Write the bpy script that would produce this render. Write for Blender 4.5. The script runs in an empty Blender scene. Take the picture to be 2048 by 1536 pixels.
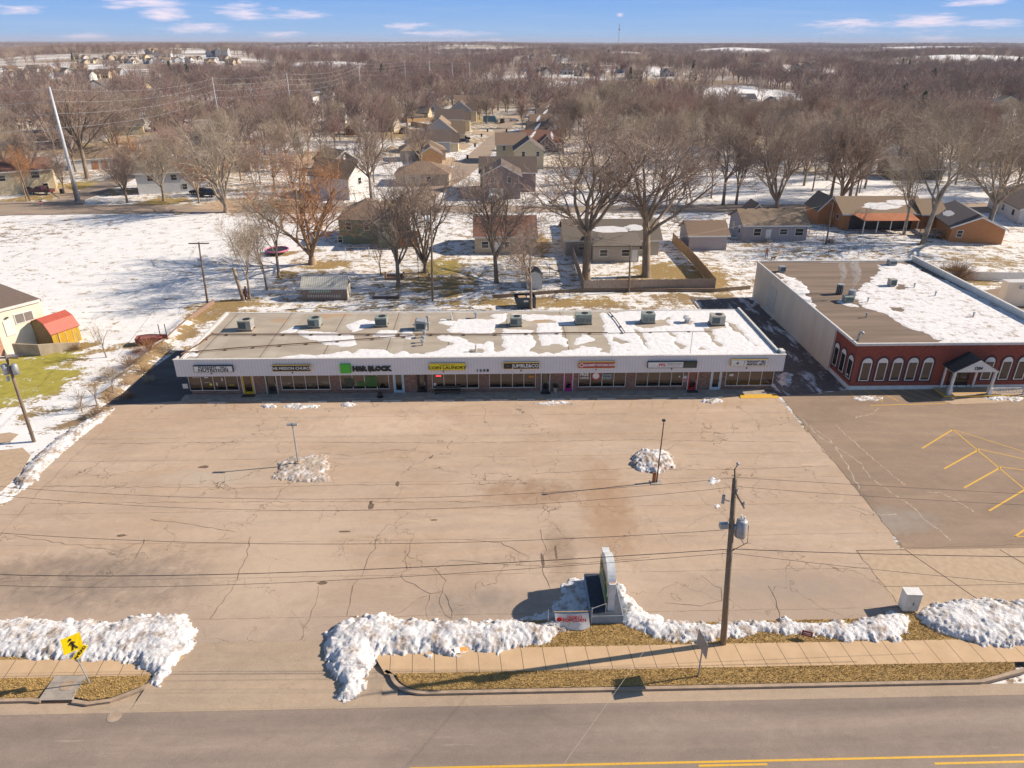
import bpy, bmesh, math, random
import numpy as np
from mathutils import Vector, Matrix
SC=bpy.context.scene; COL=SC.collection
R=math.radians
random.seed(7)
# ---------------------------------------------------------------- camera and survey helpers
FPX=1421.;CAMH=32.;PIT=math.atan(685/1421.);YAW=R(-1.5);ROLL=R(0.11)
_f=Vector((math.sin(-YAW)*math.cos(PIT),math.cos(YAW)*math.cos(PIT),-math.sin(PIT)))
_r=Vector((math.cos(YAW),math.sin(YAW),0)); _u=_r.cross(_f)
_r,_u=_r*math.cos(ROLL)+_u*math.sin(ROLL),_u*math.cos(ROLL)-_r*math.sin(ROLL)
def ray(px,py): return _f+_r*((px-1024)/FPX)-_u*((py-768)/FPX)
def G(px,py,z=0.):
    d=ray(px,py); return Vector((0,0,CAMH))+d*((z-CAMH)/d.z)
def V(px,py,yp):
    d=ray(px,py); return Vector((0,0,CAMH))+d*(yp/d.y)
def X(px,py,z=0.): return G(px,py,z).x
def PX(x,y,z=0):
    v=Vector((x,y,z-CAMH)); zc=v.dot(_f)
    return 1024+FPX*v.dot(_r)/zc,768-FPX*v.dot(_u)/zc
def hgt(px,py,ty,z=0):
    b=G(px,py,z); lo,hi=0,90
    for _ in range(40):
        m=(lo+hi)/2
        if PX(b.x,b.y,z+m)[1]>ty: lo=m
        else: hi=m
    return lo
cam=bpy.data.cameras.new('camera'); co=bpy.data.objects.new('camera',cam); COL.objects.link(co)
m3=Matrix((_r,_u,-_f)).transposed(); co.matrix_world=Matrix.Translation((0,0,CAMH))@m3.to_4x4()
cam.sensor_width=36; cam.lens=36*FPX/2048; cam.clip_end=60000; cam.clip_start=.5; SC.camera=co
# ---------------------------------------------------------------- numpy noise
def _h(ix,iy,s):
    n=(ix.astype(np.int64)*374761393+iy.astype(np.int64)*668265263+s*2147483647)&0xffffffff
    n=((n^(n>>13))*1274126177)&0xffffffff
    return ((n^(n>>16))&0xffff)/65535.
def vn(x,y,s=0):
    x=np.asarray(x,float);y=np.asarray(y,float)
    ix=np.floor(x);iy=np.floor(y);fx=x-ix;fy=y-iy
    fx=fx*fx*(3-2*fx);fy=fy*fy*(3-2*fy)
    a=_h(ix,iy,s);b=_h(ix+1,iy,s);c=_h(ix,iy+1,s);d=_h(ix+1,iy+1,s)
    return (a*(1-fx)+b*fx)*(1-fy)+(c*(1-fx)+d*fx)*fy
def fbm(x,y,o=4,s=0):
    t=0;a=.5;n=0
    for k in range(o):
        t=t+a*vn(x,y,s+k*17);n+=a;a*=.5;x=x*2.03+5.1;y=y*2.03+1.7
    return t/n
def inside(x,y,poly):
    r=np.zeros(np.shape(x),bool);n=len(poly)
    for i in range(n):
        x0,y0=poly[i][:2];x1,y1=poly[(i+1)%n][:2]
        if y0==y1: continue
        c=((y0>y)!=(y1>y))&(x<(x1-x0)*(y-y0)/(y1-y0)+x0); r^=c
    return r
def pdist(x,y,poly):
    d=np.full(np.shape(x),1e9);n=len(poly)
    for i in range(n):
        x0,y0=poly[i][:2];x1,y1=poly[(i+1)%n][:2];dx,dy=x1-x0,y1-y0;L=dx*dx+dy*dy+1e-9
        t=np.clip(((x-x0)*dx+(y-y0)*dy)/L,0,1); d=np.minimum(d,np.hypot(x-x0-t*dx,y-y0-t*dy))
    return d
def GP(pts,z=0.): return [tuple(G(a,b,z)[:2]) for a,b in pts]
# ---------------------------------------------------------------- materials
def nd(nt,t,**k):
    n=nt.nodes.new(t)
    for a,b in k.items():
        if a in('operation','blend_type','noise_dimensions','feature','data_type','attribute_name','distance','wave_type','bands_direction','offset','offset_frequency','squash','interpolation_type'): setattr(n,a,b)
    return n
def ramp(nt,src,a,b,ca=(0,0,0),cb=(1,1,1)):
    r=nt.nodes.new('ShaderNodeValToRGB'); e=r.color_ramp.elements
    e[0].position=a;e[1].position=b; e[0].color=(*ca,1);e[1].color=(*cb,1)
    nt.links.new(src,r.inputs[0]); return r.outputs[0]
def noise(nt,vec,scale,detail=4,rough=.55,dist=0):
    n=nt.nodes.new('ShaderNodeTexNoise'); n.inputs['Scale'].default_value=scale;n.inputs['Detail'].default_value=detail
    n.inputs['Roughness'].default_value=rough;n.inputs['Distortion'].default_value=dist
    if vec is not None: nt.links.new(vec,n.inputs['Vector'])
    return n.outputs['Fac']
def mapping(nt,vec,scale=(1,1,1),rot=(0,0,0),loc=(0,0,0)):
    n=nt.nodes.new('ShaderNodeMapping'); n.inputs['Scale'].default_value=scale;n.inputs['Rotation'].default_value=rot;n.inputs['Location'].default_value=loc
    nt.links.new(vec,n.inputs['Vector']); return n.outputs[0]
def mix(nt,f,a,b,bt='MIX'):
    n=nt.nodes.new('ShaderNodeMix'); n.data_type='RGBA'; n.blend_type=bt
    for s,v in((n.inputs[0],f),(n.inputs[6],a),(n.inputs[7],b)):
        if isinstance(v,(int,float)): s.default_value=v
        elif isinstance(v,tuple): s.default_value=(*v,1)
        else: nt.links.new(v,s)
    return n.outputs[2]
def mth(nt,op,a,b=None,c=None):
    n=nt.nodes.new('ShaderNodeMath'); n.operation=op
    for i,v in enumerate((a,b,c)):
        if v is None: continue
        if isinstance(v,(int,float)): n.inputs[i].default_value=v
        else: nt.links.new(v,n.inputs[i])
    return n.outputs[0]
def newmat(name):
    m=bpy.data.materials.new(name); m.use_nodes=True; nt=m.node_tree; b=nt.nodes['Principled BSDF']
    tc=nt.nodes.new('ShaderNodeTexCoord'); return m,nt,b,tc.outputs['Object']
def bump(nt,b,h,strength=.3,dist=.05):
    n=nt.nodes.new('ShaderNodeBump'); n.inputs['Strength'].default_value=strength;n.inputs['Distance'].default_value=dist
    nt.links.new(h,n.inputs['Height']); nt.links.new(n.outputs[0],b.inputs['Normal'])
def M(name,c,rough=.8,c2=None,scale=3.,lo=.35,hi=.65,bs=0,bsc=20,metal=0,spec=None,stretch=(1,1,1),detail=5):
    m,nt,b,tc=newmat(name); b.inputs['Roughness'].default_value=rough; b.inputs['Metallic'].default_value=metal
    if spec is not None: b.inputs['Specular IOR Level'].default_value=spec
    if c2 is None: c2=tuple(min(1,v*.82) for v in c)
    n=noise(nt,mapping(nt,tc,stretch),scale,detail); col=ramp(nt,n,lo,hi,c2,c)
    nt.links.new(col,b.inputs['Base Color'])
    if bs: bump(nt,b,noise(nt,tc,bsc,4),bs)
    return m
def lines(name,c,dark,period,axis=0,width=.12,rough=.6,c2=None,noise_s=2.,metal=0):
    """siding / corrugation / deck boards: narrow dark lines every period metres"""
    m,nt,b,tc=newmat(name); b.inputs['Roughness'].default_value=rough; b.inputs['Metallic'].default_value=metal
    sx=nt.nodes.new('ShaderNodeSeparateXYZ'); nt.links.new(tc,sx.inputs[0])
    if axis==3: s=mth(nt,'ADD',sx.outputs[0],sx.outputs[1])
    else: s=sx.outputs[axis]
    f=mth(nt,'FRACT',mth(nt,'DIVIDE',s,period)); k=mth(nt,'LESS_THAN',f,width)
    base=ramp(nt,noise(nt,tc,noise_s,5),.3,.7,c2 or tuple(v*.85 for v in c),c)
    nt.links.new(mix(nt,k,base,dark),b.inputs['Base Color'])
    bump(nt,b,k,-.4,.02)
    return m
def brick(name,c1,c2,mortar,sc=1.,rough=.85):
    m,nt,b,tc=newmat(name); b.inputs['Roughness'].default_value=rough
    sx=nt.nodes.new('ShaderNodeSeparateXYZ'); nt.links.new(tc,sx.inputs[0])
    cb=nt.nodes.new('ShaderNodeCombineXYZ'); nt.links.new(mth(nt,'ADD',sx.outputs[0],sx.outputs[1]),cb.inputs[0]); nt.links.new(sx.outputs[2],cb.inputs[1])
    t=nt.nodes.new('ShaderNodeTexBrick'); nt.links.new(cb.outputs[0],t.inputs['Vector'])
    t.inputs['Scale'].default_value=sc; t.inputs['Color1'].default_value=(*c1,1);t.inputs['Color2'].default_value=(*c2,1);t.inputs['Mortar'].default_value=(*mortar,1)
    t.inputs['Mortar Size'].default_value=.012;t.inputs['Brick Width'].default_value=.3;t.inputs['Row Height'].default_value=.09;t.inputs['Bias'].default_value=-.1
    n=ramp(nt,noise(nt,tc,6,4),.3,.7,(.7,.7,.7),(1.1,1.1,1.1))
    nt.links.new(mix(nt,1.,t.outputs['Color'],n,'MULTIPLY'),b.inputs['Base Color']); return m
# ---------------------------------------------------------------- mesh builder
class MB:
    def __init__(s): s.v=[];s.f=[];s.m=[]
    def box(s,x0,x1,y0,y1,z0,z1,m=0,rz=0,at=(0,0,0)):
        k=len(s.v);c,sn=math.cos(rz),math.sin(rz)
        for x,y,z in((x0,y0,z0),(x1,y0,z0),(x1,y1,z0),(x0,y1,z0),(x0,y0,z1),(x1,y0,z1),(x1,y1,z1),(x0,y1,z1)):
            s.v.append((x*c-y*sn+at[0],x*sn+y*c+at[1],z+at[2]))
        for q in((3,2,1,0),(4,5,6,7),(0,1,5,4),(1,2,6,5),(2,3,7,6),(3,0,4,7)): s.f.append([k+i for i in q]);s.m.append(m)
        return s
    def prism(s,poly,z0,z1,m=0,bottom=True):
        k=len(s.v);n=len(poly)
        a=sum(poly[i][0]*poly[(i+1)%n][1]-poly[(i+1)%n][0]*poly[i][1] for i in range(n))
        if a<0: poly=poly[::-1]
        for z in(z0,z1):
            for p in poly: s.v.append((p[0],p[1],z))
        for i in range(n): j=(i+1)%n; s.f.append([k+i,k+j,k+n+j,k+n+i]);s.m.append(m)
        s.f.append([k+n+i for i in range(n)]);s.m.append(m)
        if bottom: s.f.append([k+i for i in range(n)][::-1]);s.m.append(m)
        return s
    def ext(s,poly,a0,a1,axis='y',m=0):
        """extrude a profile: axis y -> profile (x,z); axis x -> profile (y,z)"""
        k=len(s.v);n=len(poly)
        for a in(a0,a1):
            for p in poly: s.v.append((p[0],a,p[1]) if axis=='y' else (a,p[0],p[1]))
        for i in range(n): j=(i+1)%n; s.f.append([k+i,k+j,k+n+j,k+n+i]);s.m.append(m)
        s.f.append([k+i for i in range(n)][::-1]);s.m.append(m);s.f.append([k+n+i for i in range(n)]);s.m.append(m)
        return s
    def poly(s,pts,m=0):
        k=len(s.v); s.v+= [tuple(p) for p in pts]; s.f.append(list(range(k,k+len(pts))));s.m.append(m); return s
    def tube(s,path,rad,n=6,m=0,caps=True):
        path=[Vector(p) for p in path]; k=len(s.v); N=len(path)
        if not hasattr(rad,'__len__'): rad=[rad]*N
        for i,p in enumerate(path):
            d=(path[min(i+1,N-1)]-path[max(i-1,0)]); d=d.normalized() if d.length>1e-9 else Vector((0,0,1))
            a=d.cross(Vector((0,0,1)) if abs(d.z)<.95 else Vector((1,0,0))).normalized(); b=d.cross(a)
            for j in range(n):
                t=2*math.pi*j/n; s.v.append(tuple(p+a*(math.cos(t)*rad[i])+b*(math.sin(t)*rad[i])))
        for i in range(N-1):
            for j in range(n):
                q=(j+1)%n; s.f.append([k+i*n+j,k+i*n+q,k+(i+1)*n+q,k+(i+1)*n+j]);s.m.append(m)
        if caps:
            s.f.append([k+j for j in range(n)][::-1]);s.m.append(m);s.f.append([k+(N-1)*n+j for j in range(n)]);s.m.append(m)
        return s
    def cyl(s,x,y,z0,z1,r0,r1=None,n=12,m=0): return s.tube([(x,y,z0),(x,y,z1)],[r0,r0 if r1 is None else r1],n,m)
    def sphere(s,c,r,n=8,m=0,sz=1):
        path=[];rad=[]
        for i in range(n+1):
            t=math.pi*i/n; path.append((c[0],c[1],c[2]-math.cos(t)*r*sz)); rad.append(max(.001,math.sin(t)*r))
        return s.tube(path,rad,10,m)
    def build(s,name,mats,parent=None,smooth=False,loc=(0,0,0),rz=0):
        me=bpy.data.meshes.new(name); me.from_pydata(s.v,[],s.f)
        if not isinstance(mats,(list,tuple)): mats=[mats]
        for m in mats: me.materials.append(m)
        if any(s.m): me.polygons.foreach_set('material_index',s.m)
        if smooth: me.polygons.foreach_set('use_smooth',[True]*len(s.f))
        me.update(); o=bpy.data.objects.new(name,me); COL.objects.link(o); o.parent=parent; o.location=loc; o.rotation_euler=(0,0,rz); return o
def tag(o,label,cat,group=None,kind=None):
    if label: o['label']=label
    if cat: o['category']=cat
    if group: o['group']=group
    if kind: o['kind']=kind
    return o
def T(name,label,cat,loc=(0,0,0),rz=0,group=None):
    o=bpy.data.objects.new(name,None); o.empty_display_size=.2; COL.objects.link(o); o.location=loc; o.rotation_euler=(0,0,rz)
    return tag(o,label,cat,group)
def S(o): o['kind']='structure'; return o
def copy_tree(o,parent=None):
    c=o.copy(); COL.objects.link(c); c.parent=parent
    for ch in list(o.children): copy_tree(ch,c)
    return c
def gridmesh(name,xs,ys,Z,mats,attrs={},keep=None,smooth=True,parent=None):
    nx,ny=len(xs),len(ys); XX,YY=np.meshgrid(xs,ys); v=np.stack([XX.ravel(),YY.ravel(),np.asarray(Z).ravel()],1)
    idx=np.arange(nx*ny).reshape(ny,nx); q=np.stack([idx[:-1,:-1],idx[:-1,1:],idx[1:,1:],idx[1:,:-1]],-1).reshape(-1,4)
    if keep is not None:
        kf=(keep[:-1,:-1]|keep[:-1,1:]|keep[1:,1:]|keep[1:,:-1]).ravel(); q=q[kf]
        used=np.unique(q); mp=np.full(nx*ny,-1); mp[used]=np.arange(len(used)); q=mp[q]; v=v[used]
    else: used=None
    me=bpy.data.meshes.new(name); me.vertices.add(len(v)); me.vertices.foreach_set('co',v.ravel())
    me.loops.add(q.size); me.loops.foreach_set('vertex_index',q.ravel().astype(np.int32)); me.polygons.add(len(q))
    me.polygons.foreach_set('loop_start',np.arange(0,q.size,4,dtype=np.int32)); me.polygons.foreach_set('loop_total',np.full(len(q),4,np.int32))
    me.polygons.foreach_set('use_smooth',[smooth]*len(q))
    for k,a in attrs.items():
        a=np.asarray(a,float).ravel(); a=a if used is None else a[used]
        at=me.attributes.new(k,'FLOAT','POINT'); at.data.foreach_set('value',a.astype(np.float32))
    for m in (mats if isinstance(mats,(list,tuple)) else [mats]): me.materials.append(m)
    me.update(calc_edges=True); o=bpy.data.objects.new(name,me); COL.objects.link(o); o.parent=parent; return o
def text(s,size,parent,mat,x,y,z,name='lettering',depth=.02,align='CENTER',facing='-y',sx=1.,bold=0):
    c=bpy.data.curves.new('t','FONT'); c.body=s; c.size=size; c.extrude=depth/2; c.align_x=align; c.align_y='CENTER'; c.offset=bold; c.resolution_u=2
    t=bpy.data.objects.new('t',c); me=bpy.data.meshes.new_from_object(t); bpy.data.objects.remove(t); bpy.data.curves.remove(c)
    vs=[tuple(v.co) for v in me.vertices]; F=[list(p.vertices) for p in me.polygons]; bpy.data.meshes.remove(me)
    F.sort(key=lambda f:min(vs[i][0] for i in f)); gr_=[];mx=-1e9
    for f in F:                       # one mesh per word
        a=min(vs[i][0] for i in f)
        if a>mx+size*.2: gr_.append([])
        gr_[-1].append(f); mx=max(mx,max(vs[i][0] for i in f))
    first=None
    for g in gr_:
        ids=sorted({i for f in g for i in f}); mp={i:k for k,i in enumerate(ids)}; me=bpy.data.meshes.new(name); me.from_pydata([vs[i] for i in ids],[],[[mp[i] for i in f] for f in g]); me.materials.append(mat)
        o=bpy.data.objects.new(name,me); COL.objects.link(o); o.parent=parent; o.location=(x,y,z); o.scale=(sx,1,1)
        o.rotation_euler={'-y':(R(90),0,0),'-x':(R(90),0,R(-90)),'up':(0,0,0)}[facing]; first=first or o
    return first
# ---------------------------------------------------------------- light
SUN_EL=R(31.5);SUN_AZ=R(9)     # azimuth from +x towards +y
sd=Vector((math.cos(SUN_EL)*math.cos(SUN_AZ),math.cos(SUN_EL)*math.sin(SUN_AZ),math.sin(SUN_EL)))
sl=bpy.data.lights.new('sun','SUN'); sl.energy=5.0; sl.angle=R(.5); sl.color=(1,.86,.70)
so=bpy.data.objects.new('sun',sl); COL.objects.link(so); so.rotation_euler=sd.to_track_quat('Z','Y').to_euler(); so.location=(60,20,80)
w=bpy.data.worlds.new('World'); SC.world=w; w.use_nodes=True; nt=w.node_tree; nt.nodes.clear()
out=nt.nodes.new('ShaderNodeOutputWorld'); bg=nt.nodes.new('ShaderNodeBackground'); bg.inputs[1].default_value=.075
sky=nt.nodes.new('ShaderNodeTexSky'); sky.sky_type='NISHITA'; sky.sun_disc=False; sky.sun_elevation=SUN_EL; sky.sun_rotation=R(90)-SUN_AZ
sky.air_density=1.; sky.dust_density=.2; sky.ozone_density=3.
tc=nt.nodes.new('ShaderNodeTexCoord'); sx=nt.nodes.new('ShaderNodeSeparateXYZ'); nt.links.new(tc.outputs['Generated'],sx.inputs[0])
az=mth(nt,'ARCTAN2',sx.outputs[0],sx.outputs[1]); el=sx.outputs[2]
skc=sky.outputs[0]
lowf=mth(nt,'MINIMUM',mth(nt,'MAXIMUM',mth(nt,'MULTIPLY',mth(nt,'SUBTRACT',.16,el),12.),0.),1.)
grad=ramp(nt,el,.0,.065,(3.4,5.3,7.9),(1.6,3.7,8.2))
skc=mix(nt,mth(nt,'MULTIPLY',lowf,1.),skc,grad)
# thin cirrus-like streaks of cloud just above the horizon: each an ellipse in azimuth/elevation, broken by noise
CL=[(40,18,60,9),(320,28,60,14),(485,24,70,15),(600,30,60,9),(400,55,75,12),(565,69,50,7),(175,75,70,7),(290,4,90,10),(810,52,55,8),(900,67,100,7),(1700,50,80,14),(1850,45,110,16),(1980,46,70,9),(1865,76,55,7),(1960,3,70,8),(1240,30,10,4),(240,14,40,5),(990,80,40,4)]
cv=nt.nodes.new('ShaderNodeCombineXYZ'); nt.links.new(mth(nt,'MULTIPLY',az,14),cv.inputs[0]); nt.links.new(mth(nt,'MULTIPLY',el,110),cv.inputs[1])
cn=noise(nt,cv.outputs[0],1.6,7,.6); cn2=noise(nt,cv.outputs[0],4.5,5,.65)
tot=None
pv=nt.nodes.new('ShaderNodeCombineXYZ'); nt.links.new(az,pv.inputs[0]); nt.links.new(el,pv.inputs[1])
for (cx,cy,rx,ry) in CL:
    d=ray(cx,cy).normalized(); a0=math.atan2(d.x,d.y); d1=ray(cx+rx,cy).normalized(); ra=abs(math.atan2(d1.x,d1.y)-a0)*1.15; re=ry/1750*1.3
    n=nt.nodes.new('ShaderNodeVectorMath'); n.operation='MULTIPLY_ADD'; nt.links.new(pv.outputs[0],n.inputs[0]); n.inputs[1].default_value=(1/ra,1/re,0); n.inputs[2].default_value=(-a0/ra,-d.z/re,0)
    l=nt.nodes.new('ShaderNodeVectorMath'); l.operation='LENGTH'; nt.links.new(n.outputs[0],l.inputs[0])
    tot=l.outputs['Value'] if tot is None else mth(nt,'MINIMUM',tot,l.outputs['Value'])
tot=mth(nt,'SUBTRACT',1.,tot)
tot=mth(nt,'MAXIMUM',tot,-1.)
k=mth(nt,'ADD',tot,mth(nt,'MULTIPLY',mth(nt,'SUBTRACT',mth(nt,'ADD',mth(nt,'MULTIPLY',cn,.65),mth(nt,'MULTIPLY',cn2,.35)),.52),3.4))
cf=ramp(nt,k,.12,1.25)
wisp=mth(nt,'MULTIPLY',ramp(nt,noise(nt,mapping(nt,cv.outputs[0],(.35,1.,1.)),.9,5,.6),.48,.75),.22)
cf=mth(nt,'MULTIPLY',cf,.95)
skc=mix(nt,wisp,skc,(5.2,6.3,8.2))
skc=mix(nt,cf,skc,(9.2,8.1,9.3))
nt.links.new(skc,bg.inputs[0]); nt.links.new(bg.outputs[0],out.inputs[0])
SC.view_settings.view_transform='Standard'; SC.view_settings.look='None'; SC.view_settings.exposure=0.5; SC.view_settings.gamma=1; SC.view_settings.use_curve_mapping=False
SC.cycles.max_bounces=5; SC.cycles.diffuse_bounces=2; SC.cycles.glossy_bounces=2; SC.cycles.transparent_max_bounces=8; SC.cycles.volume_bounces=0; SC.cycles.sample_clamp_indirect=6
SC.cycles.use_denoising=True

HAZE=7.5e-5
# ================================================================= materials
def snow_mat(name,dirt=0.,dirtcol=(.30,.21,.14),rough_b=.5,scl=1.):
    m,nt,b,tc=newmat(name); b.inputs['Roughness'].default_value=.75; b.inputs['Specular IOR Level'].default_value=.25
    c=ramp(nt,noise(nt,tc,2.2,6),.3,.7,(.70,.70,.72),(.86,.85,.84))
    if dirt:
        d=ramp(nt,noise(nt,tc,1.3*scl,9,.68),.60-dirt*.25,.74-dirt*.2,(0,0,0),(.85,.85,.85))
        d2=ramp(nt,noise(nt,tc,9,6,.7),.55,.72,(0,0,0),(.45,.45,.45))
        c=mix(nt,d,c,dirtcol); c=mix(nt,mth(nt,'MULTIPLY',d2,dirt),c,dirtcol)
    nt.links.new(c,b.inputs['Base Color'])
    bump(nt,b,noise(nt,tc,7,9,.78),rough_b*.75,.12 if dirt else .08); return m
m_snow=snow_mat('clean_snow',0); m_bank=snow_mat('ploughed_snow',.46,rough_b=1.); m_dirty=snow_mat('dirty_snow',.75,rough_b=.9)
m_conc=M('concrete',(.50,.37,.25),.85,(.42,.31,.21),2.5,bs=.15,bsc=40)
m_concg=M('grey_concrete',(.42,.37,.31),.85,(.30,.26,.22),1.5,bs=.15,bsc=40)
m_kerb=M('kerb_concrete',(.46,.34,.24),.85,(.33,.25,.18),1.6,bs=.2,bsc=30)
m_yel=M('yellow_paint',(.72,.42,.04),.7,(.55,.33,.08),6,.25,.5)
m_white=M('white_paint',(.78,.77,.74),.5,(.68,.67,.64),2)
m_offw=M('off_white_paint',(.66,.63,.57),.6,(.55,.52,.47),3)
m_cream=M('cream_stucco',(.80,.74,.60),.85,(.72,.65,.50),1.2,bs=.1)
m_dark=M('dark_metal',(.03,.03,.035),.5); m_black=M('black_paint',(.012,.012,.014),.5)
m_steel=M('galvanised_steel',(.42,.44,.46),.45,(.32,.34,.36),3,metal=.3)
m_hvac=M('hvac_green_grey',(.30,.34,.30),.55,(.22,.26,.23),2.); m_hvac2=M('hvac_beige',(.45,.42,.36),.55,(.34,.32,.28),2.)
m_grille=lines('grille_metal',(.14,.19,.20),(.02,.03,.03),.09,0,.45)
m_rust=M('rusty_pipe',(.17,.075,.04),.8,(.10,.05,.03),4)
m_pole=M('weathered_pole_wood',(.28,.21,.15),.9,(.17,.12,.085),3,stretch=(6,6,.5),bs=.2,bsc=10)
m_trunk=M('bark',(.31,.24,.175),.95,(.18,.14,.10),2.5,stretch=(3,3,.6))
m_twig=M('twig_grey_brown',(.37,.28,.225),.95,(.27,.205,.165),.3); m_twig_o=M('twig_orange',(.50,.26,.12),.95,(.36,.19,.10),.3)
m_twig_p=M('twig_pale',(.50,.41,.31),.95,(.36,.29,.22),.3); m_trunk_p=M('bark_pale',(.36,.30,.24),.95,(.2,.16,.12),2.)
m_twig_r=M('twig_reddish',(.38,.245,.205),.95,(.28,.185,.155),.3)
m_grass_blade=M('grass_blades',(.62,.42,.15),.9,(.42,.28,.10),1.3,.35,.65)
m_bush=M('bush_twig',(.33,.19,.10),.95,(.22,.14,.08),.6)
m_ever=M('evergreen',(.055,.075,.035),.9,(.03,.045,.02),.8)
m_fence=lines('weathered_fence',(.27,.20,.16),(.07,.05,.04),.15,3,.16,.9,(.19,.14,.11))
m_glass,_nt,_b,_tc=newmat('window_glass'); _b.inputs['Base Color'].default_value=(.02,.018,.016,1); _b.inputs['Roughness'].default_value=.06; _b.inputs['Specular IOR Level'].default_value=.6
m_glassb,_nt,_b,_tc=newmat('shop_glass'); _b.inputs['Roughness'].default_value=.05
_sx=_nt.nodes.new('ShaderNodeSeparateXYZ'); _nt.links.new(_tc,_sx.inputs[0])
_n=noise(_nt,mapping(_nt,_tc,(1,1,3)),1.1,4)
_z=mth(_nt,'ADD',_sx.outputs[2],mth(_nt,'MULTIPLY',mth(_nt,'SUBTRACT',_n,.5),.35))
_nt.links.new(ramp(_nt,mth(_nt,'MULTIPLY',_z,.33),.36,.44,(.012,.01,.01),(.12,.085,.06)),_b.inputs['Base Color'])  # tan reflection painted into the upper glass colour, dark below
# roads and lots -------------------------------------------------------------
def pos(nt):
    g=nt.nodes.new('ShaderNodeNewGeometry'); return g.outputs['Position']
def blob(nt,p,cx,cy,rx,ry,nf,k=.9):
    s=nt.nodes.new('ShaderNodeSeparateXYZ'); nt.links.new(p,s.inputs[0])
    u=mth(nt,'DIVIDE',mth(nt,'SUBTRACT',s.outputs[0],cx),rx); v=mth(nt,'DIVIDE',mth(nt,'SUBTRACT',s.outputs[1],cy),ry)
    e=mth(nt,'SUBTRACT',1.,mth(nt,'ADD',mth(nt,'MULTIPLY',u,u),mth(nt,'MULTIPLY',v,v)))
    return ramp(nt,mth(nt,'ADD',mth(nt,'MULTIPLY',e,.6),mth(nt,'MULTIPLY',mth(nt,'SUBTRACT',nf,.5),1.6)),.05,.75,(0,0,0),(k,k,k))
def pavement(name,c,c2,grey,crack=.6,seam=3.72,wave=.3,stains=(),greyzone=None,gn=.5):
    m,nt,b,tc=newmat(name); b.inputs['Roughness'].default_value=.88; b.inputs['Specular IOR Level'].default_value=.3
    n1=noise(nt,mapping(nt,tc,(.35,1,1)),.22,9,.66,.6); n2=noise(nt,mapping(nt,tc,(.12,1,1)),1.1,6,.6,.3); n3=noise(nt,tc,14,4,.7)
    col=ramp(nt,n1,.34,.66,c2,c); col=mix(nt,ramp(nt,n2,.42,.72,(0,0,0),(.4,.4,.4)),col,grey)
    pale=ramp(nt,noise(nt,mapping(nt,tc,(.6,1,1),loc=(7,3,0)),.5,9,.72,1.),.60,.78,(0,0,0),(.42,.42,.42)); col=mix(nt,pale,col,tuple(min(.8,v*1.3) for v in c))
    dk=ramp(nt,noise(nt,mapping(nt,tc,(.7,1,1),loc=(1,9,0)),.33,10,.74,.8),.58,.76,(0,0,0),(.40,.40,.40)); col=mix(nt,dk,col,tuple(v*.55 for v in grey))
    fine=noise(nt,mapping(nt,tc,(.8,1,1),loc=(3,3,0)),1.3,10,.85,.8); col=mix(nt,1.,col,ramp(nt,fine,.25,.75,(.84,.83,.82),(1.12,1.12,1.12)),'MULTIPLY')
    scr=noise(nt,mapping(nt,tc,(.16,2.2,1),(0,0,R(6))),1.7,6,.7,.3); col=mix(nt,ramp(nt,scr,.62,.70,(0,0,0),(.35,.35,.35)),col,tuple(min(.8,v*1.4) for v in c))
    sx=nt.nodes.new('ShaderNodeSeparateXYZ'); nt.links.new(tc,sx.inputs[0])
    if name=='road_asphalt':
        wv=noise(nt,mapping(nt,tc,(.012,1,1)),.55,3,.5); col=mix(nt,1.,col,ramp(nt,wv,.35,.65,(.80,.79,.79),(1.14,1.13,1.12)),'MULTIPLY')
    if greyzone:
        gz=mth(nt,'ADD',sx.outputs[1],mth(nt,'MULTIPLY',mth(nt,'SUBTRACT',n2,.5),7))
        col=mix(nt,ramp(nt,mth(nt,'MULTIPLY',gz,.01),greyzone[0]/100,greyzone[1]/100,(.65,.65,.65),(0,0,0)),col,grey)
    for (cx,cy,rx,ry,cc) in stains:
        col=mix(nt,blob(nt,tc,cx,cy,rx,ry,noise(nt,tc,.9,9,.7,.5)),col,cc)
    wob=mth(nt,'MULTIPLY',mth(nt,'SUBTRACT',noise(nt,tc,.5,5,.6),.5),wave)
    if seam:
        f=mth(nt,'FRACT',mth(nt,'DIVIDE',mth(nt,'ADD',sx.outputs[1],wob),seam))
        l=mth(nt,'MULTIPLY',mth(nt,'LESS_THAN',f,.045/seam),ramp(nt,noise(nt,tc,.6,4),.35,.55,(.1,.1,.1),(.75,.75,.75)))
        col=mix(nt,l,col,tuple(v*.4 for v in c2))
    if crack:
        vo=nt.nodes.new('ShaderNodeTexVoronoi'); vo.feature='DISTANCE_TO_EDGE'; vo.inputs['Scale'].default_value=.2
        dv=nt.nodes.new('ShaderNodeVectorMath'); dv.operation='ADD'
        nn=nt.nodes.new('ShaderNodeTexNoise'); nn.inputs['Scale'].default_value=.45; nn.inputs['Detail'].default_value=7; nt.links.new(tc,nn.inputs['Vector'])
        sc=nt.nodes.new('ShaderNodeVectorMath'); sc.operation='SCALE'; sc.inputs['Scale'].default_value=5.; nt.links.new(nn.outputs['Color'],sc.inputs[0])
        nt.links.new(tc,dv.inputs[0]); nt.links.new(sc.outputs[0],dv.inputs[1]); nt.links.new(dv.outputs[0],vo.inputs['Vector'])
        cr=mth(nt,'MULTIPLY',mth(nt,'LESS_THAN',vo.outputs['Distance'],.0055),ramp(nt,noise(nt,tc,.13,3),.42,.62,(0,0,0),(crack,crack,crack)))
        col=mix(nt,cr,col,tuple(v*.33 for v in c2))
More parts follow.
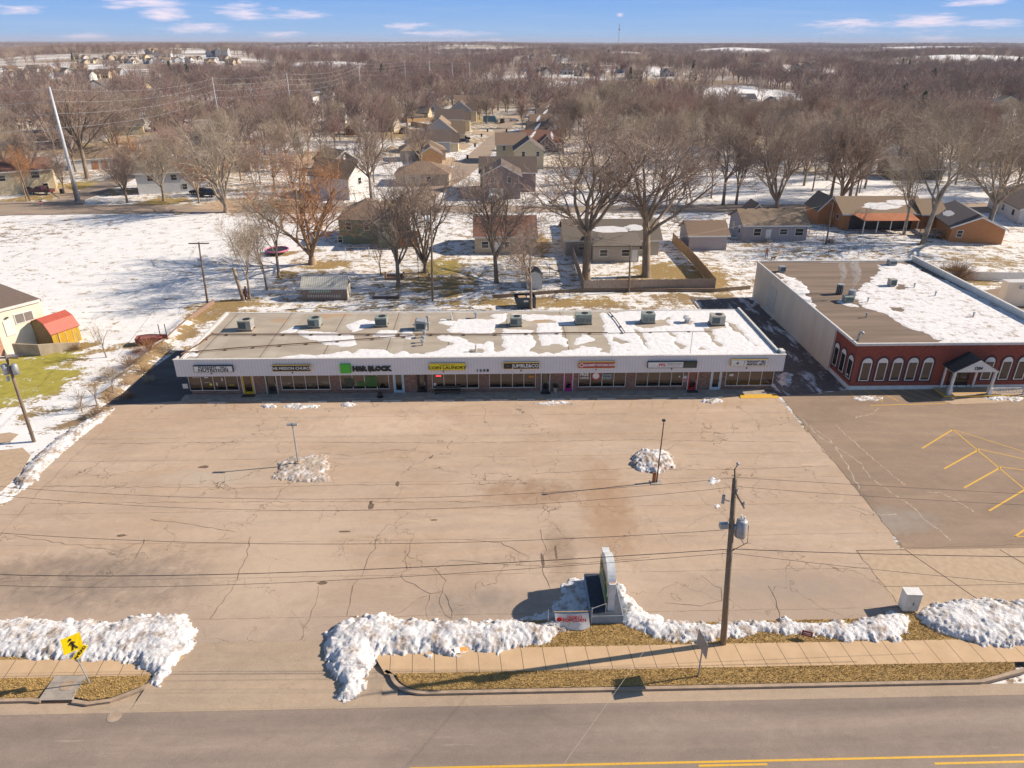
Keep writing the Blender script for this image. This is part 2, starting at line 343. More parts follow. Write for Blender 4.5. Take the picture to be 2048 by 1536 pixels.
    nt.links.new(mix(nt,.5,col,ramp(nt,n3,.3,.7,(.72,.72,.72),(1.16,1.16,1.16)),'MULTIPLY'),b.inputs['Base Color'])
    bump(nt,b,n3,.25,.03); return m
_s1=G(1215,1010);_s2=G(1060,985);_s3=G(90,1140);_s4=G(1120,1110);_s5=G(420,955)
m_lot=pavement('worn_lot',(.56,.43,.32),(.46,.335,.235),(.37,.30,.25),.95,stains=[(_s1.x,_s1.y,2.4,8,(.37,.235,.14)),(_s4.x,_s4.y,1.4,4,(.30,.22,.155)),(_s3.x+3,_s3.y-1,11,3.6,(.23,.185,.15)),(G(560,1130).x,G(560,1130).y,5,8,(.55,.43,.32)),(G(960,1205).x,G(960,1205).y,5,1.8,(.30,.245,.20)),(G(1560,1170).x,G(1560,1170).y,7,2,(.36,.29,.235)),(G(760,850).x,G(760,850).y,9,2.5,(.62,.48,.36)),(_s2.x,_s2.y,5,2.5,(.33,.215,.135)),(_s5.x,_s5.y,6,1.6,(.50,.42,.33))],greyzone=(31,38.5))
m_lotr=pavement('dark_right_lot',(.37,.27,.19),(.27,.195,.14),(.24,.19,.155),.0,0,stains=[(G(1790,1040).x,G(1790,1040).y,4,2,(.33,.29,.25)),(G(1670,985).x,G(1670,985).y,3,5,(.17,.135,.11))])
m_road=pavement('road_asphalt',(.38,.305,.25),(.27,.22,.185),(.24,.205,.175),.12,0)
m_gut=pavement('gutter_concrete',(.50,.385,.275),(.41,.315,.23),(.30,.25,.20),.2,0)
m_street=pavement('side_street',(.42,.33,.25),(.34,.265,.205),(.30,.245,.20),.3,0)
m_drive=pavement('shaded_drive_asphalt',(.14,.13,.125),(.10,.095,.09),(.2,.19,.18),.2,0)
# slab walk with joints
m_walk,nt,b,tc=newmat('sidewalk_slabs'); b.inputs['Roughness'].default_value=.85
sx=nt.nodes.new('ShaderNodeSeparateXYZ'); nt.links.new(tc,sx.inputs[0])
f=mth(nt,'LESS_THAN',mth(nt,'FRACT',mth(nt,'DIVIDE',mth(nt,'ADD',sx.outputs[0],mth(nt,'MULTIPLY',sx.outputs[1],.08)),1.26)),.03)
nt.links.new(mix(nt,f,ramp(nt,noise(nt,tc,.8,8,.65),.3,.7,(.50,.345,.20),(.61,.43,.26)),(.15,.10,.065)),b.inputs['Base Color'])
# right driveway: dark asphalt streaked with packed snow
def snowy(name,base,base2,thr,stretch,sc=.8,snowc=(.62,.62,.64)):
    m,nt,b,tc=newmat(name); b.inputs['Roughness'].default_value=.8
    n=noise(nt,mapping(nt,tc,stretch),sc,10,.68,.4); c=ramp(nt,noise(nt,tc,1.5,6),.3,.7,base2,base)
    nt.links.new(mix(nt,ramp(nt,n,thr,thr+.09),c,snowc),b.inputs['Base Color']); bump(nt,b,n,.4,.05); return m
m_drive_s=snowy('snowy_drive',(.17,.13,.115),(.10,.08,.075),.53,(1.,.3,1),.8)
# ================================================================= terrain
def hills(x,y):
    r=np.hypot(x,y); t=np.clip((r-520)/900,0,1); t2=np.clip((r-1500)/3500,0,1)
    h=(fbm(x/620.,y/620.,4,3)-.5)*26*t - 5*t*np.clip(1-(r-1400)/1800,0,1)
    h=h+(fbm(x/2600.,y/1700.,4,9)-.42)*34*t2
    return h
# rises in the land that carry the open fields and far subdivisions seen above the woods: (px,py,height of the rise,half width px,depth m,snow,green,kind)
RISE=[(990,97,13,115,150,.42,.45,'f'),(665,131,9,80,60,.62,.2,'f'),(1500,189,5,80,40,.85,.2,'f'),(1130,178,4,40,30,.75,.2,'f'),(1300,181,4,110,22,.3,.45,'f'),(1950,115,12,110,110,.85,.2,'f'),(1250,108,14,45,90,.7,.2,'f'),(1480,98,15,70,110,.7,.3,'f'),
 (1900,95,16,120,140,.7,.3,'f'),(345,99,16,70,130,.55,.5,'f'),(800,91,18,200,150,.5,.5,'f'),(205,120,12,215,130,.45,.3,'h'),(130,114,14,60,90,.45,.3,'h'),(440,118,13,70,100,.5,.3,'h'),(120,142,9,125,80,.5,.3,'h'),(1090,114,14,70,90,.5,.3,'h'),(1205,141,9,190,90,.45,.3,'h'),(1570,138,10,95,80,.6,.3,'h'),(330,106,15,80,90,.5,.4,'h'),(440,105,15,60,90,.5,.4,'h'),(1580,216,3,85,40,.5,.3,'h'),(1990,218,3,80,45,.5,.3,'h')]
_RC=[]
for e in RISE:
    c=G(e[0],e[1],e[2]*.8); dd=math.hypot(c.x,c.y); _RC.append((c.x,c.y,dd*e[3]/1577.,e[4]*(1+dd/2500.),math.atan2(c.x,c.y),dd))
def rell(i,X,Y):
    cx,cy,rx,ry,a,_=_RC[i]; dx,dy=X-cx,Y-cy
    return (dx*math.cos(a)-dy*math.sin(a))/rx,(dx*math.sin(a)+dy*math.cos(a))/ry
_h0=hills
def hills(x,y):
    h=_h0(x,y); sh=h.shape; h=h.ravel().copy(); X0=x.ravel();Y0=y.ravel()
    for i,e in enumerate(RISE):
        u,v=rell(i,X0,Y0); q=(np.abs(u)<6)&(v>-7)&(v<13)
        if not q.any(): continue
        u,v,x,y=u[q],v[q],X0[q],Y0[q]; k=np.exp(-np.clip((np.abs(u)/1.5)**2.4+(np.where(v<0,v*.6,v*.3))**2*.9,0,40))*(.82+.36*fbm(x/130,y/130,3,400+i)); k=k*np.clip((y-405)/70,0,1); h[q]=h[q]*(1-k)+k*e[2]
    return h.reshape(sh)
def hz(x,y): return float(hills(np.array([float(x)]),np.array([float(y)]))[0])
LOT=GP([(228,808),(190,852),(130,902),(50,975),(-80,1070)])+[(-34,33),(-34,32.4),(-18.3,32.4),(-18.3,31.6),(-9.8,31.6),(-9.8,32.4),(28.6,32.4),(28.6,62.95),(28.6,63.3),(-31.5,63.3)]
LDRV=[(-38.2,62.2),(-31.0,63.2),(-30.4,63.5),(-30.4,76),(-36.4,76),(-37.0,72)]
RDRV=[(28.6,62.6),(36.2,64.3),(36.1,66),(35.6,92),(34.5,93.5),(27,93.5),(27.5,78.),(28.1,77.2),(28.1,64.4)]
RLOT=[(28.6,39.1),(90,38.6),(90,63.4),(56,64.35),(36.2,64.35),(33,63.5),(28.6,62.95)]
RAPR=[(25.2,32.0),(90,32.0),(90,38.6),(28.6,39.1),(25.2,39.1)]
PAVED=[LOT,LDRV,RDRV,RLOT,RAPR,[(-400,-60),(400,-60),(400,33),(-400,33)],[(-31,63),(28.7,63),(28.4,78),(-30.5,78)],[(36,64),(90,64),(90,92),(36,92)]]
# cross road and streets
CROSS=[(-330,146.2),(-95,147.6),(-60,149.3),(20,148.0),(330,141.5),(330,149.5),(118,156.3),(22,154.6),(-60,156.4),(-106,158),(-330,160)]
WEST=GP([(-260,560),(-220,470),(0,432),(88,426),(100,410),(120,404),(-60,404),(-300,440)])
NST=[(-88.5,157),(-91,163),(-91,180),(-93.5,200),(-104,240),(-125,285),(-131,283),(-111,238),(-100,198),(-98,180),(-97.5,163),(-100,157)]
RES=GP([(790,412),(850,370),(915,330),(973,279),(1001,248),(1020,232),(1042,218),(1058,218),(1044,236),(1012,266),(992,294),(974,322),(935,354),(880,388),(862,412)])
GREEN=[(0,720,230,95,1,.95),(190,610,-1,0,0,0)]
# (px, py, rx_px, ry_px, greenness, strength)
PATCH=[(20,765,125,50,1.,1.),(60,726,105,16,1.,1.),(150,694,70,8,.6,.8),(245,693,70,7,.5,.7),(230,820,90,16,.45,.5),(90,822,60,12,.45,.5),
 (650,530,50,9,.5,.95),(880,560,75,30,.6,.55),(885,535,45,18,.75,.75),(900,590,18,30,.55,.7),(1075,490,25,22,.6,.8),(560,508,32,6,.6,.8),(572,550,25,14,.5,.7),
 (1345,548,85,26,.55,1.),(1262,565,60,14,.3,.7),(1432,560,20,35,.55,.9),(1450,590,15,12,.5,.6),(1070,606,140,9,.5,.75),(1180,604,90,8,.45,.7),(1240,620,110,10,.2,.35),(450,610,70,10,.4,.9),(430,628,60,12,.35,.8),
 (262,758,26,18,.25,.85),(300,725,26,18,.3,.8),(228,800,20,24,.25,.95),(372,668,30,12,.3,.7),(396,637,22,12,.4,.85),(190,768,30,12,.3,.5),(130,850,34,8,.3,.6),(175,838,25,8,.2,.9),(330,700,24,12,.3,.7),(330,403,55,9,.6,1.),(150,372,70,9,.65,1.),(60,398,70,8,.55,.8),(230,385,60,7,.5,.6),(400,410,45,8,.3,.4),(150,290,110,12,.6,.6),(320,300,90,12,.5,.4),(190,262,110,10,.5,.5),
 (530,420,50,6,.4,.4),(780,405,90,7,.6,.8),(800,300,60,10,.5,.5),(790,265,45,14,.55,.8),(930,235,40,8,.6,.6),(700,270,60,10,.5,.4),(500,320,70,12,.45,.5),(420,270,60,10,.5,.5),
 (1830,423,60,8,.4,.5),(1960,520,80,10,.35,.35),(1760,415,60,5,.35,.4),(1590,500,100,14,.25,.18),(1480,480,60,10,.35,.3),(1915,550,70,16,.4,.6),(1500,560,70,18,.2,.15),(1380,600,110,14,.3,.5),
 (1330,180,160,5,.45,.9),(990,99,120,2.2,.45,.9),(440,106,80,2,.5,.7),(1400,108,90,2,.35,.6),(790,92,180,1.2,.4,.6)]
FIELDS=[(990,97,110,3,.45,.55),(670,131,75,4,.2,.8),(1500,187,75,7,.2,.9),(1130,178,40,5,.2,.9),(1300,178,90,4,.3,.6),(1960,115,95,2.6,.2,.85),(1250,108,35,1.6,.2,.8),(440,106,60,2,.4,.6),(1480,98,55,1.6,.3,.75),(1545,193,60,6,.2,.9),(1290,390,100,16,.2,.85),(1650,385,420,34,.2,.85),(640,150,70,3,.2,.5),(1560,145,110,2,.2,.5),(1900,96,90,1.5,.3,.6),(345,100,60,1.6,.5,.6)]
def ell(e,X,Y):
    c=G(e[0],e[1]);c2=G(e[0]+e[2],e[1]);c3=G(e[0],e[1]-e[3]);c4=G(e[0],e[1]+e[3])
    rx=(c2-c).length; ry=(c3-c4).length/2; a=math.atan2(c.x,c.y); dx,dy=X-c.x,Y-c.y
    u=dx*math.cos(a)-dy*math.sin(a); v=dx*math.sin(a)+dy*math.cos(a)
    return (u/rx)**2+(v/ry)**2
def axis(lo,hi,st,far0,far1,g=1.09):
    a=list(np.arange(lo,hi+st*.5,st)); s=st
    x=a[0];left=[]
    while x>far0: s*=g; x-=s; left.append(x)
    s=st;x=a[-1];rt=[]
    while x<far1: s*=g; x+=s; rt.append(x)
    return np.array(left[::-1]+a+rt)
gx=axis(-118,122,.7,-16000,16000,1.075); gy=axis(33,172,.62,-600,15500,1.06)
XX,YY=np.meshgrid(gx,gy); Z=hills(XX,YY)
inv=np.zeros(XX.shape,bool)
for p in PAVED:
    q=inside(XX,YY,p)&(pdist(XX,YY,p)>.45); inv|=q
Z=Z+(fbm(XX/9,YY/9,4,5)-.5)*.10*(np.hypot(XX,YY)<500); Z[inv]=-.32
# bank along the left drive
bk=np.clip(1-np.abs(XX+38.9)/1.3,0,1)*((YY>62.5)&(YY<86)); Z=Z+bk*.55*(~inv)
rr=np.hypot(XX,YY)
snow=np.select([(YY<92)&(XX<-39),(YY<92),(YY<148)&(XX<-33),(YY<148),(rr<260),(rr<520),(rr<1500)],[.62,.49,.66,.50,.52,.38,.26],.22)
big=(fbm(XX/22,YY/22,4,21)-.5); snow=snow+big*np.where(rr<150,.16,.55)
far=np.clip((rr-500)/600,0,1); snow=snow+far*(fbm(XX/300,YY/90,4,31)-.55)*.9
gr=np.where(rr<500,.38,.12)+ (fbm(XX/14,YY/14,3,41)-.5)*.5
for e in PATCH:
    if e[2]<0: continue
    d=ell(e,XX,YY)+(fbm(XX/3.,YY/3.,4,51)-.5)*1.2; k=np.clip((1.3-d)/.9,0,1)*e[5]
    snow=snow*(1-k)+(.12)*k; gr=gr*(1-k)+e[4]*k
for i,e in enumerate(RISE):
    u,v=rell(i,XX,YY); k=np.clip((1.2-(u*u+v*v*.6)+(fbm(u*2.2+i,v*2.2,4,500+i)-.5)*1.3)/.3,0,1); snow=snow*(1-k)+e[5]*k; gr=gr*(1-k)+e[6]*k
    band=(fbm(u*3,v*7,3,80+i)-.5)*k; snow=snow+band*1.1
for e in ((1290,390,100,16,.2,.72),(1650,385,420,34,.2,.70)):
    d=ell(e,XX,YY); k=np.clip((1.15-d)/.3,0,1); snow=snow*(1-k)+e[5]*k
# open snow field on the left with rows of stubble
m,nt,b,tc=newmat('ground_snow_and_turf'); b.inputs['Roughness'].default_value=.85; b.inputs['Specular IOR Level'].default_value=.2
def attr(nt,n):
    a=nt.nodes.new('ShaderNodeAttribute'); a.attribute_name=n; return a.outputs['Fac']
s=attr(nt,'snow'); g=attr(nt,'green')
na=noise(nt,tc,.55,10,.68,.3); nb=noise(nt,mapping(nt,tc,(1,1.6,1)),2.6,8,.72); nst=noise(nt,mapping(nt,tc,(.35,2.2,1),(0,0,R(28))),.55,7,.72,.2)
nm=mth(nt,'ADD',mth(nt,'ADD',mth(nt,'MULTIPLY',na,.45),mth(nt,'MULTIPLY',nb,.33)),mth(nt,'MULTIPLY',nst,.22))
v=mth(nt,'ADD',s,mth(nt,'MULTIPLY',mth(nt,'SUBTRACT',nm,.5),4.2))
mask=ramp(nt,v,.36,.50)
turf=ramp(nt,noise(nt,tc,3.,8,.7),.3,.7,(.21,.15,.07),(.42,.29,.115)); grn=ramp(nt,noise(nt,tc,1.2,9,.7),.3,.7,(.27,.23,.045),(.44,.39,.08)); lit=ramp(nt,noise(nt,tc,1.7,9,.7),.3,.7,(.17,.12,.09),(.31,.225,.165))
gg=mix(nt,ramp(nt,g,.22,.42),lit,turf); gg=mix(nt,ramp(nt,g,.55,.85),gg,grn)
sn=ramp(nt,noise(nt,tc,.5,8,.65),.3,.7,(.72,.715,.72),(.86,.85,.83))
nt.links.new(mix(nt,mask,gg,sn),b.inputs['Base Color']); bump(nt,b,mth(nt,'ADD',mth(nt,'MULTIPLY',mask,.6),nb),.35,.06)
m_ground=m
ground=S(gridmesh('ground',gx,gy,Z,m_ground,{'snow':snow,'green':gr}))
# ================================================================= paved sheets
def sheet(name,poly,z,mat,kind='structure',parent=None):
    o=MB().poly([(p[0],p[1],z) for p in poly]).build(name,mat,parent)
    n=o.data.polygons[0].normal.z
    if n<0: o.data.flip_normals()
    if kind: o['kind']=kind
    return o
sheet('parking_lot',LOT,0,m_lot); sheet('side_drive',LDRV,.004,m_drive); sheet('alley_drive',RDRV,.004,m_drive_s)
sheet('neighbouring_parking_lot',RLOT,.008,m_lotr); 
o=sheet('concrete_apron',RAPR,.004,m_conc)
bj=MB()
for a,bb in(((28.6,39.0),(31.5,32)),((35.2,38.9),(38.4,32))): bj.tube([(a[0],a[1],.0),(bb[0],bb[1],.0)],.025,4)
bj.tube([(25.2,35.4,.0),(60,35.4,0)],.02,4); bj.tube([(25.2,39.05,0),(28.6,39.05,0)],.03,4)
S(bj.build('slab_joints',m_dark))
RZ=-.13
S(MB().poly([(-400,-60,RZ),(400,-60,RZ),(400,26.95,RZ),(-400,26.95,RZ)]).build('road',m_road))
S(MB().poly([(-400,26.9,RZ+.006),(400,26.9,RZ+.006),(400,27.66,RZ+.006),(-400,27.66,RZ+.006)]).build('gutter',m_gut))
S(MB().poly([(-400,20,-.34),(400,20,-.34),(400,33.5,-.34),(-400,33.5,-.34)]).build('subgrade',m_concg))
sheet('driveway_fillet',[(-20.5,27.6),(-5.5,27.6),(-5.5,32.5),(-20.5,32.5)],-.16,m_gut)
ap=MB(); ap.poly([(-19.6,27.0,RZ+.012),(-6.3,27.0,RZ+.012),(-6.4,28.9,-.012),(-9.8,31.65,-.004),(-18.3,31.65,-.004),(-19.3,28.9,-.012)]); S(ap.build('driveway_apron',m_gut))
# centre line: solid run with short inner dashes
yl=MB()
yq=G(1500,1522,RZ).y; yl.box(G(820,1536,RZ).x,60,yq-.06,yq+.06,RZ,RZ+.006)
for a,bb in(((1397,1531),(1535,1529)),((1868,1526),(2120,1523))):
    p,q=G(*a,RZ),G(*bb,RZ); yl.box(p.x,q.x,(p.y+q.y)/2-.06,(p.y+q.y)/2+.06,RZ,RZ+.006)
S(yl.build('centre_line_marking',m_yel))
# sidewalks and grass verges
WK=.02
sheet('sidewalk',[(-6.35,29.03),(90,29.03),(90,30.78),(-7.4,30.78)],WK,m_walk)
sheet('sidewalk',[(-90,29.22),(-19.0,29.22),(-18.0,30.5),(-18.2,30.55),(-90,30.55)],WK,m_walk)
def curve(c,r0,r1,a0,a1,n): return [(c[0]+math.cos(R(a0+(a1-a0)*i/n))*r0,c[1]+math.sin(R(a0+(a1-a0)*i/n))*r1) for i in range(n+1)]
V1=[(-6.0,29.03)]+curve((-3.9,29.3),1.85,1.42,195,268,8)+[(26.9,27.9),(29.3,28.5),(29.6,29.03)]
V2=[(-90,27.86),(-24.9,27.86),(-24.8,29.22),(-90,29.22)]; V3=[(-22.9,29.22),(-23.15,27.95),(-22.0,27.62),(-20.9,27.82),(-19.6,28.55),(-19.2,29.05),(-19.5,29.22)]
UG1=[(-7.2,30.78),(60,30.78),(60,33.1),(24.6,33.0),(22,32.6),(7.5,32.5),(5.7,32.9),(-7.0,32.8)]; UG2=[(-90,30.55),(-18.2,30.55),(-18.2,32.4),(-90,32.5)]
m_turf=M('verge_turf',(.46,.31,.12),.95,(.30,.20,.08),5,bs=.4,bsc=25)
for p in(V1,V2,V3): sheet('grass_verge',p,.0,m_turf)
for p in(UG1,UG2): sheet('grass_verge',p,.012,m_turf)
# kerbs
def kerb(path,w,top=.02,bot=RZ-.05):
    k=MB(); n=len(path); L=[];Rr=[]
    for i,p in enumerate(path):
        a=Vector(path[max(0,i-1)]);b2=Vector(path[min(n-1,i+1)]); d=(b2-a).normalized(); q=Vector((-d.y,d.x))
        L.append(Vector(p)+q*w/2);Rr.append(Vector(p)-q*w/2)
    for i in range(n-1):
        k.prism([tuple(L[i]),tuple(L[i+1]),tuple(Rr[i+1]),tuple(Rr[i])],bot,top)
    return S(k.build('kerb',m_kerb))
kerb([(-6.35,29.25)]+curve((-3.9,29.25),2.1,1.53,190,268,10)+[(26.9,27.76),(29.7,28.45),(31,28.9)],.2)
kerb([(-90,27.76),(-25.2,27.76),(-24.6,27.68)],.2); kerb([(-22.9,27.62),(-22.0,27.45),(-20.9,27.62),(-19.5,28.4),(-18.9,29.0)],.22)
sheet('right_driveway_apron',[(30.4,27.3),(60,27.3),(60,30.9),(31.5,30.9)],.026,m_gut)
# storm drain
d=T('storm_drain','concrete storm drain inlet with slotted throat set in the left kerb','drain',(-23.8,27.7,0))
MB().box(-.95,.85,-.02,1.62,-.05,.03).build('lid',m_concg,d); MB().cyl(.1,.95,.03,.045,.38,n=20).build('manhole_cover',m_kerb,d)
MB().box(-.85,.75,-.06,-.01,-.16,-.03).build('opening',m_black,d); MB().box(-.85,.75,-.10,-.06,-.075,-.055).box(-.05,-.02,-.10,-.06,-.16,-.03).build('grate_bar',m_rust,d)
g0=G(229,1433,RZ); mh=MB().cyl(0,0,0,.016,.36,n=24).cyl(0,0,.016,.022,.3,n=24,m=1).build('manhole_cover',[m_concg,m_kerb],None,loc=(g0.x,g0.y,RZ)); tag(mh,'round iron manhole cover in the road by the driveway mouth','manhole')
g0=G(690,1240)
# cracks traced on the lot
CR=[[(755,1072),(748,1098),(733,1118),(727,1150),(706,1172),(694,1232)],[(826,1078),(818,1100),(808,1115),(811,1138),(801,1156),(838,1176),(862,1188)],[(862,1188),(885,1183),(889,1162),(872,1138),(902,1120),(990,1128),(1100,1132),(1300,1115)],
 [(885,1183),(878,1205),(886,1228),(900,1237),(906,1222),(898,1200),(884,1184)],[(862,1188),(852,1215),(856,1238)],[(288,1078),(270,1122),(228,1150),(120,1205),(40,1247)],[(210,856),(140,922),(70,992),(0,1072)],
 [(852,1190),(800,1225),(742,1242),(700,1232)],[(30,1070),(130,1088),(240,1102),(300,1078)],[(1080,1060),(1090,1100),(1086,1140),(1102,1180)],[(1400,1150),(1420,1165),(1445,1178),(1442,1200),(1400,1210),(1330,1206)],
 [(1570,802),(1600,842),(1640,892),(1700,962),(1760,1035),(1807,1096)],[(1808,1096),(1900,1094),(2060,1090)],[(1712,1100),(1745,1142),(1800,1212)],[(640,1172),(630,1210),(602,1280)],[(500,1075),(494,1110),(470,1170),(420,1238)],
 [(640,905),(700,912),(790,900),(860,905)],[(300,1040),(360,1046),(470,1064)],[(930,1080),(1000,1085),(1055,1112)],[(1535,1172),(1552,1200),(1560,1240)],[(1450,965),(1465,985),(1480,1000)],[(170,888),(520,884),(900,886),(1250,880),(1600,884)],[(90,972),(450,976),(700,970),(1060,966)],[(60,1007),(600,1003),(960,1004)],[(1060,948),(1265,936),(1420,940),(1660,932)]]
cb=MB(); rg=random.Random(3)
for path in CR:
    pts=[G(*p) for p in path]; q=[]
    for i in range(len(pts)-1):
        n=max(2,int((pts[i+1]-pts[i]).length/.45))
        for k in range(n):
            t=k/n; p=pts[i].lerp(pts[i+1],t); q.append((p.x+rg.gauss(0,.06),p.y+rg.gauss(0,.05)))
    q.append((pts[-1].x,pts[-1].y))
    for i in range(len(q)-1):
        a,b2=Vector(q[i]),Vector(q[i+1]); dd=(b2-a); 
        if dd.length<.01: continue
        nn=Vector((-dd.y,dd.x)).normalized()*rg.uniform(.005,.020)
        cb.poly([(*(a-nn),.011),(*(b2-nn),.011),(*(b2+nn),.011),(*(a+nn),.011)])
o=cb.build('pavement_cracks',M('crack_filler',(.17,.125,.09),.9)); tag(o,'dark cracks and sealed joints running across the parking lot','cracks',kind='stuff')
# potholes and patches
ph=MB()
for (px,py,rx,ry) in((742,1012,.28,.45),(645,1166,.35,.16),(742,1004,.12,.2),(795,968,.16,.35),(407,934,.5,.22),(242,1071,.4,.15),(690,1063,.45,.12),(1085,1120,.12,.7),(1112,1105,.1,.8),(868,1040,.3,.1)):
    c=G(px,py); ph.poly([(c.x+rx*math.cos(t)*rg.uniform(.7,1.2),c.y+ry*math.sin(t)*rg.uniform(.7,1.2),.009) for t in np.linspace(0,2*math.pi,13)[:-1]])
S(ph.build('pothole_patches',M('pothole',(.12,.085,.06),.95,(.2,.14,.09),5)))
# yellow stall lines, right lot
sl_=MB()
def stripe(mb,a,b2,w=.11,z=.014):
    a,b2=Vector(a[:2]),Vector(b2[:2]); nn=(b2-a); nn=Vector((-nn.y,nn.x)).normalized()*w/2
    mb.poly([(*(a-nn),z),(*(b2-nn),z),(*(b2+nn),z),(*(a+nn),z)])
for a,b2,wd in(((1844,897),(1906,859),.13),((1888,938),(1960,898),.13),((1928,976),(2005,933),.13),((1978,1022),(2052,978),.13),((1904,858),(2070,996),.1),((1906,859),(2080,914),.08),((1960,899),(2080,925),.09),((2003,934),(2080,945),.09),((2030,1073),(2080,1038),.13),((2030,1073),(2080,1073),.1)):
    stripe(sl_,G(*a),G(*b2),wd)
for a,b2 in(((1700,783),(1711,797)),((1740,811),(1893,807)),((1893,806),(1887,799)),((1728,780),(1766,803)),((1750,779),(1798,803)),((1772,778),(1835,803)),((1795,777),(1862,801)),((1820,776),(1880,799))): stripe(sl_,G(*a),G(*b2),.09)
S(sl_.build('stall_markings',m_yel))
fl=MB()
for px in(404,470,530,1130,1190,1265,1330,1390,1455): stripe(fl,G(px,804),G(px-4+(px-1000)*-.006,818),.07,.0125)
S(fl.build('faded_stall_markings',M('faded_yellow',(.50,.33,.12),.85,(.42,.30,.17),3)))
ss=MB(); rg=random.Random(9)
for path in ([(1600,835),(1635,870),(1690,905),(1720,925),(1745,960)],[(1672,850),(1690,868),(1720,895),(1755,925),(1790,955),(1813,972)],[(1745,960),(1790,990),(1820,1010),(1850,1040),(1885,1065),(1905,1085)],[(1852,985),(1880,985),(1920,1005),(1950,1025)],[(1710,835),(1745,828),(1760,815)],[(1620,850),(1660,880),(1700,940),(1720,985)],[(1700,1010),(1760,1030),(1800,1028)]):
    pts=[G(*p) for p in path]; q=[]
    for i in range(len(pts)-1):
        for k in range(8): p=pts[i].lerp(pts[i+1],k/8); q.append(Vector((p.x+rg.gauss(0,.05),p.y+rg.gauss(0,.05))))
    for i in range(len(q)-1):
        dd=q[i+1]-q[i]; nn=Vector((-dd.y,dd.x)).normalized()*rg.uniform(.015,.07); ss.poly([(*(q[i]-nn),.0125),(*(q[i+1]-nn),.0125),(*(q[i+1]+nn),.0125),(*(q[i]+nn),.0125)])
S(ss.build('dried_salt_streaks',M('dried_salt',(.52,.44,.35),.9,(.36,.28,.21),4)))
# streets
sheet('cross_road',CROSS,.075,m_street); sheet('west_street',WEST,.080,m_street); sheet('north_street',NST,.084,m_road); sheet('residential_street',RES,.088,m_street)
sheet('tan_pad',GP([(-30,905),(46,897),(62,912),(44,945),(6,982),(-40,992)]),.07,m_conc); sheet('tan_pad',GP([(-30,872),(20,866),(38,870),(22,884),(-30,892)]),.07,m_conc)
for i,q in enumerate((GP([(475,422),(560,412),(520,402),(500,395),(440,400),(380,418)]),GP([(120,397),(95,380),(130,372),(160,392)]),GP([(250,338),(330,330),(345,322),(262,322)]),GP([(960,412),(968,398),(1000,398),(1010,412)]),GP([(880,292),(930,300),(945,290),(900,284)]),GP([(945,268),(985,272),(990,264),(950,260)]),GP([(905,315),(925,328),(890,334),(860,318)]),GP([(1010,240),(1052,240),(1052,232),(1015,232)]),GP([(610,330),(560,312),(650,300),(700,318)]),GP([(1935,587),(2060,568),(2060,640),(2000,640)]))):
    sheet('concrete_driveway',q,.092,m_conc if i!=9 else m_lotr)
# ================================================================= strip mall
def W(mb,name,mats,root,smooth=False):
    """mesh written in world coordinates, parented to root (unrotated)"""
    o=mb.build(name,mats,root,smooth); l=Vector((0,0,0)); r=root
    while r is not None: l=l+r.location; r=r.parent
    o.location=-l; return o
def VX(px,py,xp):
    d=ray(px,py); return Vector((0,0,CAMH))+d*(xp/d.x)
YW=64.4; YF=63.68; ZR=4.1
m_brick=brick('mixed_stone_brick',(.26,.12,.09),(.33,.24,.18),(.12,.085,.07),1.)
m_fascia=lines('ribbed_fascia',(.68,.67,.69),(.59,.58,.60),.30,0,.30,.55,(.63,.62,.64))
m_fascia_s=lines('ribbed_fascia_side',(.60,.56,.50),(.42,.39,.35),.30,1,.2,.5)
m_cop=M('white_coping',(.72,.70,.66),.5)
mall=T('strip_mall','long low strip mall with ribbed white fascia, brick front and partly snow covered flat roof','shop building',(-1.2,YW,0))
W(MB().box(-30.3,28.1,YW,76.9,0,4.02),'brick_wall',m_brick,mall)
W(MB().box(-31.1,28.7,YF,YF+.16,2.42,4.2),'fascia',m_fascia,mall)
W(MB().box(-31.1,-30.95,YF+.16,YW+.3,2.42,4.2),'side_fascia',m_fascia_s,mall); W(MB().box(28.55,28.7,YF+.16,YW+.3,2.42,4.2),'side_fascia',m_fascia_s,mall)
W(MB().box(-30.95,28.55,YF+.16,YW-.003,2.42,2.5),'soffit',m_offw,mall)
W(MB().box(-31.16,28.76,YF-.05,YF+.22,4.203,4.26).box(28.1,28.32,YF+.9,77.2,4.02,4.36).box(-30.6,-30.3,YF+.4,77.2,4.02,4.22).box(-30.3,28.1,77.0,77.2,4.0,4.14).box(28.3,28.7,YF+.2,YF+1.0,4.1,4.5),'coping',m_cop,mall)
# roof deck with membrane seams
m_roof,nt,b,tc=newmat('roof_membrane'); b.inputs['Roughness'].default_value=.85
n1=noise(nt,mapping(nt,tc,(.5,1,1)),.5,8,.65,.4); sx=nt.nodes.new('ShaderNodeSeparateXYZ'); nt.links.new(tc,sx.inputs[0])
c=ramp(nt,n1,.3,.7,(.33,.28,.22),(.46,.40,.32))
fx=mth(nt,'FRACT',mth(nt,'DIVIDE',mth(nt,'ADD',sx.outputs[0],200.),6.1)); c=mix(nt,mth(nt,'LESS_THAN',fx,.012),c,(.10,.07,.05))
c=mix(nt,mth(nt,'MULTIPLY',mth(nt,'LESS_THAN',mth(nt,'ABSOLUTE',mth(nt,'SUBTRACT',fx,.16)),.09),mth(nt,'MULTIPLY',n1,.45)),c,(.55,.51,.44))
for px,py in((560,640),(650,632),(1080,640),(690,628),(840,640)):
    p=G(px,py,ZR); c=mix(nt,blob(nt,tc,p.x,p.y,1.4,1.1,n1,.6),c,(.45,.25,.11))
nt.links.new(c,b.inputs['Base Color'])
roofo=W(MB().box(-30.3,28.1,YF+.16,77.0,4.02,ZR),'roof',m_roof,mall)
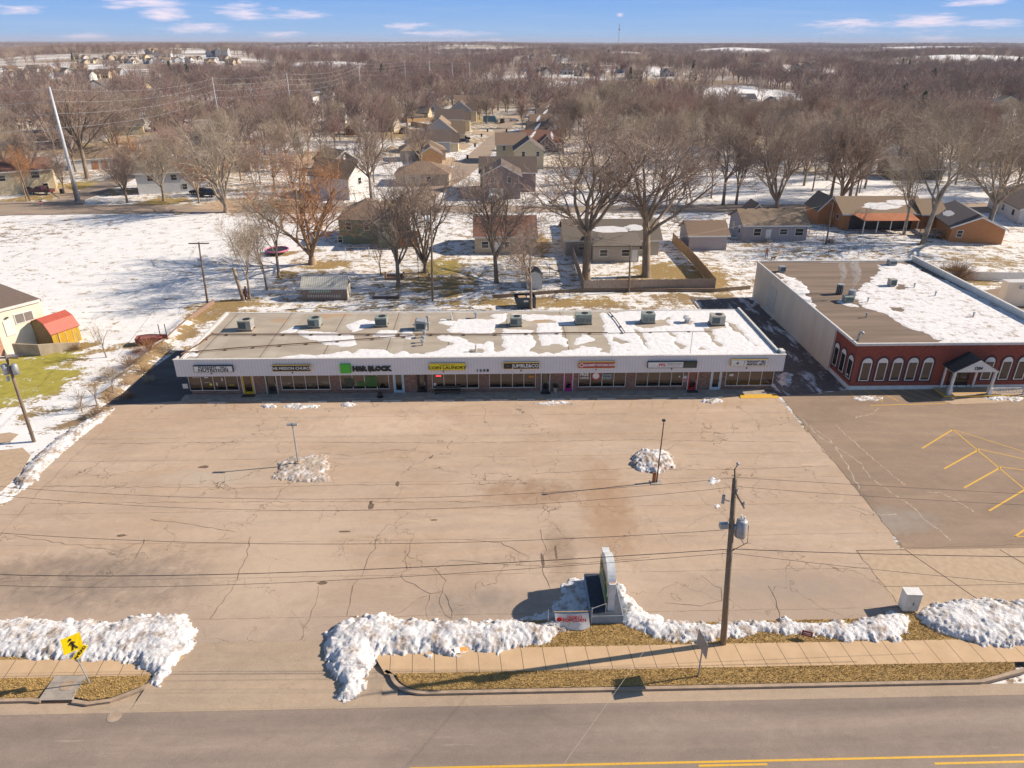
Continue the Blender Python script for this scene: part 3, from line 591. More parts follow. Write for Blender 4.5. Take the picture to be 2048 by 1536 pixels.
SN=[[(505,722),(518,721),(602,710),(633,712),(689,703),(703,709),(721,699),(740,700),(771,702),(783,711),(808,703),(838,710),(863,705),(904,691),(912,687),(873,675),(884,671),(908,672),(945,687),(966,690),(974,684),(985,686),(984,702),(996,705),(1009,702),(1023,690),(1040,700),(1050,700),(1076,709),(1093,706),(1115,710),(1128,700),(1140,701),(1160,709),(1160,722),(505,728)],
[(898,659),(916,638),(1009,640),(986,655),(990,661),(984,667),(947,667),(896,664)],[(1009,659),(1062,661),(1060,669),(1066,675),(1068,693),(1050,702),(1040,702),(1010,695),(1007,690),(1013,680),(1005,675)],
[(1025,629),(1089,630),(1103,637),(1060,640),(1043,638)],[(1076,647),(1119,647),(1121,669),(1130,680),(1132,696),(1124,692),(1119,686),(1097,686),(1101,692),(1085,690),(1078,673),(1076,659)],[(1097,632),(1146,632),(1150,650),(1120,650)],
[(560,666),(586,654),(600,655),(588,664)],[(596,662),(650,665),(707,671),(707,688),(697,694),(658,690),(652,686),(607,673)],[(693,651),(725,639),(748,643),(746,651),(705,664)],[(760,667),(765,661),(793,661),(785,675),(745,672)],
[(802,671),(810,659),(822,661),(828,673),(818,679)],[(878,646),(884,638),(912,640),(900,650)],[(380,712),(388,702),(396,700),(392,712)],
[(1150,690),(1167,668),(1189,680),(1162,686)],[(1145,722),(1145,706),(1165,692),(1198,696),(1200,722)],[(985,630),(1012,628),(1010,640),(990,640)],
[(1200,627),(1476,612),(1590,716),(1190,730),(1195,706),(1228,708),(1210,668),(1210,640)]]
BARE=[[(1230,672),(1262,686),(1240,688),(1222,683)],[(1266,655),(1285,663),(1300,696),(1301,701),(1292,700),(1282,680),(1270,664)],[(1325,661),(1345,664),(1360,685),(1371,690),(1370,698),(1362,700),(1352,694),(1345,675)],[(1392,698),(1405,694),(1420,699),(1405,702)],
[(1402,655),(1425,658),(1432,680),(1453,694),(1433,695),(1422,680)],[(1450,640),(1472,649),(1490,667),(1504,683),(1518,693),(1508,694),(1499,687),(1486,670),(1463,661)],[(1268,645),(1330,638),(1342,652),(1290,658),(1272,653)],[(1358,644),(1372,637),(1390,643),(1384,650),(1364,650)],[(1326,634),(1342,632),(1344,640),(1332,641)],[(1250,700),(1262,698),(1264,703),(1252,703)],[(1408,648),(1450,640),(1455,656),(1420,660)],[(936,697),(960,696),(972,702),(966,706),(940,705)],[(1145,652),(1200,640),(1212,650),(1180,668),(1150,664)]]
def masked_sheet(name,x0,x1,y0,y1,st,z,SNp,BAREp,zp,mat,parent,warp=.22,th=.022,seed=3,extra=None):
    xs=np.arange(x0,x1,st);ys=np.arange(y0,y1,st);A,B=np.meshgrid(xs,ys)
    wx=A+(fbm(A*1.3,B*1.3,6,seed)-.5)*warp*3.6+(vn(A*4.1,B*4.1,seed+9)-.5)*.16;wy=B+(fbm(A*1.3+50,B*1.3,6,seed+1)-.5)*warp*3.6+(vn(A*4.1+7,B*4.1,seed+8)-.5)*.16
    k=np.zeros(A.shape,bool)
    for p in SNp: k|=inside(wx,wy,GP(p,zp))
    for p in BAREp: k&=~inside(wx,wy,GP(p,zp))
    if extra is not None: k&=extra(A,B)
    f=k.astype(float); g=f.copy()
    for _ in range(3):
        g=(g+np.roll(g,1,0)+np.roll(g,-1,0)+np.roll(g,1,1)+np.roll(g,-1,1))/5
    Zs=z+np.clip(g*1.6-.5,-.35,1)*th+(fbm(A*3.2,B*3.2,5,seed+5)-.5)*.05*g
    return gridmesh(name,xs,ys,Zs,mat,{},g>.08,parent=parent)
l=mall.location
o=masked_sheet('roof_snow',-30.2,28.05,YF+.22,76.9,.1,ZR+.006,SN,BARE,ZR,m_snow,roofo)
# windows
m_frame=M('aluminium_frame',(.62,.60,.56),.4)
def shop_window(root,px0,px1,pz0=.62,pz1=2.6,n=4,glass=None,name='window'):
    x0,x1=V(px0,765,YW).x,V(px1,765,YW).x; t=.055
    m=MB(); m.box(x0,x1,YW-.09,YW-.02,pz0-.07,pz0).box(x0,x1,YW-.09,YW-.02,pz1,pz1+t)
    for i in range(n+1):
        x=x0+(x1-x0)*i/n; m.box(x-t/2,x+t/2,YW-.085,YW-.02,pz0,pz1)
    w=W(m,name,m_frame,root)
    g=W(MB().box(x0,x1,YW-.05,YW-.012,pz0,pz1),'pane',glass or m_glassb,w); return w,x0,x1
wins=[shop_window(mall,a,b2) for a,b2 in((378.6,476.4),(563,660),(681.5,778),(865,957.4),(979,1070.6),(1157,1250),(1270.7,1364.6),(1450,1544))]
def glow(name,c,s):
    m=bpy.data.materials.new(name); m.use_nodes=True; b=m.node_tree.nodes['Principled BSDF']; b.inputs['Base Color'].default_value=(*c,1); b.inputs['Emission Color'].default_value=(*c,1); b.inputs['Emission Strength'].default_value=s; return m
m_neon=glow('neon_red',(1,.05,.05),2.); m_red=M('red_paint',(.50,.02,.03),.45); m_green=M('green_panel',(.06,.42,.03),.5,(.05,.38,.03)); m_poster=M('white_poster',(.6,.6,.58),.7)
m_yw=M('yellow_decal',(.75,.62,.03),.6); m_or=M('orange_decal',(.75,.28,.03),.6); m_gt=M('green_tint_decal',(.03,.13,.02),.5); m_cyan=M('pale_blue_decal',(.35,.5,.55),.6)
def decal(win,px,py,w_,h_,mat,name='poster',shape=0):
    p=V(px,py,YW-.10)
    if shape: 
        m=MB().tube([(p.x,YW-.10,p.z),(p.x,YW-.09,p.z)],w_/2,14)
    else: m=MB().box(p.x-w_/2,p.x+w_/2,YW-.10,YW-.092,p.z-h_/2,p.z+h_/2)
    return W(m,name,mat,win[0])
w1=wins[0]; decal(w1,391,755,.55,.12,m_poster);decal(w1,412,755,.4,.14,m_poster);decal(w1,422,769,.28,.28,m_yw,shape=1); decal(w1,434,768,.16,.34,m_poster);decal(w1,444,759,.16,.34,m_poster);decal(w1,463,770,.5,.1,m_yw);decal(w1,415,765,.5,.05,m_poster)
w3=wins[2]; decal(w3,743,763,1.1,1.1,m_gt); decal(w3,722,768,.8,.5,m_gt); decal(w3,698,765,.9,.9,M('dark_poster',(.05,.06,.04),.6))
w4=wins[3]; decal(w4,877,752,.5,.1,m_neon,'neon_sign'); decal(w4,870,769,.25,.35,m_poster)
w5=wins[4]; q=decal(w5,1063,753,.5,.22,m_or); decal(w5,1063,753,.36,.05,m_white)
w6=wins[5]; w7=wins[6]; decal(w7,1359,753,.2,.2,m_poster,shape=1); w8=wins[7]; decal(w8,1463,750,.42,.26,m_poster); decal(w8,1452,757,.12,.12,m_poster,shape=1)
def wtext(s,px,py,size,mat,root,yp,name='lettering',depth=.01,sx=1.,bold=0,align='CENTER'):
    p=V(px,py,yp); r=root; l=Vector((0,0,0))
    while r is not None: l=l+r.location; r=r.parent
    return text(s,size,root,mat,p.x-l.x,yp-l.y,p.z-l.z,name,depth,align,'-y',sx,bold)
wtext('MENU',391,755,.14,m_black,w1[0],YW-.105); wtext('SMOOTHIES',463,770,.08,m_black,w1[0],YW-.105)
wtext('FREE',1169,749.5,.42,m_white,w6[0],YW-.1,bold=.012); wtext('SAMPLES',1169,756,.28,m_white,w6[0],YW-.1,bold=.01,sx=.8)
decal(w6,1192,752,.95,.95,m_red,'round_emblem',1); pe=V(1192,752,YW-.115); W(MB().tube([(pe.x,YW-.112,pe.z),(pe.x,YW-.104,pe.z)],.34,14),'emblem_face',m_white,w6[0])
wtext('POPCORN',1214,750,.26,m_cyan,w6[0],YW-.1,sx=.8,bold=.01); wtext('SHOP',1214,756,.36,m_cyan,w6[0],YW-.1,bold=.012)
# doors
def shop_door(px0,px1,frame,glass=m_glassb,mat_w=True,thr=m_concg):
    x0,x1=V(px0,768,YW).x,V(px1,768,YW).x; w_=x1-x0
    m=MB().box(x0,x0+.08,YW-.10,YW-.015,.13,2.6).box(x1-.08,x1,YW-.10,YW-.015,.13,2.6)
    d=W(m,'door',m_frame if frame not in(m_black,) else m_black,mall)
    lf=MB().box(x0+.085,x0+.24,YW-.08,YW-.02,.14,2.45).box(x1-.24,x1-.085,YW-.08,YW-.02,.14,2.45).box(x0+.243,x1-.243,YW-.078,YW-.02,.14,.42).box(x0+.243,x1-.243,YW-.078,YW-.02,2.25,2.45)
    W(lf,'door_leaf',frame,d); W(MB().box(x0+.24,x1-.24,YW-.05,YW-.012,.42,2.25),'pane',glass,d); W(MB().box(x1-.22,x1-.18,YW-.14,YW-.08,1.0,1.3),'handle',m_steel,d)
    if thr is m_dark: W(MB().box(x0-.03,x1+.03,YW-.75,YW-.15,.13,.145),'door_mat',m_dark,d)
m_dy=M('door_yellow',(.62,.38,.01),.5);m_db=M('door_blue',(.35,.55,.68),.5);m_dm=M('door_magenta',(.50,.01,.22),.5);m_dr=M('door_red',(.42,.008,.015),.45);m_dw=M('door_pale_blue_white',(.55,.66,.70),.5);m_dd=M('door_dark',(.05,.05,.05),.4)
for a,b2,mm,t in((484,509,m_dy,m_dark),(532,555,m_dd,0),(787,808.7,m_db,0),(835,854,m_black,0),(1081.5,1100,m_dd,m_dark),(1127,1146,m_dm,0),(1373.6,1393.8,m_dr,m_dark),(1419,1441,m_dw,0)): shop_door(a,b2,mm,thr=t)
# walkway and ramp
S(MB().box(-31.0,27.3,63.22,YW-.004,-.3,.125).build('shop_walkway',m_concg))
rp=MB(); a=G(1474,786,.02);bb=G(1545,781,.02); rp.v=[(a.x,62.55,.02),(bb.x+.1,62.55,.02),(bb.x,63.2,.135),(a.x+.1,63.2,.135),(a.x,62.55,-.05),(bb.x+.1,62.55,-.05),(bb.x,63.2,-.05),(a.x+.1,63.2,-.05)]; rp.f=[[0,1,2,3],[0,4,5,1],[1,5,6,2],[3,2,6,7],[0,3,7,4]]; rp.m=[0]*5
tag(rp.build('wheelchair_ramp',m_yel),'yellow painted wheelchair ramp at the right end of the shop walkway','ramp')
# fascia signs ---------------------------------------------------------------
def signbox(px0,px1,py0,py1,name,label,face,frame,lit=True,depth=.24):
    y=YF-depth; x0,x1=V(px0,(py0+py1)/2,y).x,V(px1,(py0+py1)/2,y).x; z1,z0=V((px0+px1)/2,py0,y).z,V((px0+px1)/2,py1,y).z
    c=T(name,label,'sign',((x0+x1)/2,YF-.003,(z0+z1)/2)); hw,hh=(x1-x0)/2,(z1-z0)/2
    MB().box(-hw,hw,-depth,0,-hh,hh).build('cabinet',frame,c)
    MB().box(-hw+.05,hw-.05,-depth-.012,-depth-.001,-hh+.05,hh-.05).build('face',face,c)
    return c,hw,hh,-depth-.02
m_signw=M('sign_face_white',(.72,.74,.74),.4); m_signb=M('sign_face_black',(.02,.018,.016),.4); m_signy=M('sign_face_yellow',(.80,.68,.01),.4,(.74,.62,.01)); m_signr=M('sign_face_red',(.42,.015,.03),.4)
m_gold=M('gold_edge',(.62,.42,.12),.5); m_ink=M('black_ink',(.01,.01,.012),.6); m_wink=M('white_ink',(.82,.82,.80),.5); m_rink=M('red_ink',(.62,.01,.02),.5)
c,hw,hh,y=signbox(386.8,465.5,731.8,744.5,'shop_sign','white sign reading PLEASANT HILL NUTRITION on the fascia of the left end shop',m_signw,m_dark); text('PLEASANT   HILL',.30,c,m_ink,0,y,.15,bold=.006,sx=1.25); text('NUTRITION',.40,c,m_ink,0,y,-.14,bold=.010,sx=1.35)
c,hw,hh,y=signbox(544,621,730.5,743,'shop_sign','black sign with gold edge reading THE MISSION CHURCH',m_signb,m_gold); text('THE MISSION CHURCH',.40,c,m_wink,0,y,0,bold=.004,sx=.98)
t=T('letter_sign','green square beside black raised letters reading H&R BLOCK','sign',(V(743,737,YF).x,YF-.003,V(743,737,YF).z))
p0,p1=V(680,736,YF-.2),V(701,736,YF-.2); W(MB().box(p0.x,p1.x,YF-.22,YF-.003,V(690,745,YF).z,V(690,729,YF-.2).z),'green_square',m_green,t)
text('H&R BLOCK',.66,t,m_ink,0,-.06,-.02,'lettering',.12,bold=.05,sx=1.02)
c,hw,hh,y=signbox(858,930.7,727.5,740.8,'shop_sign','yellow sign reading COIN LAUNDRY',m_signy,m_gold); text('COIN LAUNDRY',.44,c,m_ink,0,y,-.08,bold=.012,sx=1.13); text('PLEASANT HILL',.15,c,m_ink,0,y,.21,sx=1.5)
c,hw,hh,y=signbox(1006.6,1078.8,725.5,738,'shop_sign','black sign with white letters reading JUMBLE&CO.',m_signb,m_gold); text('JUMBLE&CO.',.50,c,m_wink,.45,y,0,bold=.010,sx=.95); MB().box(-1.55,-1.1,y-.004,y,-.13,.13).build('emblem',m_dark,c); text('JUMBLE',.1,c,m_steel,-1.32,y-.01,0)
c,hw,hh,y=signbox(1156.8,1230.5,723.8,736.5,'shop_sign','red sign with white letters reading GOURMET POPCORN SHOP',m_signr,m_gold); text('GOURMET POPCORN SHOP',.36,c,m_wink,.28,y,0,bold=.012,sx=.68); MB().tube([(-1.5,y-.003,0),(-1.5,y+.003,0)],.22,16).build('emblem',m_wink,c); MB().tube([(-1.5,y-.008,0),(-1.5,y-.003,0)],.14,12).build('emblem_centre',m_signr,c)
c,hw,hh,y=signbox(1295.4,1394,723.4,736,'shop_sign','long grey edged sign reading PFS with a dark panel at its right end',m_signw,m_dark); text('PFS',.44,c,m_rink,-hw*.42,y,-.02,bold=.010,sx=1.05); text('Prestige Plus Solutions',.15,c,m_ink,.25,y,.12,sx=1.1); MB().box(-.7,1.05,y-.002,y+.004,-.04,-.025).box(-.4,.75,y-.002,y+.004,-.13,-.118).build('rule',m_rink,c); MB().box(hw*.44,hw-.04,-.275,y-.002,-hh+.02,hh-.02).build('display_panel',m_black,c); MB().box(hw*.46,hw-.1,-.279,-.276,-hh+.09,hh-.09).build('screen',M('dark_screen',(.03,.05,.055),.2),c)
c,hw,hh,y=signbox(1462,1536.5,719.3,732.5,'shop_sign','white sign with a figure emblem reading PLEASANT HILL MARTIAL ARTS',m_signw,m_gold); text('PLEASANT HILL',.30,c,m_ink,.65,y,.14,bold=.01,sx=.92); text('MARTIAL ARTS',.30,c,m_ink,.65,y,-.15,bold=.01,sx=.92); MB().box(-.56,-.53,y-.004,y,-hh+.08,hh-.08).build('divider',m_ink,c); MB().box(-1.3,-1.1,y-.004,y,-.12,.03,0).box(-1.22,-1.12,y-.004,y,.03,.16).build('emblem',m_ink,c)
t=T('address_numbers','raised house number 1208 in the middle of the white fascia','number',(V(965,741,YF).x,YF-.003,V(965,741,YF).z)); text('1 2 0 8',.34,t,m_ink,0,-.03,0,'lettering',.04,sx=1.3,bold=.012)
for s_,px,py in(('A',423,747),('B',585,745.5),('C',741,744),('D',887,743),('E',1042,741.5),('F',1192,739.5),('G',1343,737.6),('H',1493,736)):
    if s_ in 'DFGH' or 1:
        p=V(px,py,YF); tt=text(s_,.22,None,m_ink,p.x,YF-.02,p.z,'suite_letter',.02,bold=.012); tag(tt,'small black suite letter %s under the fascia sign'%s_,'letter')
pm=MB().box(0,.5,-.02,0,0,.5); q=V(365,768,YW-.1); 
tag(pm.build('wall_notice',m_poster,None,loc=(-30.9,YW-.4,1.0)),'small white and pink notice at the left brick corner','notice')
q=V(1369,757,YW); tag(MB().box(0,.42,-.03,0,0,.62).box(.04,.38,-.034,-.03,.08,.3,1).build('wall_notice',[m_poster,m_rink],None,loc=(q.x-.2,YW-.02,q.z-.3)),'white and red notice on the brick beside the red door','notice')
# wheel stops
ws=None; m_stop=M('concrete_stop',(.42,.42,.40),.85)
for px,py,st in((435,805,0),(543,805,0),(635,805.5,1),(723,803,1),(785,801.5,0),(867,801,1),(892,800,0),(949,800,0),(999,799.5,1),(1052,799,1),(1111,798.5,1),(1158,798,1),(1212,797.5,1),(1321,795.5,1),(1372,794.5,1),(1425,794,1),(725+118,802,1)):
    p=G(px,py); 
    if px==843: continue
    if ws is None:
        ws=MB().ext([(-.1,0),(.1,0),(.07,.13),(-.07,.13)],-.9,.9,'x').build('wheel_stop',m_stop); o=ws
    else: o=ws.copy(); COL.objects.link(o)
    o.location=(p.x,62.68,.0); tag(o,'low concrete wheel stop on the dark strip along the shop walkway','wheel stop','wheel stops in front of the shops')
# bench, planter, umbrella base
p=G(896,783,.125); b_=T('bench','long low dark bench on the walkway under the laundry windows','bench',(p.x,YW-.42,.125))
MB().box(-1.3,1.3,-.2,.2,.40,.45).build('seat',m_dark,b_); MB().box(-1.3,1.3,.18,.22,.55,.8).build('backrest',m_dark,b_)
for sx_ in(-1.15,1.15): MB().box(sx_-.04,sx_+.04,-.18,.22,0,.8 if 0 else .40).build('leg',m_dark,b_)
p=G(1110,783,.125); b_=T('planter','grey pot with a small dark shrub beside the pink framed door','planter',(p.x,YW-.35,.125))
MB().tube([(0,0,0),(0,0,.6)],[.17,.22],12).build('pot',m_concg,b_)
def twigball(r,n,seed,ln=.25,w_=.012,flat=1.):
    rr_=random.Random(seed); m=MB()
    for _ in range(n):
        d=Vector((rr_.gauss(0,1),rr_.gauss(0,1),abs(rr_.gauss(0,1))*flat+.05)).normalized(); a=d*rr_.uniform(.05,.6)*r; e=d*r*rr_.uniform(.7,1.1)+Vector((rr_.gauss(0,.12),rr_.gauss(0,.12),rr_.gauss(0,.1)))*r
        s_=Vector((rr_.gauss(0,1),rr_.gauss(0,1),rr_.gauss(0,1))).normalized()*w_; m.poly([a-s_,a+s_,e+s_*.4,e-s_*.4])
    return m
twigball(.4,120,4,w_=.03).build('foliage',m_ever,b_,loc=(0,0,.6))
p=G(760,796,.125); b_=T('umbrella_stand','folded black umbrella in a round base on the walkway edge','umbrella',(p.x,p.y+.2,.125)); MB().cyl(0,0,0,.12,.3,n=14).build('base',m_black,b_); MB().cyl(0,0,.1,2.1,.025).build('pole',m_dark,b_); MB().tube([(0,0,.2),(0,0,.45),(0,0,.7)],[.24,.2,.03],8).build('folded_canopy',m_black,b_)
p=G(1240,784,.125)
# ---------------------------------------------------------------- roof equipment
def hvac(px,py,w_,d_,h_,body,label,fan=True,grill='left',skid=True):
    w_,d_,h_=w_*.92,d_*.9,h_*.88; p=G(px,py,ZR); t=T('rooftop_air_conditioner',label,'air conditioner',(p.x,p.y+d_/2,ZR+.01),R(random.uniform(-3,3)),'air conditioners on the shop roof')
    MB().box(-w_/2-.08,w_/2+.08,-d_/2,-d_/2+.14,0,.14).build('skid',m_pole,t); MB().box(-w_/2-.08,w_/2+.08,d_/2-.14,d_/2,0,.14).build('skid',m_pole,t)
    MB().box(-w_/2,w_/2,-d_/2,d_/2,.14,h_).box(-w_/2-.02,w_/2+.02,-d_/2-.02,d_/2+.02,h_,h_+.05).build('casing',body,t)
    if grill=='left': MB().box(-w_/2+.08,-w_/2+w_*.62,-d_/2-.02,-d_/2-.002,.28,h_-.12).build('grille',m_grille,t)
    elif grill=='all': MB().box(-w_/2+.06,w_/2-.06,-d_/2-.02,-d_/2-.002,.25,h_-.12).build('grille',m_grille,t)
    else: MB().box(-w_/2+.1,w_/2-.7,-d_/2-.012,-d_/2-.002,.3,.75).box(w_/2-.62,w_/2-.34,-d_/2-.012,-d_/2-.002,.3,.7).box(w_/2-.28,w_/2-.08,-d_/2-.012,-d_/2-.002,.3,.7).build('access_panel',M('panel_grey',(.18,.2,.19),.5),t)
    if fan: 
        f=MB(); f.tube([(.1*w_,.05,h_+.05),(.1*w_,.05,h_+.10)],min(w_,d_)*.32,16); f.build('fan_guard',m_dark,t)
    # side louvre facing the sun
    MB().box(w_/2+.002,w_/2+.012,-d_/2+.15,d_/2-.15,.3,h_-.2).build('side_panel',m_steel,t)
    return t
hvac(490,663,1.5,1.3,1.25,m_hvac2,'beige rooftop air conditioner nearest the left end of the shop roof')
hvac(628,657,1.35,1.3,1.1,m_hvac,'green grey rooftop air conditioner, second from the left on the shop roof')
hvac(762,655,1.35,1.3,1.15,m_hvac,'dark grilled rooftop air conditioner, third from the left on the shop roof',grill='all')
hvac(1032,654,1.35,1.2,1.1,m_hvac,'green rooftop unit beside an orange stain in the middle of the shop roof')
hvac(1167,650,1.9,1.2,1.25,m_hvac,'wide grey green rooftop unit with panels at the head of a long bare strip',grill='panel')
hvac(1297,648,1.5,1.2,1.2,m_hvac,'pale green rooftop unit in the snow left of the round roof vent',grill='panel')
hvac(1436,652,1.6,1.3,1.2,m_hvac2,'grey beige rooftop unit nearest the right end of the shop roof',grill='left')
p=G(840,662,ZR); t=T('roof_duct','grey sloping roof duct box beside a row of flue pipes','duct',(p.x,p.y,ZR+.01)); MB().ext([(-.55,0),(.55,0),(.65,.55),(.65,1.0),(-.35,1.15),(-.55,.9)],-.0,1.1,'y').build('housing',m_steel,t); MB().box(-.4,.5,-.02,-.002,.2,.8).build('louvre',m_grille,t)
def flue(px,py,h_,r,label,cap=True,mat=m_steel,pan=False):
    p=G(px,py,ZR); t=T('roof_vent',label,'roof vent',(p.x,p.y,ZR+.01),0,'pipes and vents on the shop roof')
    if pan: MB().box(-.45,.7,-.3,.3,0,.05).build('flashing',m_concg,t)
    MB().cyl(0,0,.05 if pan else 0,h_,r,n=10).build('pipe',mat,t)
    if cap: MB().tube([(0,0,h_),(0,0,h_+.05),(0,0,h_+.14),(0,0,h_+.2)],[r*1.3,r*2.1,r*2.,r*.5],12).build('cap',mat,t)
flue(856,648,.75,.11,'tall capped flue furthest back in the row beside the duct box'); flue(857,660,.7,.12,'capped flue just right of the duct box'); flue(849,675,.6,.12,'capped flue in front of the duct box'); flue(847,685,.55,.1,'capped flue at the front of the row below the duct box'); flue(845,691,.45,.09,'short flue closest to the front below the duct box')
flue(903,640,.7,.11,'white roof pipe with a flashing pan left of the snow patch',False,m_cop,True); flue(952,636,.45,.12,'small blue capped vent near the back edge of the shop roof'); flue(952,703,.75,.1,'white pipe on a square pan in the front snow of the shop roof',False,m_cop,True)
p=G(1374,645,ZR); t=T('mushroom_vent','round mushroom roof vent standing in a bare ring between two rooftop units','roof vent',(p.x,p.y,ZR+.01)); MB().cyl(0,0,0,.4,.3,n=14).build('curb',m_steel,t); MB().tube([(0,0,.4),(0,0,.48),(0,0,.7),(0,0,.8)],[.35,.48,.48,.2],14).build('hood',m_cop,t)
tag(MB().cyl(0,0,0,2.3,.025).sphere((0,0,2.32),.06).build('roof_mast',m_steel,None,loc=tuple(G(1380,709,ZR))),'thin leaning steel mast on the front edge of the shop roof','mast')
def pipe(pts,r,label,mat=m_rust,z=.16):
    m=MB(); P=[G(a,b2,ZR)+Vector((0,0,z)) for a,b2 in pts]; m.tube(P,r,6)
    t=T('roof_pipe',label,'pipe',(P[0].x,P[0].y,ZR)); W(m,'pipe_run',mat,t); bl=MB()
    for i in range(len(P)-1):
        n=max(1,int((P[i+1]-P[i]).length/2.6))
        for k in range(n): q=P[i].lerp(P[i+1],(k+.5)/n); bl.box(q.x-.12,q.x+.12,q.y-.15,q.y+.15,ZR+.005,ZR+z-r*.7)
    W(bl,'support_blocks',m_pole,t)
pipe([(425,671),(765,671),(960,671),(1145,668),(1215,668)],.06,'long rusty gas pipe running the length of the shop roof'); pipe([(366,708),(480,698),(640,687),(780,677),(836,674)],.05,'rusty pipe slanting across the left half of the shop roof')
pipe([(1215,668),(1330,665),(1425,664)],.025,'thin conduit across the snowy right end of the shop roof',m_dark,.1); pipe([(1250,668),(1232,642),(1218,626)],.05,'short rusty pipe running to the back edge of the shop roof'); pipe([(426,669),(400,690),(362,712)],.07,'rusty pipe bundle at the left edge of the shop roof')
tag(W(MB().tube([(G(960,632).x,77.2,4.1),(G(960,632).x,77.25,4.9)],.03).tube([(G(960,632).x+.5,77.2,4.1),(G(960,632).x+.5,77.25,4.9)],.03),'ladder_top',m_dark,T('x','x','x')),'' ,'') if 0 else None
# ================================================================= red brick building
ZB=5.0; m_redb=brick('red_brick',(.36,.075,.045),(.28,.055,.035),(.22,.08,.055),1.); m_tanw=M('tan_stucco',(.78,.68,.55),.9,(.70,.60,.48),.8,stretch=(1,1,.25))
rb=T('red_brick_building','single storey red brick office with arched white topped windows and a flat half snowy roof','office building',(36.1,64.3,0))
W(MB().box(36.1,57.4,64.3,69,.42,ZB-.15).box(36.1,57.4,64.3-.03,64.3-.001,ZB-.35,ZB-.15),'brick_wall',m_redb,rb)
W(MB().box(35.9,57.4,69,93.6,-.2,ZB-.15),'side_wall',m_tanw,rb)
W(MB().box(36.02,57.45,64.2,69,-.1,.42),'base_course',m_white,rb)
rd=M('built_up_roof',(.24,.175,.13),.9,(.15,.11,.08),.35,stretch=(.25,3,1)); rd_o=W(MB().box(35.95,57.4,64.4,93.4,ZB-.15,ZB),'roof',rd,rb)
W(MB().box(35.8,57.6,64.2,64.42,ZB-.15,ZB+.1).box(35.8,36.0,64.42,93.7,ZB-.15,ZB+.12).box(57.2,57.5,64.42,93.7,ZB-.15,ZB+.75).box(36,57.2,93.45,93.7,ZB-.15,ZB+.12),'parapet',m_cop,rb)
o=masked_sheet('roof_snow',36.05,57.2,64.45,93.4,.13,ZB+.006,[[(1761,532),(1808,526),(2070,640),(2140,693),(1843,693),(1887,681),(1837,662),(1792,643),(1780,630),(1716,608),(1710,583),(1735,567),(1758,545)],[(1552,545),(1596,560),(1612,573),(1615,598),(1647,624),(1602,598),(1564,557)],[(1680,600),(1700,606),(1715,614),(1690,612)]],[[(1776,614),(1800,610),(1825,622),(1790,624)],[(1785,575),(1795,566),(1830,576),(1800,582)]],ZB,snow_mat('pitted_snow',.35),rd_o,.5,.03,9)
def arch(cx,w_,z0,z1,n=10):
    r=w_/2; return [(cx-r,z0),(cx+r,z0)]+[(cx+r*math.cos(math.pi*i/n),z1-r+r*math.sin(math.pi*i/n)) for i in range(n+1)]
m_surr=M('dark_arch_brick',(.09,.045,.05),.9)
def arch_window(root,c,axis,plane,w_,z0,z1):
    s_=-1
    def e(poly,a,b2,mat,name,par):
        m=MB(); m.ext(poly,a,b2,'y' if axis=='y' else 'x'); return W(m,name,mat,par)
    wd=e(arch(c,w_+.42,z0-.18,z1+.2),plane-.03,plane+.02,m_surr,'window',root)
    e(arch(c,w_+.02,z0-.02,z1),plane-.05,plane-.031,m_white,'frame',wd)
    m=MB(); P=[(c-w_/2+.09,z0+.07),(c+w_/2-.09,z0+.07),(c+w_/2-.09,z1-w_*.52),(c-w_/2+.09,z1-w_*.52)]
    m.ext(P,plane-.06,plane-.052,'y' if axis=='y' else 'x'); W(m,'pane',m_glassb if axis=='y' else m_glass,wd)
zb_=V(1787,760.5,64.3).z; zt_=V(1800,715.7,64.3).z
for px in(1726,1757,1787,1817,1847,1968,2003,2034): arch_window(rb,V(px,760.5,64.3).x,'y',64.3,1.0,zb_,zt_)
q=V(2034,760,64.3).x
for k in(1,2,3): arch_window(rb,q+1.5*k,'y',64.3,1.0,zb_,zt_) if q+1.5*k<57 else None
for px,py in((1656,716.7),(1669,729.6),(1682,741.6),(1696,754.5)): arch_window(rb,VX(px,py,36.1).y+.1,'x',36.1,.95,zb_,zt_)
# glass entrance under portico
e0,e1=V(1893,770,64.3).x,V(1932,770,64.3).x
dw=W(MB().box(e0,e1,64.22,64.29,.25,2.7),'entrance_door',m_glass,rb); W(MB().box(e0-.03,e0+.05,64.19,64.28,.25,2.75).box(e1-.05,e1+.03,64.19,64.28,.25,2.75).box((e0+e1)/2-.03,(e0+e1)/2+.03,64.19,64.22,.25,2.7),'frame',m_dark,dw)
W(MB().box(36.0,36.09,64.9,65.2,1.3,1.45),'meter_box',m_white,rb)
tf=MB(); y0=VX(1508,585,35.9).y; W(MB().box(35.84,35.9,85.5,88.3,.4,3.6),'loading_door',m_offw,rb)
pt=T('entrance_portico','white gabled portico with dark shingle roof over the red brick entrance','portico',(47.2,62.8,0))
fx0,fx1=G(1893,788,.1).x,G(1975,789,.1).x; fy=62.55
for x in(fx0,fx1): W(MB().box(x-.11,x+.11,fy-.11,fy+.11,.9,2.75).box(x-.17,x+.17,fy-.17,fy+.17,.05,.9),'column',m_white,pt)
bx=V(1946,767,64.1).x
for x in(fx0+.05,bx): W(MB().box(x-.08,x+.08,64.0,64.16,.25,2.75),'column',m_white,pt)
xm=(fx0+fx1)/2; W(MB().ext([(fx0-.25,2.75),(fx1+.25,2.75),(xm,4.05)],fy-.22,fy-.12,'y').box(fx0-.2,fx0-.05,fy-.1,64.28,2.6,2.8).box(fx1+.05,fx1+.2,fy-.1,64.28,2.6,2.8),'gable',m_white,pt)
sh=MB()
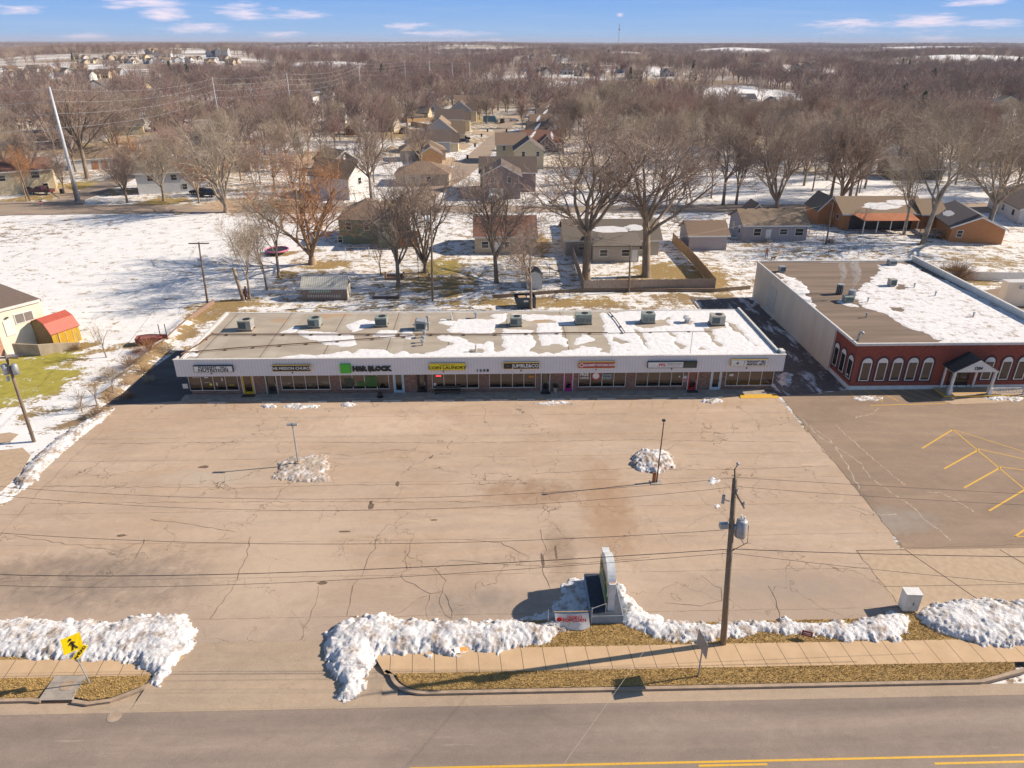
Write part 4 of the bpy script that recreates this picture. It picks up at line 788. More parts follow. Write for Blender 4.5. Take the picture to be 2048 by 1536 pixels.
for x in(fx0-.3,fx1+.3): sh.poly([(x,fy-.25,2.78),(xm,fy-.25,4.14),(xm,64.27,4.14),(x,64.27,2.78)]); sh.poly([(x,fy-.25,2.70),(xm,fy-.25,4.06),(xm,64.27,4.06),(x,64.27,2.70)])
W(sh,'roof',M('dark_shingle',(.035,.04,.045),.9,(.02,.022,.026),6),pt); text('1204',.42,pt,m_ink,xm-47.2,fy-.24-62.8,3.15,'lettering',.02,bold=.015)
ps=T('entrance_ramp','concrete entrance platform with yellow painted edges and a white railed ramp','ramp',(47.5,63.4,0))
W(MB().box(fx0-.6,fx1+1.2,fy-.3,64.19,-.1,.22).box(fx1+1.2,fx1+6.5,fy-.3,64.0,-.1,.14),'platform',m_conc,ps); W(MB().box(fx0-.62,fx1+2.4,fy-.34,fy-.3,.10,.225).box(fx0-.6,fx1+1.1,fy+.2,fy+.32,.222,.228).box(fx0-.65,fx0-.6,fy-.3,64.1,.08,.23),'painted_edge',m_yel,ps)
ra=MB(); x0=fx1+.15; x1=G(2046,792).x; ra.box(x0,x1,fy-.06,fy-.0,.85,.92).box(x0,x1,fy-.05,fy-.01,.3,.34)
k=x0
while k<x1: ra.box(k-.025,k+.025,fy-.05,fy-.01,.34,.85); k+=.16
W(ra,'railing',m_white,ps); W(MB().box(x1-.1,x1+.1,fy-.13,fy+.07,.0,1.1),'post',m_white,ps)
sw=sheet('entrance_walk',GP([(1880,800),(1905,809),(1990,806),(2070,796),(2070,786),(1890,793)]),.018,m_conc)
# roof things on red building
def rbx(px,py,w_,d_,h_,mat,label,name='rooftop_unit',cat='roof unit',cylr=False):
    p=G(px,py,ZB); t=T(name,label,cat,(p.x,p.y,ZB+.01),0)
    if cylr: 
        MB().cyl(0,0,.0,h_,w_/2,n=14).build('casing',mat,t); MB().cyl(0,0,h_,h_+.08,w_/2*1.1,n=14).build('rim',m_steel,t)
        r=MB()
        for i in range(12):
            a=i*math.pi/6; r.box(-.02,.02,w_/2,w_/2+.03,.05,h_-.05,rz=a)
        r.build('fins',m_steel,t)
    else: MB().box(-w_/2,w_/2,0,d_,.1,h_).box(-w_/2+.1,w_/2-.1,.1,d_-.1,0,.1).build('casing',mat,t); MB().box(-w_/2+.08,w_/2-.08,-.015,-.002,.2,h_-.1).build('grille',m_grille,t)
    return t
rbx(1678,588,.75,.6,1.15,m_dark,'dark round finned roof exhaust left of the steaming one','roof_exhaust','exhaust',True); rbx(1701,601,.75,.6,1.2,m_steel,'round finned roof exhaust giving off white steam','roof_exhaust','exhaust',True); rbx(1698,607,1.,.9,.75,m_hvac,'low grey green unit in front of the steaming roof exhausts')
rbx(1786,546+28,.8,.8,.9,m_hvac2,'tan rooftop unit in a bare patch amid the snow on the brick building roof'); rbx(1786,532,1.0,.9,.7,m_steel,'low grey unit by the rear parapet of the brick building roof')
rbx(1565,545,.8,.7,.75,m_steel,'white capped vent near the rear left corner of the brick building roof','roof_vent','roof vent')
for px,py,lb in((1735,604,'short pipe vent just right of the low unit on the brick building roof'),(1828,575,'slim pipe vent right of the tan rooftop unit'),(1732,635,'lone small pipe vent on the bare middle of the brick building roof'),(1946,634,'small pipe vent in the snow near the right side of the brick building roof'),(1870,592,'small pipe vent in the middle of the snow on the brick building roof')):
    t=T('roof_vent',lb,'roof vent',tuple(G(px,py,ZB+.01))); MB().cyl(0,0,0,.45,.08,n=8).build('pipe',m_steel,t); MB().cyl(0,0,.45,.55,.13,n=8).build('cap',m_steel,t)
p=G(1715,682,ZB); t=T('gooseneck_vent','curved gooseneck vent at the front left corner of the brick building roof','roof vent',(p.x,p.y,ZB+.01)); MB().tube([(0,0,0),(0,0,.7),(.05,-.02,.9),(.2,-.05,1.0),(.35,-.08,.9),(.38,-.1,.75)],.12,8).build('pipe',m_steel,t,True)
# steam plumes
ms=bpy.data.materials.new('steam'); ms.use_nodes=True; nt=ms.node_tree; nt.nodes.clear(); oo=nt.nodes.new('ShaderNodeOutputMaterial'); pv=nt.nodes.new('ShaderNodeVolumePrincipled'); pv.inputs['Color'].default_value=(.95,.93,.92,1)
tcn=nt.nodes.new('ShaderNodeTexCoord'); n_=noise(nt,tcn.outputs['Object'],1.6,6,.7,1.2); 
sx=nt.nodes.new('ShaderNodeSeparateXYZ'); nt.links.new(tcn.outputs['Object'],sx.inputs[0])
nt.links.new(mth(nt,'MULTIPLY',ramp(nt,n_,.47,.66),3.2),pv.inputs['Density']); nt.links.new(pv.outputs[0],oo.inputs['Volume'])
for px,py,sc_,lb in((1701,598,1.,'wisp of white steam rising from the right roof exhaust'),(1678,585,.8,'fainter wisp of steam drifting behind the left roof exhaust')):
    p=G(px,py,ZB); m=MB().tube([(0,0,1.3),(.05,.05,1.8),(.3*sc_,.1,2.5),(.1,.2,3.3),(-.3,.3,4.2),(-.4,.3,4.7)],[.1,.28,.4,.6,.55,.1],10)
    o=m.build('steam',ms,None,True,loc=(p.x,p.y,ZB)); o.scale=(sc_,sc_,sc_); tag(o,lb,'steam',kind='stuff')
# ================================================================= props in front
# monument sign
ml=T('monument_sign','large white monument sign with round disc on a dark plinth, seen edge on','sign',(6.7,34.5,0))
m_plinth=M('plinth_blue_grey',(.05,.06,.085),.7,(.035,.04,.06),3)
MB().box(-1.0,.95,-1.95,1.9,0,.62).build('plinth',M('plinth_side',(.30,.36,.42),.8),ml); MB().box(-.95,.9,-1.9,1.85,.622,.66).build('plinth_top',m_plinth,ml)
MB().box(.03,.42,-1.55,1.7,.66,2.7).build('cabinet',m_signw,ml); MB().box(.0,.45,.95,1.65,2.703,2.95).build('upper_cabinet',m_signw,ml)
MB().tube([(-.05,-.1,2.2),(.45,-.1,2.2)],1.38,36).build('disc',m_signw,ml); MB().box(.1,.36,-1.45,-1.25,2.703,2.708).build('orange_label',m_or,ml)
pn=[(.8,1.2,(.55,.25,.08)),(1.25,1.7,(.06,.35,.05)),(1.75,2.15,(.05,.05,.05)),(2.2,2.6,(.6,.5,.1))]
for i,(a,b2,cc) in enumerate(pn):
    MB().box(-.065,-.053,-1.35,1.5,a,b2).build('tenant_panel',M('tenant_%d'%i,cc,.4),ml)
for s_,z in(('GOURMET POPCORN',1.0),('H&R BLOCK',1.47),('JUMBLE&CO.',1.95),('COIN LAUNDRY',2.4)): text(s_,.26,ml,m_wink if z!=2.4 else m_ink,-.08,.05,z,'lettering',.01,facing='-x')
# banner
a=G(1096,1250,.1);b2=G(1182,1246,.1); bn=T('banner_stand','sagging popcorn banner tied between two metal posts beside the monument sign','banner',((a.x+b2.x)/2,(a.y+b2.y)/2,0))
hw=(b2.x-a.x)/2; MB().cyl(-hw,0,0,1.25,.03).build('post',m_steel,bn); MB().cyl(hw,0,0,1.35,.035).build('post',m_steel,bn); MB().tube([(hw,0,1.3),(hw+.9,.35,1.35)],.02).tube([(hw+.9,.35,0),(hw+.9,.35,1.35)],.025).build('brace',m_steel,bn)
ns=14; bmh=MB(); 
for i in range(ns+1):
    u=i/ns; x=-hw*.72+u*hw*1.55; 
    for j in range(6): v_=j/5; bmh.v.append((x+.12*(1-v_),-.12+.16*math.sin(u*7)*(1-v_)*.5-.30*(1-v_),.15+.95*v_-.10*math.sin(u*math.pi)))
for i in range(ns):
    for j in range(5): k=i*6+j; bmh.f.append([k,k+6,k+7,k+1]);bmh.m.append(0)
bo=bmh.build('banner_cloth',m_white,bn,True)
def btext(s_,size,mat,x,z,sx_=1,bold=.02):
    t=text(s_,size,bn,mat,x,-.30,z,'lettering',.01,sx=sx_,bold=bold); t.rotation_euler=(R(72),0,0); return t
btext("Hungry's",.23,m_rink,.25,.95,1.1,.006); btext('POPCORN',.30,m_rink,.25,.66,1.0,.008); btext('CLAYTON',.16,m_yw,.25,.34,1.2) if 0 else btext('FLAVORS',.15,m_yw,.3,.40,1.2,.004)
MB().tube([(-hw*.5,-.26,.72),(-hw*.5,-.24,.72)],.17,12).build('emblem',m_rink,bn); 
MB().box(-hw*.75,hw*.86,-.02,.03,1.06,1.1).build('top_rail',M('tan_wood',(.55,.38,.18),.8),bn)
# pedestrian warning sign
sg=G(180,1367); hS=3.1; s_=T('pedestrian_sign','yellow pedestrian crossing sign with an AHEAD plaque on a leaning steel post','road sign',(sg.x,sg.y,0)); m_sy=M('sign_yellow',(.85,.62,.0),.4,(.80,.57,.0))
d=(-.16,.0)
MB().tube([(0,0,0),(-.33,0,2.9)],.035,6).build('post',m_steel,s_)
def plate(poly,y,mat,name,par,cx,cz,rot,th=.02):
    c_,sn_=math.cos(rot),math.sin(rot); P=[(cx+x*c_-z*sn_,cz+x*sn_+z*c_) for x,z in poly]; return MB().ext(P,y-th/2,y+th/2,'y').build(name,mat,par)
sq=[(-.47,-.47),(.47,-.47),(.47,.47),(-.47,.47)]
def tilt(o,a=-20): o.rotation_euler=(R(a),0,0); return o
hd=T('sign_head',None,None,(-.33,0,0),R(42)); hd.parent=s_; pA=plate([(-.46,-.52),(.46,-.52),(.46,.52),(-.46,.52)],-.06,m_sy,'warning_panel',hd,.1,2.95,R(-4)); pB=plate([(-.44,-.17),(.44,-.17),(.44,.17),(-.44,.17)],-.09,m_sy,'plaque',hd,.30,2.2,R(40))
t=text('AHEAD',.25,hd,m_ink,.30,-.115,2.2,'lettering',.01,bold=.006); t.rotation_euler=(R(90),R(-40),0)
wk=MB(); cx,cz,y=.1,2.95,-.085
def limb(a,b2,r): wk.tube([(cx+a[0],y,cz+a[1]),(cx+b2[0],y,cz+b2[1])],r,6)
limb((.0,.16),(.03,-.08),.065); limb((.03,-.08),(.17,-.38),.04); limb((.02,-.08),(-.06,-.38),.04); limb((.0,.16),(-.16,-.02),.028); limb((.0,.16),(.15,.02),.028); wk.sphere((cx-.03,y,cz+.32),.075,6)
wk.build('walking_figure',m_ink,hd)
# route sign seen edge on
p=G(1396,1352); s_=T('edge_on_sign','grey road sign on a steel post seen almost edge on beside the kerb','road sign',(p.x,p.y,0)); MB().box(-.04,.04,-.04,.04,0,3.0).build('post',m_steel,s_)
s_p=MB().box(-.05,-.02,-.62,.62,1.95,2.95).build('sign_panel',M('sign_back',(.30,.30,.31),.45,metal=.2),s_); s_p.rotation_euler=(0,0,R(30)); s_.rotation_euler=(0,0,R(-22))
# white cabinet
p=G(1818,1222); s_=T('utility_cabinet','tall white metal cabinet at the end of the snow bank by the concrete apron','cabinet',(p.x,p.y+.2,0),R(-4)); MB().box(-.47,.47,-.32,.32,.08,1.38).box(-.50,.50,-.35,.35,1.38,1.43).build('body',m_white,s_); MB().box(-.35,.35,-.22,.22,0,.08).build('base',m_concg,s_); MB().box(-.44,-.01,-.332,-.322,.12,1.34).build('door_panel',m_offw,s_); MB().box(.01,.44,-.332,-.322,.12,1.34).build('door_panel',m_offw,s_); MB().box(.04,.07,-.36,-.333,.6,.8).build('handle',m_dark,s_)
p=G(1612,1278); s_=T('yard_sign','small dark red yard sign on wire legs at the edge of the grass verge','sign',(p.x,p.y,0),R(-25)); MB().box(-.3,.3,-.012,.012,.22,.62).build('board',M('dark_red_board',(.22,.03,.03),.5),s_); MB().cyl(-.22,0,0,.25,.012,n=5).build('leg',m_steel,s_); MB().cyl(.22,0,0,.25,.012,n=5).build('leg',m_steel,s_); MB().box(-.2,.2,-.018,-.013,.45,.5).box(-.2,.2,-.018,-.013,.34,.37).build('writing',m_wink,s_)
p=G(922,1303); s_=T('fallen_sign','orange and white sign fallen against the snow bank by the sidewalk','sign',(p.x,p.y,.14),R(10)); o=MB().box(-.40,.42,-.02,.02,-.17,.17).build('board',m_white,s_); o2=MB().box(-.05,.4,-.03,-.021,-.14,.14).build('orange_print',m_or,s_); s_.rotation_euler=(R(-62),R(10),R(20))
# utility pole with transformer
Pb=G(1446,1287); up=T('utility_pole','tall brown wooden utility pole with a transformer standing in the snow bank','utility pole',(Pb.x,Pb.y,0))
ptop=V(1470,958,Pb.y)-Pb; lean=lambda z:(ptop.x/ptop.z*z,0,z)
L=ptop.z; MB().tube([lean(-.3),lean(L*.5),lean(L)],[.19,.165,.13],12).build('pole',m_pole,up,True)
MB().tube([lean(L-.1),(ptop.x-.1,0,L+.6),(ptop.x+.0,-.05,L+.9)],.035,6).build('top_bracket',m_dark,up); MB().sphere((ptop.x,-.05,L+.95),.09).build('insulator',m_steel,up)
MB().tube([(ptop.x-.05,0,L-.5),(ptop.x+.55,-.5,L-1.5)],.05,6).build('crossarm',m_pole,up)
for q in((.15,-.1,-.75),(.5,-.42,-1.35)): MB().cyl(ptop.x+q[0],q[1],L+q[2],L+q[2]+.22,.07,.05,8).build('insulator',m_steel,up)
MB().cyl(ptop.x-.45,0,L-1.5,L-1.0,.09,n=8).tube([(ptop.x-.45,0,L-1.25),(ptop.x-.1,0,L-1.4)],.03).build('cutout',m_steel,up)
tx=lean(L-3.2); MB().tube([(tx[0]+.5,-.05,tx[2]-.5),(tx[0]+.5,-.05,tx[2]-.42),(tx[0]+.5,-.05,tx[2]+.55),(tx[0]+.5,-.05,tx[2]+.62)],[.2,.3,.3,.18],14).box(tx[0]+.1,tx[0]+.25,-.1,.05,tx[2]-.2,tx[2]+.3).build('transformer',m_steel,up,True); MB().cyl(tx[0]+.42,-.05,tx[2]+.6,tx[2]+.95,.05).cyl(tx[0]+.6,-.05,tx[2]+.6,tx[2]+.85,.04).build('bushing',m_white,up)
MB().tube([(tx[0]+.5,-.1,tx[2]-.5),(tx[0]+.75,-.2,tx[2]-.9),(tx[0]+.3,-.1,tx[2]-1.3),(tx[0]-.1,0,tx[2]-1.5)],.02,5).tube([(tx[0]+.85,-.1,tx[2]+.3),(tx[0]+.95,-.15,tx[2]-.8),(tx[0]+.2,-.1,tx[2]-1.4)],.02,5).build('drop_cable',m_dark,up)
cbx=lean(hgt(1446,1287,1050)); MB().box(cbx[0]-.65,cbx[0]-.2,-.15,.15,cbx[2]-.15,cbx[2]+.15).build('splice_box',m_steel,up)
# wires
def wire(pts,r,label,n=26,mat=m_dark,group=None):
    P=[Vector(p) for p in pts]; m=MB(); out_=[]
    if len(P)==3:
        for i in range(n+1):
            t=i/n; out_.append(P[0]*((1-t)*(1-2*t))+P[1]*(4*t*(1-t))+P[2]*(t*(2*t-1)))
    else:
        sag=(P[1]-P[0]).length*.012
        for i in range(n+1):
            t=i/n; q=P[0].lerp(P[1],t); q.z-=4*sag*t*(1-t); out_.append(q)
    m.tube(out_,r,5,caps=False); o=m.build('overhead_wire',mat); return tag(o,label,'wire',group)
yp=Pb.y
def wp(px,py,y=yp): return V(px,py,y)
A=wp(1463,1098); wire([A,wp(600,1144),wp(0,1149)*1.0],.019,'thick cable running left from the utility pole, lower of two close ones' if 0 else 'thick dark cable running left from the middle of the near utility pole')
wire([wp(1461,1106),wp(600,1164),wp(0,1171)],.012,'thinner cable just below the thick one left of the near utility pole')
wire([wp(1464,1098),wp(1760,1108),wp(2080,1114)],.019,'thick dark cable running right from the near utility pole'); wire([wp(1462,1106),wp(1740,1138),wp(2080,1170)],.011,'thin cable dropping away to the right of the near utility pole')
wire([wp(1448,1060),wp(700,1088),wp(0,1066)],.012,'dark cable running left from the splice box on the near utility pole')
for k_,(l0,m0,r0,zz) in enumerate(((968,980,990,0),(985,1003,1013,0))):
    q=wp(1474,955+k_*18); wire([wp(-60,l0),wp(700,m0+18),q],.009,'faint high wire crossing the lot left of the near utility pole',group='faint high wires left of the near pole'); wire([q,wp(1760,972+k_*22),wp(2090,990+k_*22)],.009,'faint high wire crossing the lot right of the near utility pole',group='faint high wires right of the near pole')
q0=V(1452,1065,yp); q1=G(1115,1536,8.2); dq=(q1-q0); wire([q0,q0+dq*1.5],.008,'pale guy wire running from the near utility pole down across the road',mat=m_concg)
# lot lamps
p=G(597,930); s_=T('lot_lamp','grey two headed lot lamp standing in the left snow island','lamp post',(p.x,p.y,.0)); tp=V(585,850,p.y)-p
MB().tube([(0,0,0),(tp.x,0,tp.z)],[.075,.055],8).build('pole',m_steel,s_); 
for sgn in(-1,1): MB().box(tp.x-.25+sgn*.2,tp.x+.2+sgn*.2,-.12,.12,tp.z-.02,tp.z+.12,rz=0).build('lamp_head',m_steel,s_)
MB().cyl(0,0,0,.35,.22,n=12).build('footing',m_conc,s_)
p=G(1313,965); s_=T('rusty_lot_lamp','rusty leaning pole with a small lamp behind the right snow island','lamp post',(p.x,p.y,.0)); tp=V(1328,842,p.y)-p
MB().tube([(0,0,0),(tp.x*.45,0,tp.z*.4),(tp.x,0,tp.z)],[.07,.05,.04],8).build('pole',m_rust,s_); MB().box(tp.x-.15,tp.x+.1,-.1,.1,tp.z,tp.z+.12).build('lamp_head',m_dark,s_); MB().box(-.35,-.1,-.05,.1,0,.9).build('rusty_guard',M('rust_orange',(.35,.14,.05),.9),s_); MB().box(-.5,.4,-.3,.3,0,.05).build('footing',m_concg,s_)
# ---------------------------------------------------------------- snow banks
def bank(name,polypx,h,label,mat,seed,st=.075,lump=.5,edge=.55,cat='snow bank',group=None):
    P=GP(polypx); xs=np.arange(min(p[0] for p in P)-.3,max(p[0] for p in P)+.3,st); ys=np.arange(min(p[1] for p in P)-.3,max(p[1] for p in P)+.3,st)
    A,B=np.meshgrid(xs,ys); wx=A+(fbm(A*1.6,B*1.6,4,seed)-.5)*.7+(fbm(A*6,B*6,3,seed+20)-.5)*.45; wy=B+(fbm(A*1.6+9,B*1.6+4,4,seed+3)-.5)*.7+(fbm(A*6+3,B*6,3,seed+23)-.5)*.45
    k=inside(wx,wy,P); d=pdist(wx,wy,P)*np.where(k,1,-1)
    n=fbm(A*1.1,B*1.1,5,seed+7); rid=1-np.abs(fbm(A*2.4,B*2.4,4,seed+11)*2-1)
    clod=np.clip(vn(A*5.3,B*5.3,seed+2)-.45,0,1)*np.clip(vn(A*1.2,B*1.2,seed+8)*2-.5,0,1)
    Zb=h*.78*(1-np.exp(-np.clip(d,0,9)/edge))*(.62+lump*n)+ (rid-.5)*.07*np.clip(d/.3,0,1)+clod*.12*np.clip(d/.2,0,1)+(fbm(A*9,B*9,3,seed+1)-.5)*.11*np.clip(d/.12,0,1)
    Zb=np.where(d>0,np.maximum(Zb,.03),-.08)
    o=gridmesh(name,xs,ys,Zb,mat,{},d>-.05); return tag(o,label,cat,group)
bank('snow_bank',[(-40,1243),(60,1240),(230,1243),(285,1228),(370,1228),(394,1255),(387,1290),(368,1310),(345,1335),(324,1368),(305,1366),(298,1352),(270,1335),(268,1322),(225,1325),(180,1320),(60,1320),(-40,1318)],.75,'ploughed snow bank left of the driveway mouth behind the yellow sign',m_bank,11)
bank('snow_bank',[(655,1262),(700,1235),(770,1228),(805,1243),(1000,1240),(1095,1247),(1160,1250),(1150,1262),(1080,1287),(1000,1303),(900,1309),(760,1308),(755,1325),(738,1345),(724,1375),(702,1396),(678,1394),(680,1370),(655,1330),(650,1290)],.85,'long ploughed snow bank right of the driveway mouth with a dirty lobe towards the road',m_bank,23)
bank('snow_bank',[(1228,1153),(1245,1168),(1265,1198),(1290,1223),(1330,1240),(1450,1246),(1550,1243),(1572,1230),(1602,1245),(1700,1243),(1790,1220),(1817,1235),(1820,1262),(1800,1282),(1700,1287),(1640,1277),(1560,1267),(1500,1270),(1460,1275),(1400,1289),(1350,1287),(1300,1272),(1245,1247),(1238,1200)],.6,'curving snow bank from the monument sign past the utility pole to the white cabinet',m_bank,31)
bank('snow_bank',[(1830,1225),(1870,1205),(1940,1198),(2110,1203),(2110,1292),(1990,1294),(1920,1282),(1880,1264),(1845,1247)],.8,'broad snow bank right of the white cabinet',m_bank,41)
bank('snow_bank',[(1118,1166),(1170,1152),(1178,1158),(1182,1200),(1182,1238),(1150,1246),(1090,1240),(1020,1244),(1030,1236),(1095,1222),(1122,1200)],.28,'low snow drift in the shade of the monument sign',m_bank,47,edge=.9)
bank('snow_bank',[(545,958),(560,925),(590,912),(650,910),(662,925),(652,950),(660,962),(610,966),(570,960)],.28,'dirty snow mound round the left lot lamp',snow_mat('gravelly_snow',1.15,(.36,.27,.19)),53)
bank('snow_bank',[(1262,915),(1285,898),(1325,902),(1350,915),(1345,938),(1320,946),(1280,944),(1265,932)],.7,'dirty snow mound beside the rusty lot lamp',m_dirty,59)
bank('snow_bank',[(168,842),(120,872),(80,905),(55,930),(28,965),(40,984),(75,960),(98,930),(142,888),(168,866),(215,838),(225,818),(200,822)],.55,'dirty ploughed ridge along the left edge of the parking lot',m_dirty,61)
for i,(px,py,rx,ry,h_,lb) in enumerate(((541,813,16,4,.3,'small snow lump before the second shop'),(600,813,40,4,.25,'low snow strip before the church windows'),(695,810,18,4,.28,'small snow heap before the green sign'),(1425,802,22,4,.25,'small snow heap before the red door'),(1110,806,45,3,.12,'thin snow scatter before the dark door'),(1850,795,55,8,.12,'patch of dirty snow by the hatched markings') if 0 else (1735,797,33,5,.12,'patch of dirty snow by the yellow hatched bay'),(2008,797,40,5,.2,'snow patch on the walk by the ramp railing'),(1428,962,10,8,.1,'small snow scrap left of the utility pole top'),(1436,1014,7,5,.1,'tiny snow scrap beside the transformer'),(1572,758,14,14,.3,'snow pushed against the right end of the shops'))):
    bank('snow_patch',[(px+rx*math.cos(t),py+ry*math.sin(t)) for t in np.linspace(0,2*math.pi,11)[:-1]],h_,lb,m_dirty if i in(4,5) else m_bank,70+i*3,.09,.6,.3,'snow')
# grass blades on the verges
def blades(name,polys,dens,label,mat,seed,z=.012,hh=.09):
    rs=np.random.RandomState(seed); vs=[];
    for P in polys:
        xs=[p[0] for p in P];ys=[p[1] for p in P]; x0,x1=max(min(xs),-34),min(max(xs),46); A=(x1-x0)*(max(ys)-min(ys)); n=int(A*dens)
        x=rs.uniform(x0,x1,n);y=rs.uniform(min(ys),max(ys),n); k=inside(x,y,P); x,y=x[k],y[k]; n=len(x)
        a=rs.uniform(0,6.28,n); h_=hh*rs.uniform(.5,1.4,n); w_=rs.uniform(.010,.022,n); lx,ly=rs.normal(0,.05,n),rs.normal(0,.05,n)
        p0=np.stack([x-np.cos(a)*w_,y-np.sin(a)*w_,np.full(n,z)],1);p1=np.stack([x+np.cos(a)*w_,y+np.sin(a)*w_,np.full(n,z)],1);p2=np.stack([x+lx,y+ly,z+h_],1)
        vs.append(np.stack([p0,p1,p2],1).reshape(-1,3))
    v=np.concatenate(vs); n=len(v)//3; me=bpy.data.meshes.new(name); me.vertices.add(len(v)); me.vertices.foreach_set('co',v.ravel()); me.loops.add(len(v)); me.loops.foreach_set('vertex_index',np.arange(len(v),dtype=np.int32)); me.polygons.add(n); me.polygons.foreach_set('loop_start',np.arange(0,3*n,3,dtype=np.int32)); me.polygons.foreach_set('loop_total',np.full(n,3,np.int32)); me.materials.append(mat); me.update(calc_edges=True)
    o=bpy.data.objects.new(name,me); COL.objects.link(o); return tag(o,label,'grass',kind='stuff')
blades('verge_grass',[V1,V2,V3,UG1,UG2],330,'dry tan grass growing on the verges beside the sidewalk',m_grass_blade,5)
# ================================================================= trees
def tubes_mesh(name,paths,mat):
    """paths: list of (points Nx3, radii N, sides) -> one mesh"""
    vs=[];fs=[];k=0
    for P,rad,n in paths:
        P=np.asarray(P,float);N=len(P); D=np.gradient(P,axis=0); D/=np.linalg.norm(D,axis=1)[:,None]+1e-9
        ref=np.array([.3,.9,.31]) ; A=np.cross(D,ref); A/=np.linalg.norm(A,axis=1)[:,None]+1e-9; B=np.cross(D,A)
        t=np.arange(n)*2*np.pi/n; ring=P[:,None,:]+(A[:,None,:]*np.cos(t)[None,:,None]+B[:,None,:]*np.sin(t)[None,:,None])*np.asarray(rad)[:,None,None]
        vs.append(ring.reshape(-1,3)); i=np.arange(N-1)[:,None]*n; j=np.arange(n)[None,:]; q=(j+1)%n
        fs.append(np.stack([k+i+j,k+i+q,k+i+n+q,k+i+n+j],-1).reshape(-1,4)); k+=N*n
    v=np.concatenate(vs);f=np.concatenate(fs).astype(np.int32); me=bpy.data.meshes.new(name)
    me.vertices.add(len(v));me.vertices.foreach_set('co',v.ravel()); me.loops.add(f.size);me.loops.foreach_set('vertex_index',f.ravel()); me.polygons.add(len(f))
    me.polygons.foreach_set('loop_start',np.arange(0,f.size,4,dtype=np.int32));me.polygons.foreach_set('loop_total',np.full(len(f),4,np.int32)); me.materials.append(mat); me.update(calc_edges=True); return me
def grow(seed,style,twig=.013,lod=0):
    """unit tree of height about 10: returns trunk paths and crown paths"""
    rg=random.Random(seed); TR=[];CR_=[]
    nch={0:[9,8,7,6],1:[7,5,4,0]}[lod]; nst=[6,5,4,3,2] if lod==0 else [4,3,3,2,2]
    st={'oak':dict(trunk=3.2,lead=(6,7),ang=(22,50),up=.10,spread=1.,r0=.21),'round':dict(trunk=2.4,lead=(6,8),ang=(18,52),up=.16,spread=.95,r0=.185),'vase':dict(trunk=.7,lead=(7,8),ang=(9,36),up=.05,spread=.8,r0=.27),'slim':dict(trunk=3.0,lead=(5,6),ang=(12,32),up=.14,spread=.62,r0=.14),'brush':dict(trunk=2.0,lead=(8,9),ang=(6,28),up=.22,spread=.7,r0=.16)}[style]
    def br(p,d,L,r,lev,out_t,out_c,last):
        n=nst[min(lev,4)]; P=[p];Rd=[r]; q=p;dd=d
        wob=.10+.06*lev
        for i in range(n):
            dd=(dd+Vector((rg.gauss(0,wob),rg.gauss(0,wob),rg.gauss(0,wob*.7)+st['up']*.5))).normalized(); q=q+dd*(L/n); P.append(q); Rd.append(max(twig*.6,r*(1-.62*(i+1)/n)))
        (out_t if lev<=1 else out_c).append((P,Rd,(7 if lev==0 else 5 if lev==1 else 4 if lev==2 else 3)))
        if lev>=last: return
        m=nch[lev]
        for k in range(m):
            t=.22+.78*(k+rg.random()*.8)/m if lev>0 else .35+.65*(k+rg.random())/m
            t=min(t,1); i=min(int(t*n),n-1); f_=t*n-i; pp=P[i].lerp(P[i+1],f_); pd=(P[i+1]-P[i]).normalized()
            a=R(rg.uniform(24,58)); ax=pd.cross(Vector((rg.gauss(0,1),rg.gauss(0,1),rg.gauss(0,1)))).normalized(); cd=(Matrix.Rotation(a,3,ax)@pd)
            cd=(cd+Vector((0,0,.12 if lev<2 else .05))).normalized()
            br(pp,cd,L*rg.uniform(.42,.66)*(1.12-.35*t),max(twig,r*(.55 if lev<2 else .5)*(1-.5*t)),lev+1,out_t,out_c,last)
    last=4 if lod==0 else 3
    th=st['trunk']; lean_=Vector((rg.gauss(0,.03),rg.gauss(0,.03),1)).normalized()
    P=[Vector((0,0,-.15)),Vector((0,0,.35))*1]; top=lean_*th; r0=st['r0']
    TR.append(([(0,0,-.2),tuple(lean_*.35),tuple(lean_*th*.6),tuple(top)],[r0*1.45,r0*1.05,r0*.9,r0*.8],9))
    n=rg.randint(*st['lead'])
    for k in range(n):
        az_=2*math.pi*(k+rg.uniform(-.25,.25))/n; a=R(rg.uniform(*st['ang'])); 
        if k==0 and style!='vase': a=R(6)
        d=Vector((math.sin(a)*math.cos(az_),math.sin(a)*math.sin(az_),math.cos(a)))
        z0=th*(1 if style in('vase',) else rg.uniform(.75,1.)); L=(10-z0)*rg.uniform(.62,.80)*(1 if a<R(30) else .92)
        br(lean_*z0,d,L,r0*rg.uniform(.45,.62),1,TR,CR_,last)
    return TR,CR_
PROTO={}
def proto(key,seed,style,lod=0,twig=.0115,mt=None,mc=None):
    TR,CR_=grow(seed,style,twig,lod); PROTO[key]=(tubes_mesh('trunk',TR,mt or m_trunk),tubes_mesh('crown',CR_,mc or m_twig))
for k_,s_ in(('oak0',1),('oak1',2),('oak2',3)): proto(k_,s_,'oak')
for k_,s_ in(('round0',4),('round1',5),('round2',6)): proto(k_,s_,'round')
for k_,s_ in(('vase0',7),('vase1',8)): proto(k_,s_,'vase')
for k_,s_ in(('slim0',9),('slim1',10)): proto(k_,s_,'slim')
for k_,s_ in(('brush0',11),('brush1',12)): proto(k_,s_,'brush')
proto('young',13,'slim',1,.018)
TM={'g':(m_trunk,m_twig),'o':(M('bark_tan',(.36,.26,.17),.95,(.25,.18,.12),2.),m_twig_o),'p':(m_trunk_p,m_twig_p),'r':(m_trunk,m_twig_r)}
TREES=[]
